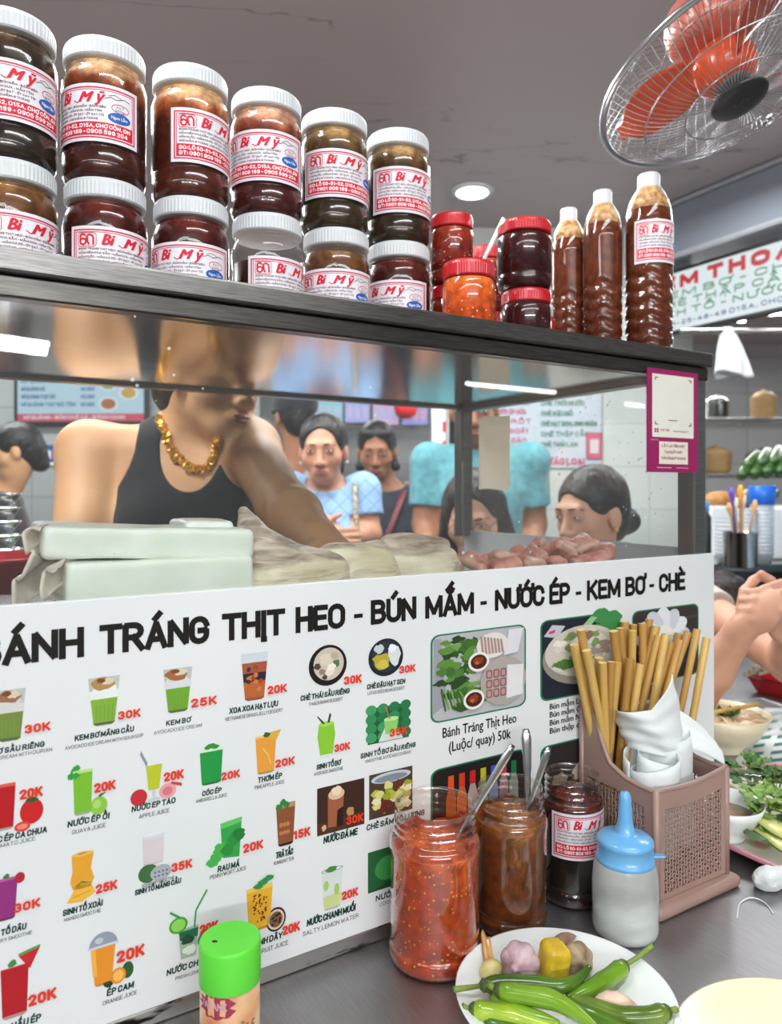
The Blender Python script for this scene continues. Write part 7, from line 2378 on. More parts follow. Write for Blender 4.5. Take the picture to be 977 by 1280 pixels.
    def garment(s, name, m, tags=('torso', 'shoulder'), grow=.008, sleeve=None, neck=.065, neck_drop=.0, hem=.78, cuts=(), rough=.0014, seed=0, cell=None):
        """clothing grown from the body's own volumes; sleeve = share of the upper arm that is covered"""
        keep = [p for p in s.prims]
        if sleeve:
            new = []
            for p in s.prims:
                if p[0] == 'uparm':
                    e = p[2].lerp(p[3], sleeve)
                    new.append(('sleeve', 'cap', p[2], e, p[4] + .004, (p[4] + (p[5] - p[4]) * sleeve) + .008, p[6]))
                elif p[0] == 'forearm' and sleeve > 1: new.append(('sleeve',) + p[1:])
            s.prims = s.prims + new
            tags = tags + ('sleeve',)
        so = s.solid(tags, grow, cell=cell)
        s.prims = keep
        if sleeve and sleeve <= 1:
            for p in s.prims:
                if p[0] == 'uparm':
                    d = (p[3] - p[2]).normalized(); e = p[2].lerp(p[3], sleeve)
                    q = d.orthogonal().normalized(); w = d.cross(q)
                    M = Matrix((q, w, d)).transposed()
                    h = .09 * s.sc
                    so.slab(e + d * h, (h, h, h), .004, M, .003, 'cut')
        nk = s.L(0, .02, 1.335 - neck_drop * .5)
        so.ell(nk, (neck * s.sc, neck * s.sc, (.035 + neck_drop * .6) * s.sc), None, .004, 'cut')
        for (c, r_) in cuts: so.ell(s.L(*c), tuple(x * s.sc for x in r_), None, .006, 'cut')
        so.half((0, 0, s.L(0, 0, hem).z), (0, 0, -1))
        if rough: so.rough(rough, 45, seed, 3)
        return s.part(name, so, m, 1)
    def trousers(s, m, top=.86, grow=.009):
        so = s.solid(('leg', 'torso'), grow)
        so.half((0, 0, s.L(0, 0, top).z), (0, 0, 1))
        so.half((0, 0, .065), (0, 0, -1))
        o = s.part('trousers', so, m)
        so = s.solid(('leg',), .012); so.half((0, 0, .062), (0, 0, 1)); so.half((0, 0, .002), (0, 0, -1))
        s.part('shoes', so, mat('dark_shoes', rgb(44, 40, 40), rough=.5))
        return o
    def tree(s):
        dg = None
        me = s.o.data
        return BVHTree.FromPolygons([v.co.copy() for v in me.vertices], [list(p.vertices) for p in me.polygons])
def cloth(name, c, c2=None, scale=40, **k):
    return mat('cloth_' + name, c, rough=.85, color2=c2, vary=.06, scale=scale, sheen=.2, bump=.2, bump_scale=300, **k)
def stool(label, x, y, h):
    t = thing('plastic_stool', label, 'stool', (x, y, 0))
    bm = bmesh.new(); box(bm, (0, 0, h - .016), (.15, .15, .012), 0, 0, .006); from_bm('seat', bm, mat('stool_plastic', rgb(150, 40, 44), rough=.4), t)
    for a in (-1, 1):
        for b in (-1, 1):
            bm = bmesh.new(); tube(bm, [(.12 * a, .12 * b, h - .028), (.145 * a, .145 * b, .001)], .014, 8); from_bm('leg', bm, MATS['stool_plastic'], t)

# ---- the vendor in the black tank top
v = Person('vendor behind the case in a black tank top with a thick gold necklace', (-.405, 1.50), math.pi + .16, 1.075, SK_TAN, cell=.006)
v.torso(.95).legs()
v.arm(-1, at(352, 628, 1.26), at(402, 678, 1.10), Vector((.6, -.7, -.35)), Vector((.1, -.2, -1)), .35, shoulder=at(312, 560, 1.46))
v.arm(1, at(98, 700, 1.33), at(190, 700, 1.13), Vector((.8, -.5, -.1)), Vector((.1, -.3, -1)), .4, shoulder=at(112, 566, 1.47), thick=1.08)
v.head(at(263, 467, 1.45), (.86, -.50, -.20), -.06, neck=v.L(.005, -.01, 1.30))
v.build()
v.face(rgb(170, 88, 80), eyes=True)
v.hair(HAIR, extra=[((0, -.10, -.01), (0, -.13, .02), .04, .042)])
BLACKTOP = cloth('black_top', rgb(20, 21, 25), rgb(12, 12, 15), coat=0)
v.garment('tank_top', BLACKTOP, grow=.006, neck=.064, neck_drop=.0, cuts=[((.200, .0, 1.29), (.116, .25, .120)), ((-.200, .0, 1.29), (.116, .25, .120)), ((.0, .12, 1.30), (.060, .13, .100))], seed=1)
v.trousers(cloth('black_trousers', rgb(34, 34, 38)))
T = v.tree()
def onto(tree, px, py, lift=.004, n=None):
    o = Vector((0, 0, EYE)); d = at(px, py, 1.0) - o
    d.normalize()
    h = tree.ray_cast(o, d)
    return (h[0] - d * lift) if h[0] is not None else None
cp_ = [(203, 492), (197, 508), (199, 522), (204, 536), (209, 549), (215, 562), (224, 574), (235, 583), (247, 588), (258, 584), (266, 574), (270, 562), (272, 550)]
pts = [onto(T, *q) for q in cp_]
pts = [p for p in pts if p is not None]
pts = smoothpath(pts, 120)
bm = bmesh.new()
r_ = random.Random(2)
for i, p in enumerate(pts):
    for k in range(3):
        q = p + Vector((r_.uniform(-.006, .006), r_.uniform(-.004, .002), r_.uniform(-.006, .006)))
        rr = r_.uniform(.0026, .0044)
        R = Euler((r_.uniform(0, 3), r_.uniform(0, 3), r_.uniform(0, 3))).to_matrix()
        box(bm, (0, 0, 0), (rr, rr * .8, rr * .7), M=Matrix.Translation(q) @ R.to_4x4())
o = from_bm('gold_necklace', bm, GOLD, v.o)

# ---- the woman in the light blue top
def front_arms(p, side, e, w, h, n, curl=.5, **k): p.arm(side, e, w, h, n, curl, **k)
b = Person('woman in a light blue knitted top with pulled-back black hair, hands clasped', (-.228, 2.62), math.pi - .05, .985, SK_MID, cell=.006, build=1.04)
b.torso(.9).legs()
b.arm(1, at(352, 668, 2.60), at(392, 676, 2.43), Vector((1, -.25, .08)), Vector((0, 1, -.1)), .45, shoulder=at(364, 612, 2.62))
b.arm(-1, at(462, 668, 2.58), at(430, 672, 2.44), Vector((-1, -.2, .05)), Vector((0, 1, -.2)), .5, shoulder=at(453, 613, 2.62))
b.head(at(404, 562, 2.58), (-.05, -1, -.10), .02, k=1.04)
b.build(); b.face(rgb(168, 92, 84), open_=.75)
b.hair(HAIR, extra=[((-.02, -.10, .02), (-.03, -.12, -.08), .040, .026)])
BLUEK = cloth('light_blue', rgb(150, 186, 226), rgb(136, 172, 214))
n, l = BLUEK.node_tree.nodes, BLUEK.node_tree.links      # diamond openwork of the knit
tc = [x for x in n if x.type == 'TEX_COORD'][0]
mp = n.new('ShaderNodeMapping'); mp.inputs['Rotation'].default_value = (0, math.radians(45), 0); mp.inputs['Scale'].default_value = (24, 24, 24)
l.new(tc.outputs['Object'], mp.inputs['Vector'])
ck = n.new('ShaderNodeSeparateXYZ'); l.new(mp.outputs['Vector'], ck.inputs[0])
def line_(o_):
    fr = n.new('ShaderNodeMath'); fr.operation = 'FRACT'; l.new(o_, fr.inputs[0])
    lt = n.new('ShaderNodeMath'); lt.operation = 'LESS_THAN'; lt.inputs[1].default_value = .07; l.new(fr.outputs[0], lt.inputs[0]); return lt
m1, m2 = line_(ck.outputs['X']), line_(ck.outputs['Z'])
mx_ = n.new('ShaderNodeMath'); mx_.operation = 'MAXIMUM'; l.new(m1.outputs[0], mx_.inputs[0]); l.new(m2.outputs[0], mx_.inputs[1])
mixc = n.new('ShaderNodeMix'); mixc.data_type = 'RGBA'
bs = n['Principled BSDF']; src = bs.inputs['Base Color'].links[0].from_socket
l.new(src, mixc.inputs['A']); mixc.inputs['B'].default_value = rgb(106, 140, 186); l.new(mx_.outputs[0], mixc.inputs['Factor']); l.new(mixc.outputs['Result'], bs.inputs['Base Color'])
b.garment('knit_top', BLUEK, sleeve=.62, neck=.075, seed=2, hem=.80)
b.trousers(cloth('dark_blue_trousers', rgb(52, 56, 70)))
Tb = BVHTree.FromPolygons([vv.co.copy() for vv in b.o.children[-3].data.vertices], [list(p.vertices) for p in b.o.children[-3].data.polygons])
bm = bmesh.new()
for (x) in (-1,):
    tube(bm, smoothpath([b.L(-.098, -.03, 1.345), b.L(-.105, .045, 1.34), b.L(-.115, .118, 1.27), b.L(-.125, .152, 1.17), b.L(-.15, .150, 1.05), b.L(-.18, .12, .92)], 20), .0085, 8, flat=.35)
b.meshpart('bag_strap', bm, mat('strap_beige', rgb(188, 172, 148), rough=.6, color2=rgb(70, 60, 54), scale=120))
for q in (-1, 1):
    bm = bmesh.new(); ball(bm, b.H((.080 * q, -.004, -.044)), .0055, 0, 10); b.meshpart('earring', bm, mat('pearl', rgb(232, 226, 214), rough=.2))

# ---- the woman in navy behind her, sunglasses pushed up on her hair
w = Person('woman in a navy top with sunglasses on her hair and a dark red bag strap', (-.02, 3.12), math.pi + .02, .985, SK_DARK, build=1.02)
w.torso(.9).legs()
for q, ex, wx in ((1, 437, 440), (-1, 530, 520)): w.arm(q, at(ex, 675, 3.14), at(wx, 725, 3.02), Vector((0, -.6, -1)), Vector((-q, 0, 0)), .5)
w.head(at(471, 563, 3.07), (-.06, -1, -.22), .0, k=1.0)
w.build(); w.face(rgb(150, 84, 78), open_=.6)
w.hair(HAIR, extra=[((.03, -.06, -.02), (.075, -.03, -.075), .035, .022), ((-.03, -.06, -.02), (-.075, -.03, -.075), .035, .022)])
NAVY = cloth('navy', rgb(30, 36, 52), rgb(22, 26, 40))
w.garment('navy_top', NAVY, sleeve=.7, neck=.078, seed=3)
w.trousers(cloth('black_trousers', rgb(34, 34, 38)))
bm = bmesh.new()
tube(bm, smoothpath([w.L(-.09, -.02, 1.345), w.L(-.06, .10, 1.27), w.L(.0, .145, 1.12), w.L(.07, .135, 1.0), w.L(.14, .09, .88)], 20), .013, 8, flat=.25)
w.meshpart('bag_strap', bm, mat('strap_red', rgb(120, 46, 52), rough=.5))
bm = bmesh.new()
for q in (-1, 1): ball(bm, w.H((.034 * q, .070, .078)), (.031, .008, .020), 0, 14, w.hM)
tube(bm, [w.H((-.07, .05, .08)), w.H((0, .085, .082)), w.H((.07, .05, .08))], .003, 6)
w.meshpart('sunglasses', bm, BLACK)
bm = bmesh.new(); tube(bm, smoothpath([w.L(-.125, .0, 1.33), w.L(-.135, .10, 1.22), w.L(-.14, .125, 1.05), w.L(-.16, .10, .9)], 14), .012, 8, flat=.3); w.meshpart('bag_strap', bm, mat('strap_cream', rgb(206, 196, 164), rough=.6))

# ---- the man in grey with a black cap, turned away
g = Person('man in a grey T-shirt and black cap with his back turned', (-.43, 3.25), .55, 1.04, SK_DARK)
g.torso().legs()
for q in (-1, 1): g.arm(q, g.L(.22 * q, .02, 1.03), g.L(.20 * q, .16, .84), g.f + Vector((0, 0, -.8)), -q * g.r, .5)
g.head(at(368, 520, 3.25), (-.4, .9, -.05), .0)
g.build(); g.hair(HAIR)
g.garment('grey_shirt', cloth('grey', rgb(168, 168, 168), rgb(154, 154, 156)), sleeve=.7, neck=.07, seed=4)
g.trousers(cloth('dark_blue_trousers', rgb(52, 56, 70)))
so = Solid(np.array(g.hc) - .2, np.array(g.hc) + .2, .005)
so.ell(g.H((0, -.014, .046)), (.096 * g.hk, .112 * g.hk, .090 * g.hk), g.hM, .01); so.half(g.H((0, 0, .020)), tuple(-x for x in (g.hM @ Vector((0, -.2, 1)))))
so.ell(g.H((0, .125, .034)), (.070 * g.hk, .075 * g.hk, .007), g.hM, .01)
g.part('black_cap', so, cloth('cap_black', rgb(24, 24, 28)))
# person half hidden to his left, dark cap and dark clothes
d = Person('person in dark clothes and a dark blue cap far behind the vendor', (-.66, 3.6), math.pi - .3, 1.0, SK_DARK)
d.torso().legs()
for q in (-1, 1): d.arm(q, d.L(.22 * q, .02, 1.03), d.L(.18 * q, .18, .9), d.f, -q * d.r, .5)
d.head(at(322, 556, 3.58), (.3, -1, -.1), 0); d.build(); d.face(); d.hair(HAIR)
d.garment('dark_shirt', cloth('dark_shirt', rgb(52, 52, 58)), sleeve=.7, neck=.07, seed=5); d.trousers(cloth('black_trousers', rgb(34, 34, 38)))
so = Solid(np.array(d.hc) - .2, np.array(d.hc) + .2, .006)
so.ell(d.H((0, -.014, .046)), (.096, .112, .090), d.hM, .01); so.half(d.H((0, 0, .022)), tuple(-x for x in (d.hM @ Vector((0, -.1, 1))))); so.ell(d.H((0, .125, .034)), (.070, .075, .007), d.hM, .01)
d.part('blue_cap', so, cloth('cap_navy', rgb(36, 46, 62)))

# ---- person in teal behind the rear post
t_ = Person('person in a teal T-shirt standing behind the rear post of the case', (.335, 2.78), math.pi - .05, 1.10, SK_DARK, build=1.05)
t_.torso().legs()
t_.arm(1, at(530, 655, 2.78), at(540, 720, 2.62), Vector((.2, -.4, -1)), Vector((-1, 0, 0)), .4)
t_.arm(-1, at(668, 655, 2.78), at(655, 725, 2.62), Vector((-.2, -.4, -1)), Vector((1, 0, 0)), .4)
t_.head(at(592, 512, 2.72), (-.1, -1, -.15), 0); t_.build(); t_.face(); t_.hair(HAIR, extra=[((-.05, -.05, -.04), (-.06, -.04, -.14), .035, .025), ((.05, -.05, -.04), (.06, -.04, -.14), .035, .025)])
t_.garment('teal_shirt', cloth('teal', rgb(104, 168, 176), rgb(84, 146, 158)), sleeve=.72, neck=.07, seed=6)
t_.trousers(cloth('grey_trousers', rgb(86, 86, 90)))
bm = bmesh.new(); tube(bm, smoothpath([t_.L(.06, .06, 1.345), t_.L(.065, .125, 1.26), t_.L(.05, .150, 1.12), t_.L(.02, .15, 1.0)], 14), .012, 8, flat=.3)
t_.meshpart('lanyard', bm, mat('lanyard_blue', rgb(40, 92, 196), rough=.5))

# ---- seated girl with long dark hair and glasses
q_ = Person('seated woman with long dark hair and thin glasses looking down, by the rear post', (.235, 2.06), math.pi + .1, .97, SK_FAIR, sit=.52)
q_.torso(.8).legs()
for k in (-1, 1): q_.arm(k, q_.L(.21 * k, .10, 1.04), q_.L(.08 * k, .28, 1.00), q_.f - k * q_.r, Vector((0, 0, -1)), .5)
q_.head(at(592, 643, 2.00), (-.25, -1, -.38), .05); q_.build(); q_.face(rgb(176, 90, 90), open_=.5)
q_.hair(HAIR_B, extra=[((.062, -.02, .03), (.088, .0, -.12), .030, .032), ((.088, .0, -.12), (.095, .03, -.26), .032, .022), ((-.062, -.02, .03), (-.088, .0, -.12), .030, .034), ((-.088, .0, -.12), (-.10, .02, -.26), .034, .024), ((0, -.07, .0), (0, -.09, -.2), .06, .05)])
q_.garment('dark_blouse', cloth('charcoal', rgb(46, 44, 50)), sleeve=.9, neck=.07, seed=7); q_.trousers(cloth('black_trousers', rgb(34, 34, 38)))
bm = bmesh.new()
for k in (-1, 1):
    tube(bm, [q_.H((.033 * k + .022 * math.cos(a), .101, -.003 + .017 * math.sin(a))) for a in [i * 6.2832 / 14 for i in range(15)]], .0010, 5)
    tube(bm, [q_.H((.055 * k, .099, 0)), q_.H((.078 * k, .02, .0))], .0010, 5)
tube(bm, [q_.H((-.011, .102, 0)), q_.H((.011, .102, 0))], .0010, 5)
q_.meshpart('glasses', bm, BLACK)
stool('stool under the seated woman with glasses', .235, 2.06, .52)

# ---- seated young woman with a bun, eating; her forearms show at the right picture edge
e_ = Person('seated young woman with a low black bun looking left, hands raised over her bowl', (.585, 2.04), math.pi - .35, .98, SK_FAIR, sit=.52, cell=.005)
e_.torso(.8).legs()
hw1, hw2 = at(928, 785, 1.40), at(985, 790, 1.42)
e_.arm(1, at(868, 868, 1.47), hw1, at(965, 752, 1.37) - at(928, 785, 1.40), Vector((.55, .5, -.45)), 1.35)
e_.arm(-1, Vector((.86, 1.58, .92)), hw2, at(968, 770, 1.385) - hw2, Vector((-.4, .7, -.1)), 1.35)
e_.head(at(738, 640, 1.88), (-.86, -.52, -.14), .0, k=.98); e_.build(); e_.face(rgb(190, 92, 92), open_=.7, look=.001)
e_.hair(HAIR, extra=[((0, -.115, -.045), (.0, -.135, -.045), .038, .036)], cut=((0, .080, -.036), (.072, .066, .092)))
e_.garment('cream_top', cloth('cream', rgb(196, 186, 176)), sleeve=.45, neck=.07, seed=8); e_.trousers(cloth('black_trousers', rgb(34, 34, 38)))
bm = bmesh.new(); tube(bm, [e_.H((.01, -.112, .012)), e_.H((.0, -.120, -.022)), e_.H((-.008, -.112, -.05))], [.008, .011, .008], 8); e_.meshpart('hair_clip', bm, mat('tan_clip', rgb(206, 176, 132), rough=.3))
for k in (-1, 1):
    bm = bmesh.new(); ball(bm, e_.H((.079 * k, -.004, -.046)), .0062, 0, 10); e_.meshpart('earring', bm, GOLD)
stool('stool under the eating young woman', .585, 2.04, .52)

# ---- low dark head behind the right end of the case
k_ = Person('child with short black hair sitting low behind the right end of the banner', (1.03, 2.36), 2.2, .80, SK_DARK, sit=.34)
k_.torso().legs()
for k in (-1, 1): k_.arm(k, k_.L(.20 * k, .06, 1.02), k_.L(.10 * k, .22, .98), k_.f, Vector((0, 0, -1)), .5)
k_.head(at(898, 762, 2.34), (-.9, -.25, -.2), 0, k=1.14); k_.build(); k_.face(); k_.hair(HAIR_B, cut=((0, .090, -.045), (.062, .055, .085)), grow=1.06)
k_.garment('dark_shirt', cloth('dark_shirt', rgb(52, 52, 58)), sleeve=.7, neck=.07, seed=9); k_.trousers(cloth('black_trousers', rgb(34, 34, 38)))
stool('low stool under the child behind the case', 1.03, 2.36, .34)
# ---- worker at the far left, seen from behind the bowls
l_ = Person('worker with short black hair in a dark floral top at the far left', (-1.66, 3.15), math.pi - 1.2, .96, SK_TAN)
l_.torso(.8).legs()
for k in (-1, 1): l_.arm(k, l_.L(.21 * k, .04, 1.02), l_.L(.12 * k, .24, .96), l_.f, Vector((0, 0, -1)), .5)
l_.head(at(20, 563, 3.12), (-.9, -.3, -.25), 0); l_.build(); l_.face(); l_.hair(HAIR, extra=[((0, -.07, -.02), (0, -.08, -.08), .055, .04)])
l_.garment('floral_top', cloth('floral', rgb(40, 36, 42), rgb(130, 52, 62), scale=28, lo=.34, hi=.44), sleeve=.7, neck=.08, seed=10); l_.trousers(cloth('black_trousers', rgb(34, 34, 38)))
# ---- passer-by in pale blue at the right picture edge
r__ = Person('person in a pale blue shirt standing at the right picture edge by the cup stacks', (1.44, 2.42), math.pi + .9, 1.0, SK_DARK)
r__.torso().legs()
for k in (-1, 1): r__.arm(k, r__.L(.22 * k, .03, 1.02), r__.L(.16 * k, .20, .92), r__.f, Vector((0, 0, -1)), .5)
r__.head(r__.L(0, .02, 1.48), (.4, -.9, -.1), 0); r__.build(); r__.face(); r__.hair(HAIR)
r__.garment('pale_blue_shirt', cloth('pale_blue', rgb(176, 198, 214), rgb(160, 184, 202)), sleeve=.8, neck=.07, seed=11); r__.trousers(cloth('black_trousers', rgb(34, 34, 38)))
# ------------------------------------------------------------------ ceiling fan over the right of the case
FO = at(909, 92, 1.235)
dv = (FO - Vector((0, 0, EYE))).normalized()
ex = dv.cross(Vector((0, 0, 1))).normalized(); ey = ex.cross(dv)
img = (ex * .40 - ey * .92).normalized()              # where the axis points on the picture: right and down
AX = (-dv * math.cos(math.radians(58)) + img * math.sin(math.radians(58))).normalized()
fan = thing('electric_fan', 'orange-bladed electric fan in a round steel wire cage hanging at the upper right', 'fan', FO)
fan.rotation_mode = 'QUATERNION'
fan.rotation_quaternion = AX.to_track_quat('Z', 'Y')
WIRE = mat('cage_wire', rgb(186, 190, 194), rough=.25, metal=.9, vary=.05)
FR = .212
bm = bmesh.new(); tube(bm, [(FR * math.cos(a), FR * math.sin(a), 0) for a in [i * 2 * math.pi / 72 for i in range(73)]], .0062, 10)
from_bm('cage_rim', bm, WIRE, fan, smooth=True)
def cage(zf, r0, n, name):
    bm = bmesh.new()
    for i in range(n):
        a = 2 * math.pi * i / n
        pts = []
        for k in range(9):
            u = k / 8
            r = r0 + (FR - r0) * u
            z = zf * (1 - u ** 3.2)
            b_ = a + .25 * (1 - u) * (1 if zf > 0 else 0)
            pts.append((r * math.cos(b_), r * math.sin(b_), z))
        tube(bm, pts, .00075, 4, caps=False)
    for rr in (.42, .72):
        r = FR * rr; u = (r - r0) / (FR - r0); z = zf * (1 - u ** 3.2)
        tube(bm, [(r * math.cos(a), r * math.sin(a), z) for a in [i * 2 * math.pi / 48 for i in range(49)]], .0014, 5)
    return tag(from_bm(name, bm, WIRE, fan, smooth=True))
cage(.055, .045, 84, 'front_cage')
cage(-.060, .055, 60, 'rear_cage')
bm = bmesh.new(); lathe(bm, [(0, .0605), (.030, .060), (.044, .058), (.047, .054), (.044, .050), (0, .050)], 40)
from_bm('cage_badge', bm, mat('badge_grey', rgb(48, 50, 52), rough=.35), fan, smooth=True)
bm = bmesh.new()
letters(bm, 'S', lambda x, y: (-.010 + x, -.012 + y, .0612), .018, .024, 0, .02, .3)
from_bm('badge_mark', bm, mat('badge_silver', rgb(140, 142, 144), rough=.3, metal=.6), fan)
ORANGE = mat('fan_orange', rgb(226, 84, 38), rough=.3, vary=.06, coat=.3)
BLADE = thin('blade_plastic', (.95, .62, .48, 1), .8, .12, haze=.55, haze_color=rgb(206, 92, 56))
for k in range(3):
    bm = bmesh.new()
    def fn(u, v):
        r = .050 + .138 * u
        wdt = 1.05 * (math.sin(min(1, .25 + u * .85) * math.pi) ** .5) * (1 - .25 * u)
        a = 2 * math.pi * k / 3 + (v - .5) * wdt + .35 * u
        return Vector((r * math.cos(a), r * math.sin(a), -.012 + (v - .5) * .045 * (1 - .3 * u)))
    sheet(bm, 12, 10, fn)
    o = from_bm('blade', bm, BLADE, fan, smooth=True); thicken(o, .0015)
bm = bmesh.new(); lathe(bm, [(.046, -.040), (.050, -.020), (.049, .004), (.042, .018), (.028, .024)], 40, cap_t=False); from_bm('hub', bm, ORANGE, fan, smooth=True)
bm = bmesh.new(); lathe(bm, [(.030, .016), (.029, .026), (.022, .029), (0, .029)], 40); from_bm('hub_nut', bm, mat('hub_grey', rgb(120, 118, 116), rough=.35, vary=.1), fan, smooth=True)
bm = bmesh.new(); lathe(bm, [(0, -.158), (.030, -.155), (.056, -.140), (.066, -.115), (.068, -.085), (.060, -.066), (.0, -.064)], 40)
from_bm('motor_housing', bm, mat('motor_rose', rgb(206, 116, 96), rough=.3, vary=.05, coat=.3), fan, smooth=True)
bm = bmesh.new()
for i in range(18):
    a = 2 * math.pi * i / 18
    box(bm, (.0635 * math.cos(a), .0635 * math.sin(a), -.098), (.0045, .0022, .013), a)
from_bm('motor_vents', bm, mat('vent_pale', rgb(224, 190, 178), rough=.4), fan)
# bracket up to the ceiling
tip = FO - AX * .135
o_ = thing
bm = bmesh.new()
Mi = (Matrix.Translation(FO) @ AX.to_track_quat('Z', 'Y').to_matrix().to_4x4()).inverted()
top = Vector((tip.x + .02, tip.y + .05, CEIL - .003))
pts = [tip, Vector((tip.x + .01, tip.y + .03, tip.z + .08)), Vector((top.x, top.y, top.z - .1)), top]
tube(bm, [Mi @ p for p in smoothpath(pts, 14)], .018, 14)
from_bm('bracket', bm, mat('fan_white', rgb(206, 206, 208), rough=.35), fan, smooth=True)
bm = bmesh.new()
lathe(bm, [(.055, 0), (.055, -.012), (.03, -.03)], 24, M=Mi @ Matrix.Translation(top + Vector((0, 0, .002)))); from_bm('ceiling_plate', bm, MATS['fan_white'], fan, smooth=True)

# ------------------------------------------------------------------ lit menu screens
def screen(name, label, corners, cat='screen', bezel=.012, depth=.03):
    """flat panel from its lower-left, lower-right and upper-left world corners; returns thing and a painter"""
    a, b_, c_ = [Vector(q) for q in corners]
    x, y = (b_ - a), (c_ - a)
    W_, H_ = x.length, y.length
    x.normalize(); y.normalize(); nz = x.cross(y).normalized()
    M = Matrix((x, y, nz)).transposed().to_4x4(); M.translation = a
    t = thing(name, label, cat); t.matrix_world = M
    bm = bmesh.new(); span(bm, (-bezel, -bezel, -depth), (W_ + bezel, H_ + bezel, 0), bev=.003)
    from_bm('casing', bm, BLACK, t)
    return t, W_, H_
def lit(name, h, k): 
    return emit('screen_' + name, hexc(h), k)
SW = lit('white', 'e6f2f6', .95); SR = lit('red', 'd8242c', .8); SG = lit('green', '2f9a5a', .75); SBl = lit('blue', '3a56a0', .7); SPk = lit('pink', 'e2506a', .8); SSky = lit('sky', 'bfe2f2', .85); SYel = lit('yellow', 'd8b04a', .8); SOr = lit('orange', 'c8783a', .7); SGr2 = lit('leaf', '7ab45a', .75); SGrey = lit('grey', '6a7a90', .6)
# right-hand shop screen under the soffit
Ya, Yb = 3.20, 2.42
def TVp(px, py, Y): return at(px, py, Y)
yl, yr = 3.16, 2.74
a = TVp(842, 413, yl); c_ = TVp(842, 342, yl); b_ = TVp(977, 389, yr)
dirx = (b_ - a); dirx.z = 0; dirx.normalize()
a.z = c_.z - .245
a2 = a - dirx * .10; c2 = c_ - dirx * .10; b2 = a - dirx * .10 + dirx * 1.05
t, Wt, Ht = screen('menu_screen', 'wide lit shop screen with red and green lettering under the soffit at the right', (a2, b2, c2), bezel=.016)
bm = bmesh.new(); poly(bm, [(0, 0, .001), (Wt, 0, .001), (Wt, Ht, .001), (0, Ht, .001)]); from_bm('display', bm, SW, t)
def pos(px, row):      # x on the panel for a picture column
    u = (px - CX) / F
    # intersect the ray with the panel's vertical plane
    n_ = Vector((-dirx.y, dirx.x, 0)); k = a.dot(n_) - 0
    d = Vector((u, 1, 0)); q = d * ((a.x * n_.x + a.y * n_.y) / (d.x * n_.x + d.y * n_.y))
    return (Vector((q.x, q.y, 0)) - Vector((a2.x, a2.y, 0))).dot(dirx)
bm = bmesh.new()
def row(body, x0, x1, z, h, mi, th=.2): strokes(bm, body, lambda p, q: (pos(x0, 0) + p, Ht * z + q, .002), pos(x1, 0) - pos(x0, 0), h, mi, th)
row('KEM THOẠI', 806, 1010, .72, .058, 0, .34)
row('KEM BƠ - CHÈ', 820, 1004, .56, .030, 1)
row('CHÈ THẬP CẨM', 818, 1000, .40, .030, 1)
row('SINH TỐ - NƯỚC ÉP', 812, 1030, .235, .030, 1)
row('24-25-48-49 D15A, CHỢ CÔN', 832, 1014, .08, .020, 2)
from_bm('lettering', bm, [SR, SG, SBl], t)
# far-left food screen
a, b_, c_ = at(22, 527, 4.05), at(180, 526, 4.05), at(22, 470, 4.05)
t, Wt, Ht = screen('menu_screen', 'lit menu screen with blue panel and food pictures above the left worker', (a, b_, c_), bezel=.02)
bm = bmesh.new(); poly(bm, [(0, Ht * .17, .001), (Wt, Ht * .17, .001), (Wt, Ht, .001), (0, Ht, .001)]); poly(bm, [(0, 0, .001), (Wt, 0, .001), (Wt, Ht * .17, .001), (0, Ht * .17, .001)], 1)
from_bm('display', bm, [SSky, SPk], t)
bm = bmesh.new()
for i, (sx, ex_, s_) in enumerate(((.03, .42, 'MÌ QUẢNG TÔM'), (.03, .22, 'MÌ QUẢNG GÀ'), (.03, .30, 'MÌ QUẢNG THỊT BÒ'), (.03, .46, 'MÌ QUẢNG THỊT BÒ TÔM'))):
    strokes(bm, s_, lambda p, q: (Wt * sx + p, Ht * (.84 - .17 * i) + q, .002), Wt * (ex_ - sx), Ht * .085, 0, .2)
    strokes(bm, ('35.000', '40.000', '45.000', '50.000')[i], lambda p, q: (Wt * .5 + p, Ht * (.84 - .17 * i) + q, .002), Wt * .11, Ht * .085, 0, .2)
strokes(bm, 'MÌ QUẢNG - BÚN CHẢ CÁ - BÁNH CANH', lambda p, q: (Wt * .05 + p, Ht * .05 + q, .002), Wt * .8, Ht * .08, 1, .2)
from_bm('lettering', bm, [SBl, SW], t)
bm = bmesh.new()
for (u, v_, m_) in ((.72, .82, 2), (.88, .62, 1), (.72, .38, 0)):
    pts = [(Wt * (u + .075 * math.cos(q)), Ht * (v_ + .15 * math.sin(q)), .002) for q in [i * .3927 for i in range(16)]]
    poly(bm, pts, 2); pts = [(Wt * (u + .06 * math.cos(q)), Ht * (v_ + .12 * math.sin(q)), .003) for q in [i * .3927 for i in range(16)]]
    poly(bm, pts, (1, 0, 3)[m_])
from_bm('dish_pictures', bm, [SYel, SOr, SW, SGr2], t)
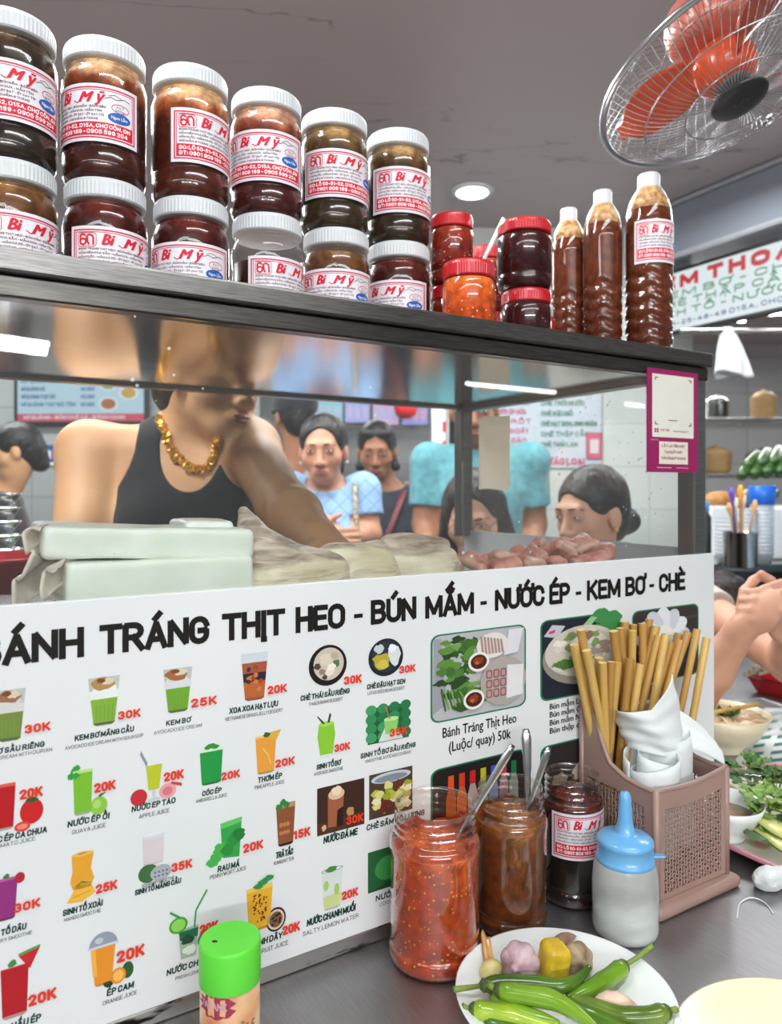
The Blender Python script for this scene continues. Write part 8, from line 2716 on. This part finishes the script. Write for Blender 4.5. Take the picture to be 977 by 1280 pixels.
# row of four drink screens far back
for i, (x0, x1, y0, y1, c1, c2_, lab) in enumerate(((391, 428, 498, 531, '7fd0d8', 'a8c8f0', 'teal and blue lit screen, leftmost of four far at the back'), (431, 462, 500, 528, '9aa8f2', 'c0b4f4', 'violet-blue lit screen, second of four far at the back'),
        (466, 498, 502, 531, 'e2a8dc', 'b0b8f4', 'pink lit screen, third of four far at the back'), (502, 535, 503, 531, '98a8f6', 'f0b0d8', 'blue and pink lit screen, rightmost of four far at the back'))):
    t, Wt, Ht = screen('menu_screen', lab, (at(x0, y1, 5.4), at(x1, y1, 5.4), at(x0, y0, 5.4)), bezel=.01)
    bm = bmesh.new(); poly(bm, [(0, 0, .001), (Wt, 0, .001), (Wt, Ht, .001), (0, Ht, .001)]); 
    for k in range(3): poly(bm, [(Wt * (.12 + .3 * k), Ht * .18, .002), (Wt * (.3 + .3 * k), Ht * .18, .002), (Wt * (.34 + .3 * k), Ht * .7, .002), (Wt * (.1 + .3 * k), Ht * .7, .002)], 1)
    from_bm('display', bm, [lit('d%d' % i, c1, .8), lit('e%d' % i, c2_, .8)], t)
    bm = bmesh.new(); box(bm, (Wt / 2, Ht / 2, -.41), (.02, .02, .38)); from_bm('wall_arm', bm, STEEL_DARK, t)
# wall notice behind the eating woman: columns of lines, red title
a, b_, c_ = at(600, 585, 3.41), at(752, 574, 3.41), at(600, 482, 3.41)
t, Wt, Ht = screen('wall_menu', 'pale blue wall menu with green and pink lines behind the eating woman', ((a.x, 3.412, a.z), (b_.x, 3.412, a.z), (a.x, 3.412, c_.z)), 'sign', .004, .006)
bm = bmesh.new(); poly(bm, [(0, 0, .001), (Wt, 0, .001), (Wt, Ht, .001), (0, Ht, .001)]); from_bm('menu_board', bm, mat('menu_board', rgb(198, 206, 218), rough=.3, vary=.03), t)
bm = bmesh.new()
for i, s_ in enumerate(('NƯỚC ÉP TÁO', 'NƯỚC ÉP CAM', 'NƯỚC ÉP DỨA', 'CÀ RỐT', 'CHANH DÂY', 'TRÀ ĐÀO')): strokes(bm, s_, lambda p, q: (Wt * .12 + p, Ht * (.88 - .115 * i) + q, .002), Wt * (.30 - .02 * (i % 3)), Ht * .06, (0, 0, 1, 1, 1, 1)[i], .2)
for i, s_ in enumerate(('CHÈ BẮP - CHÈ ĐẬU', 'CHÈ TRÔI NƯỚC', 'CHÈ ĐẬU ĐỎ', 'CHÈ HẠT SEN LONG NHÃN', 'CHÈ THẬP CẨM', 'CHÈ THÁI LAN')): strokes(bm, s_, lambda p, q: (Wt * .50 + p, Ht * (.88 - .125 * i) + q, .002), Wt * (.42, .36, .26, .46, .40, .30)[i], Ht * .062, 2, .2)
strokes(bm, 'NƯỚC ÉP CÁC LOẠI', lambda p, q: (Wt * .26 + p, Ht * .035 + q, .002), Wt * .60, Ht * .085, 1, .24)
from_bm('menu_lines', bm, [ink('3a4a78'), ink('c8406a'), ink('3a7a62')], t)
a, b_, c_ = at(734, 573, 3.395), at(752, 573, 3.395), at(734, 541, 3.395)
t, Wt, Ht = screen('payment_card', 'small pink payment card at the lower right corner of the wall menu', ((a.x, 3.402, a.z), (b_.x, 3.402, b_.z), (c_.x, 3.402, c_.z)), 'sign', .002, .003)
bm = bmesh.new(); poly(bm, [(0, 0, .001), (Wt, 0, .001), (Wt, Ht, .001), (0, Ht, .001)]); poly(bm, [(Wt * .2, Ht * .2, .002), (Wt * .8, Ht * .2, .002), (Wt * .8, Ht * .75, .002), (Wt * .2, Ht * .75, .002)], 1); from_bm('card', bm, [ink('d2587e'), ink('d8d0d0')], t)
# blue square sign on the left wall
a, b_, c_ = at(49, 577, 4.085), at(68, 577, 4.085), at(49, 557, 4.085)
t, Wt, Ht = screen('wall_sign', 'small blue square sign with a white mark on the left wall', (a, b_, c_), 'sign', .003, .01)
bm = bmesh.new(); q = Wt
poly(bm, [(0, 0, .001), (q, 0, .001), (q, q, .001), (0, q, .001)]); poly(bm, [(q * .25, q * .2, .002), (q * .78, q * .2, .002), (q * .78, q * .72, .002), (q * .25, q * .72, .002)], 1); poly(bm, [(q * .40, q * .35, .003), (q * .64, q * .35, .003), (q * .64, q * .58, .003), (q * .40, q * .58, .003)], 0)
poly(bm, [(-q * .15, -q * .22, .001), (q * 1.15, -q * .22, .001), (q * 1.15, -q * .05, .001), (-q * .15, -q * .05, .001)], 1)
from_bm('sign_face', bm, [ink('2a4a9c'), ink('d6dcdc')], t)
# white stand with red and blue squares
p = at(560, 610, 5.3)
t = thing('display_stand', 'white display stand with red and blue squares behind the teal shirt', 'stand', (p.x, p.y, 0))
bm = bmesh.new(); span(bm, (-.12, -.02, 0), (.16, .04, 1.95), bev=.006); from_bm('stand_body', bm, WHITE_PL, t)
for (x, z, h) in ((-.02, 1.74, 'c8303c'), (-.02, 1.60, 'c8303c'), (.07, 1.72, '4a6ab4'), (.07, 1.56, 'd8a0a8')):
    bm = bmesh.new(); poly(bm, [(x - .025, -.0215, z - .04), (x + .025, -.0215, z - .04), (x + .025, -.0215, z + .04), (x - .025, -.0215, z + .04)]); from_bm('picture_square', bm, ink(h), t)
# red lantern and the far counter
p = at(507, 510, 5.2)
t = thing('red_lantern', 'small round red lantern hanging before the far screens', 'lantern', p)
bm = bmesh.new(); lathe(bm, [(.03, -.075), (.07, -.05), (.085, 0), (.07, .05), (.03, .075)], 24, ribs=None); from_bm('shade', bm, mat('lantern_red', rgb(200, 24, 32), rough=.5), t, smooth=True)
bm = bmesh.new(); tube(bm, [(0, 0, .075), (0, 0, CEIL - p.z)], .003, 5); from_bm('cord', bm, BLACK, t)
for (px0, px1, Y, z, label) in ((330, 600, 4.7, 1.15, 'long pale food counter far behind the waiting women'),):
    a, b_ = at(px0, 600, Y), at(px1, 600, Y)
    t = thing('market_counter', label, 'counter', ((a.x + b_.x) / 2, Y, 0))
    L_ = (b_.x - a.x) / 2
    bm = bmesh.new(); span(bm, (-L_, -.3, 0), (L_, .3, z - .03)); from_bm('counter_body', bm, mat('counter_grey', rgb(150, 152, 154), rough=.4), t)
    bm = bmesh.new(); span(bm, (-L_ - .02, -.32, z - .03), (L_ + .02, .32, z), bev=.006); from_bm('counter_top', bm, STEEL, t)
rr_ = random.Random(8)
for i in range(12):
    p = at(345 + i * 20 + rr_.uniform(-3, 3), 560, 4.62 + rr_.uniform(-.1, .1))
    R = rr_.uniform(.04, .07); h = rr_.uniform(.08, .22)
    bm = bmesh.new(); lathe(bm, [(R * .8, 0), (R, h * .1), (R, h * .8), (R * .7, h), (0, h)], 20)
    o = from_bm('food_tub', bm, mat('tub_%d' % (i % 4), (rgb(190, 192, 194), rgb(150, 160, 168), rgb(206, 200, 186), rgb(120, 124, 128))[i % 4], rough=.35), smooth=True)
    o.location = (p.x, p.y, 1.1502); tag(o, 'tub or canister standing in the row on the far food counter', 'container', 'tubs on the far counter')

# ------------------------------------------------------------------ behind the case at the left: bowls, lettuce, bucket
WB = thing('side_worktop', 'steel worktop behind the case at the left, carrying bowls and lettuce', 'worktop', (-1.12, 1.66, 0), ANG)
bm = bmesh.new(); box(bm, (0, 0, 1.02), (.33, .24, .015), bev=.003); from_bm('worktop_sheet', bm, STEEL, WB)
for a_ in (-.3, .3):
    for b2_ in (-.21, .21):
        bm = bmesh.new(); box(bm, (a_, b2_, .502), (.018, .018, .502)); from_bm('leg', bm, STEEL_DARK, WB)
TIN = mat('bowl_steel', rgb(200, 202, 202), rough=.2, metal=1.0, vary=.06)
bx = at(-8, 560, 1.50)
for i in range(9):
    bm = bmesh.new(); R = .052
    lathe(bm, [(R * .62, 0), (R * .70, .003), (R * .92, .021), (R * .98, .0255), (R * 1.04, .0262), (R * 1.04, .0278), (R * .95, .0268), (R * .66, .006), (0, .005)], 36)
    o = from_bm('steel_bowl', bm, TIN, smooth=True)
    o.location = (bx.x + rr_.uniform(-.003, .003), bx.y, 1.0355 + .0282 * i)
    tag(o, 'small steel bowl in the tall stack at the left edge behind the case', 'bowl', 'steel bowls stacked at the left edge')
t = thing('lettuce_head', 'light green curly lettuce heap beside the steel bowl stack', 'lettuce', (at(45, 640, 1.56).x, 1.56, 1.036))
bm = bmesh.new()
for i in range(26):
    a_ = rr_.uniform(0, 6.28); el = rr_.uniform(.2, 1.3)
    d_ = (math.cos(a_) * math.cos(el), math.sin(a_) * math.cos(el), math.sin(el))
    leaf(bm, (d_[0] * .015, d_[1] * .015, .02 + rr_.uniform(0, .04)), d_, rr_.uniform(.05, .08), rr_.uniform(.018, .03), 0, .35, 1)
from_bm('leaves', bm, mat('lettuce', rgb(150, 190, 70), rough=.45, color2=rgb(96, 146, 40), scale=40), t, smooth=True)
plate_c = at(55, 655, 1.42)
bm = bmesh.new(); lathe(bm, [(.03, 0), (.033, .004), (.055, .026), (.058, .027), (.055, .024), (0, .006)], 40)
o = from_bm('white_saucer', bm, CERAM, smooth=True); o.location = (plate_c.x + .04, 1.47, 1.0356); tag(o, 'small white bowl in front of the lettuce behind the rice sheets', 'bowl')
t = thing('red_bucket', 'deep red plastic bucket behind the case at the left edge', 'bucket', (at(8, 700, 1.30).x - .07, 1.34, .0))
bm = bmesh.new(); lathe(bm, [(.10, .8602), (.104, .862), (.118, 1.166), (.124, 1.168), (.124, 1.176), (.116, 1.176), (.102, .868), (0, .866)], 40); from_bm('bucket_body', bm, mat('bucket_red', rgb(140, 16, 24), rough=.3, vary=.12), t, smooth=True)
bm = bmesh.new(); box(bm, (0, 0, .43), (.1, .1, .43)); from_bm('bucket_stand', bm, STEEL_DARK, t)
t = thing('sauce_cup', 'clear cup of orange sauce in front of the worker at the far left', 'cup', (at(42, 610, 1.78).x, 1.76, 1.036))
bm = bmesh.new(); lathe(bm, [(.03, 0), (.032, .002), (.042, .10), (.044, .102)], 32, cap_t=False); from_bm('cup_shell', bm, CLEAR, t, smooth=True)
bm = bmesh.new(); lathe(bm, [(.029, .002), (.035, .05), (0, .05)], 32); from_bm('orange_sauce', bm, mat('orange_sauce', rgb(200, 104, 30), rough=.3), t, smooth=True)

# ------------------------------------------------------------------ stall at the right: cucumbers, cups, ladles, bag
st = thing('vegetable_counter', 'steel counter with cucumbers and cup stacks behind the right end of the case', 'counter', (1.36, 2.86, 0))
bm = bmesh.new(); span(bm, (-.30, -.22, 0), (.85, .40, 1.0)); from_bm('counter_body', bm, mat('counter_dark', rgb(64, 64, 68), rough=.4), st)
bm = bmesh.new(); span(bm, (-.32, -.24, 1.0), (.87, .42, 1.03), bev=.004); from_bm('counter_top', bm, STEEL, st)
CUC = mat('cucumber_skin', rgb(34, 70, 28), rough=.3, color2=rgb(84, 122, 56), scale=16, stretch=(1, .12, 1), coat=.2, lo=.3, hi=.55)
crate = thing('white_crate', 'white plastic crate carrying the cucumbers', 'crate', (1.60, 2.90, 1.0303))
bm = bmesh.new(); span(bm, (-.24, -.14, 0), (.24, .14, .20), bev=.012); from_bm('crate_body', bm, WHITE_PL, crate)
cm = bmesh.new()
tube(cm, smoothpath([(0, -.085, 0), (0, -.03, .004), (0, .03, .004), (0, .085, 0)], 14), [.008] + [.020] * 12 + [.009], 12)
cme = bpy.data.meshes.new('cucumber'); cm.to_mesh(cme); cm.free(); cme.polygons.foreach_set('use_smooth', [True] * len(cme.polygons)); cme.materials.append(CUC)
cuc = [(932, 588), (948, 586), (963, 584), (978, 583), (992, 582), (940, 576), (955, 573), (970, 571), (985, 570), (928, 598), (945, 600), (962, 600)]
for i, (px, py) in enumerate(cuc):
    o = bpy.data.objects.new('cucumber', cme); link(o)
    p = at(px, py, 2.82 + (.04 if i > 4 else 0))
    o.location = p; o.location.z = max(p.z, 1.255) if i < 9 else 1.252
    o.rotation_euler = (.35, .1 * (i % 3 - 1), -.75 + .05 * (i % 4)); k = .9 + .05 * (i % 4); o.scale = (k * 1.1, k, k * 1.1)
    tag(o, 'dark green cucumber in the pile on the white crate at the right', 'cucumber', 'cucumbers on the white crate')
for i, (px, py, hh, m_, lab) in enumerate(((952, 632, .20, 'blue', 'tall stack of clear cups with a blue liner beside the pale blue shirt'), (930, 650, .17, 'clear', 'stack of clear plastic cups left of the blue one'), (908, 655, .13, 'clear', 'short stack of clear cups nearest to the case'))):
    p = at(px, py, 2.62)
    t = thing('cup_stack', lab, 'cups', (p.x, p.y, 1.0303), group=None)
    bm = bmesh.new()
    pr = []
    for k in range(int(hh / .014)):
        z = .03 + k * .014; pr += [(.036, z), (.040, z + .009), (.040, z + .012), (.0365, z + .0135)]
    lathe(bm, [(.030, 0)] + pr, 32, cap_t=False); from_bm('cup_walls', bm, mat('stacked_cups', rgb(206, 212, 216), rough=.2, vary=.05), t, smooth=True)
    if m_ == 'blue':
        bm = bmesh.new(); lathe(bm, [(.041, hh + .01), (.044, hh + .015), (.046, hh + .075), (.043, hh + .078)], 32); from_bm('blue_cup', bm, mat('cup_blue', rgb(28, 104, 206), rough=.3), t, smooth=True)
t = thing('ladle_pot', 'steel pot of wooden and white ladles behind the right post', 'utensils', (at(925, 660, 2.50).x, 2.50, 1.0303))
bm = bmesh.new(); lathe(bm, [(.045, 0), (.05, .004), (.055, .12), (.057, .121)], 32, cap_t=False); from_bm('pot', bm, TIN, t, smooth=True)
for i, (dx, dz, c_) in enumerate(((-.03, .22, 'wood'), (-.012, .24, 'white'), (.012, .25, 'white'), (.03, .23, 'wood'), (-.022, .27, 'violet'), (.004, .28, 'amber'))):
    bm = bmesh.new(); tube(bm, [(dx * .4, .0, .004), (dx * 1.2, .012 * (i % 3 - 1), dz - .05), (dx * 1.4, .012 * (i % 3 - 1), dz - .02), (dx * 1.5, .012 * (i % 3 - 1), dz)], [.006, .006, .017, .008], 10, flat=.5)
    from_bm('ladle', bm, mat('ladle_' + c_, {'wood': rgb(196, 150, 100), 'white': rgb(222, 210, 196), 'violet': rgb(96, 70, 180), 'amber': rgb(240, 160, 40)}[c_], rough=.4), t, smooth=True)
t = thing('thermos_bottle', 'black bottle with blue cap standing right of the case post', 'bottle', (at(893, 660, 2.4).x, 2.50, 1.0303))
bm = bmesh.new(); lathe(bm, [(.028, 0), (.03, .003), (.03, .17), (.018, .195)], 28); from_bm('bottle_body', bm, BLACK, t, smooth=True)
bm = bmesh.new(); lathe(bm, [(.022, .19), (.024, .194), (.024, .225), (0, .226)], 28); from_bm('cap', bm, mat('cap_blue', rgb(70, 130, 206), rough=.3), t, smooth=True)
t = thing('bread_roll', 'brown bread roll beside the cucumbers', 'bread', (at(904, 592, 2.9).x, 2.92, 1.0303))
bm = bmesh.new(); box(bm, (0, 0, .10), (.07, .05, .10), 0, 0, .01); from_bm('box_under', bm, WHITE_PL, t)
so = Solid((-.09, -.06, .18), (.09, .06, .28), .005); so.ell((0, 0, .225), (.075, .042, .032)); solid_obj('roll', so, mat('bread_crust', rgb(206, 150, 88), rough=.6, color2=rgb(176, 116, 60), scale=30), t)
# hanging white bag and its rail
rail = thing('steel_rail', 'steel hanging rail with hooks above the right-hand stall', 'rail', (1.15, 2.62, 0))
bm = bmesh.new(); tube(bm, [(-.12, 0, 1.86), (.75, 0, 1.86)], .010, 10); from_bm('bar', bm, STEEL, rail, smooth=True)
for x in (.52, .72):
    bm = bmesh.new(); tube(bm, [(x, 0, 1.86), (x, 0, CEIL - .0005)], .008, 8); from_bm('hanger', bm, STEEL_DARK, rail)
p = at(912, 462, 2.60)
bm = bmesh.new()
def bag(u, v):
    a_ = u * 2 * math.pi; r = (.014 + .052 * v ** .7) * (1 + .12 * math.sin(a_ * 5 + v * 3)); 
    return Vector((r * math.cos(a_) + .02 * v, r * .45 * math.sin(a_), -.17 * v + .012 * math.sin(a_ * 2) * v))
sheet(bm, 48, 16, bag)
o = from_bm('plastic_bag', bm, mat('white_bag', rgb(226, 232, 236), rough=.35, vary=.04, scale=14), smooth=True); thicken(o, .0008)
o.location = (p.x, 2.62, 1.872); tag(o, 'white plastic bag hanging from the rail right of the case', 'bag')
# second light and small hanging fan deep in the market at the right
tube_light((1.75, 4.30, 2.30), (2.75, 4.05, 2.30), 'LED batten deep in the market at the upper right, beyond the white bag')
tube_light((1.42, 3.75, 2.16), (1.80, 3.75, 2.16), 'short LED batten just right of the case post in the distance')
for i, (px, py, Y, R, h, c_) in enumerate(((892, 520, 3.1, .05, .12, 'a'), (905, 545, 3.1, .045, .10, 'b'), (893, 565, 3.1, .05, .10, 'c'), (930, 560, 3.4, .05, .12, 'b'), (950, 555, 3.4, .05, .10, 'a'))):
    pass
bm = bmesh.new(); 
sh = thing('steel_shelf', 'tall steel shelf of pots and bags behind the vegetable counter', 'shelf', (1.56, 3.72, 0))
for z in (.9, 1.35, 1.62):
    bm = bmesh.new(); span(bm, (-.22, -.16, z), (1.1, .16, z + .02), bev=.003); from_bm('shelf_board', bm, STEEL, sh)
for x in (-.21, 1.09):
    for y in (-.15, .15):
        bm = bmesh.new(); span(bm, (x - .012, y - .012, 0), (x + .012, y + .012, 2.0)); from_bm('upright', bm, STEEL_DARK, sh)
for i in range(14):
    z = (1.371, 1.641, .921)[i % 3]; x = 1.40 + (i // 3) * .24 + rr_.uniform(-.02, .02)
    R = rr_.uniform(.05, .085); h = rr_.uniform(.10, .19)
    bm = bmesh.new(); lathe(bm, [(R * .7, 0), (R * .95, h * .1), (R, h * .7), (R * 1.03, h * .72), (R * .6, h * .9), (R * .15, h * .95), (R * .15, h), (0, h)], 24)
    o = from_bm('cooking_pot', bm, (TIN, WHITE_PL, mat('pot_grey', rgb(110, 112, 116), rough=.3, metal=.6), mat('pot_tan', rgb(196, 160, 110), rough=.5))[i % 4], smooth=True)
    o.location = (x, 3.72 + rr_.uniform(-.03, .03), z); tag(o, 'pot or tub on the steel shelf behind the vegetable counter', 'pot', 'pots on the steel shelf')
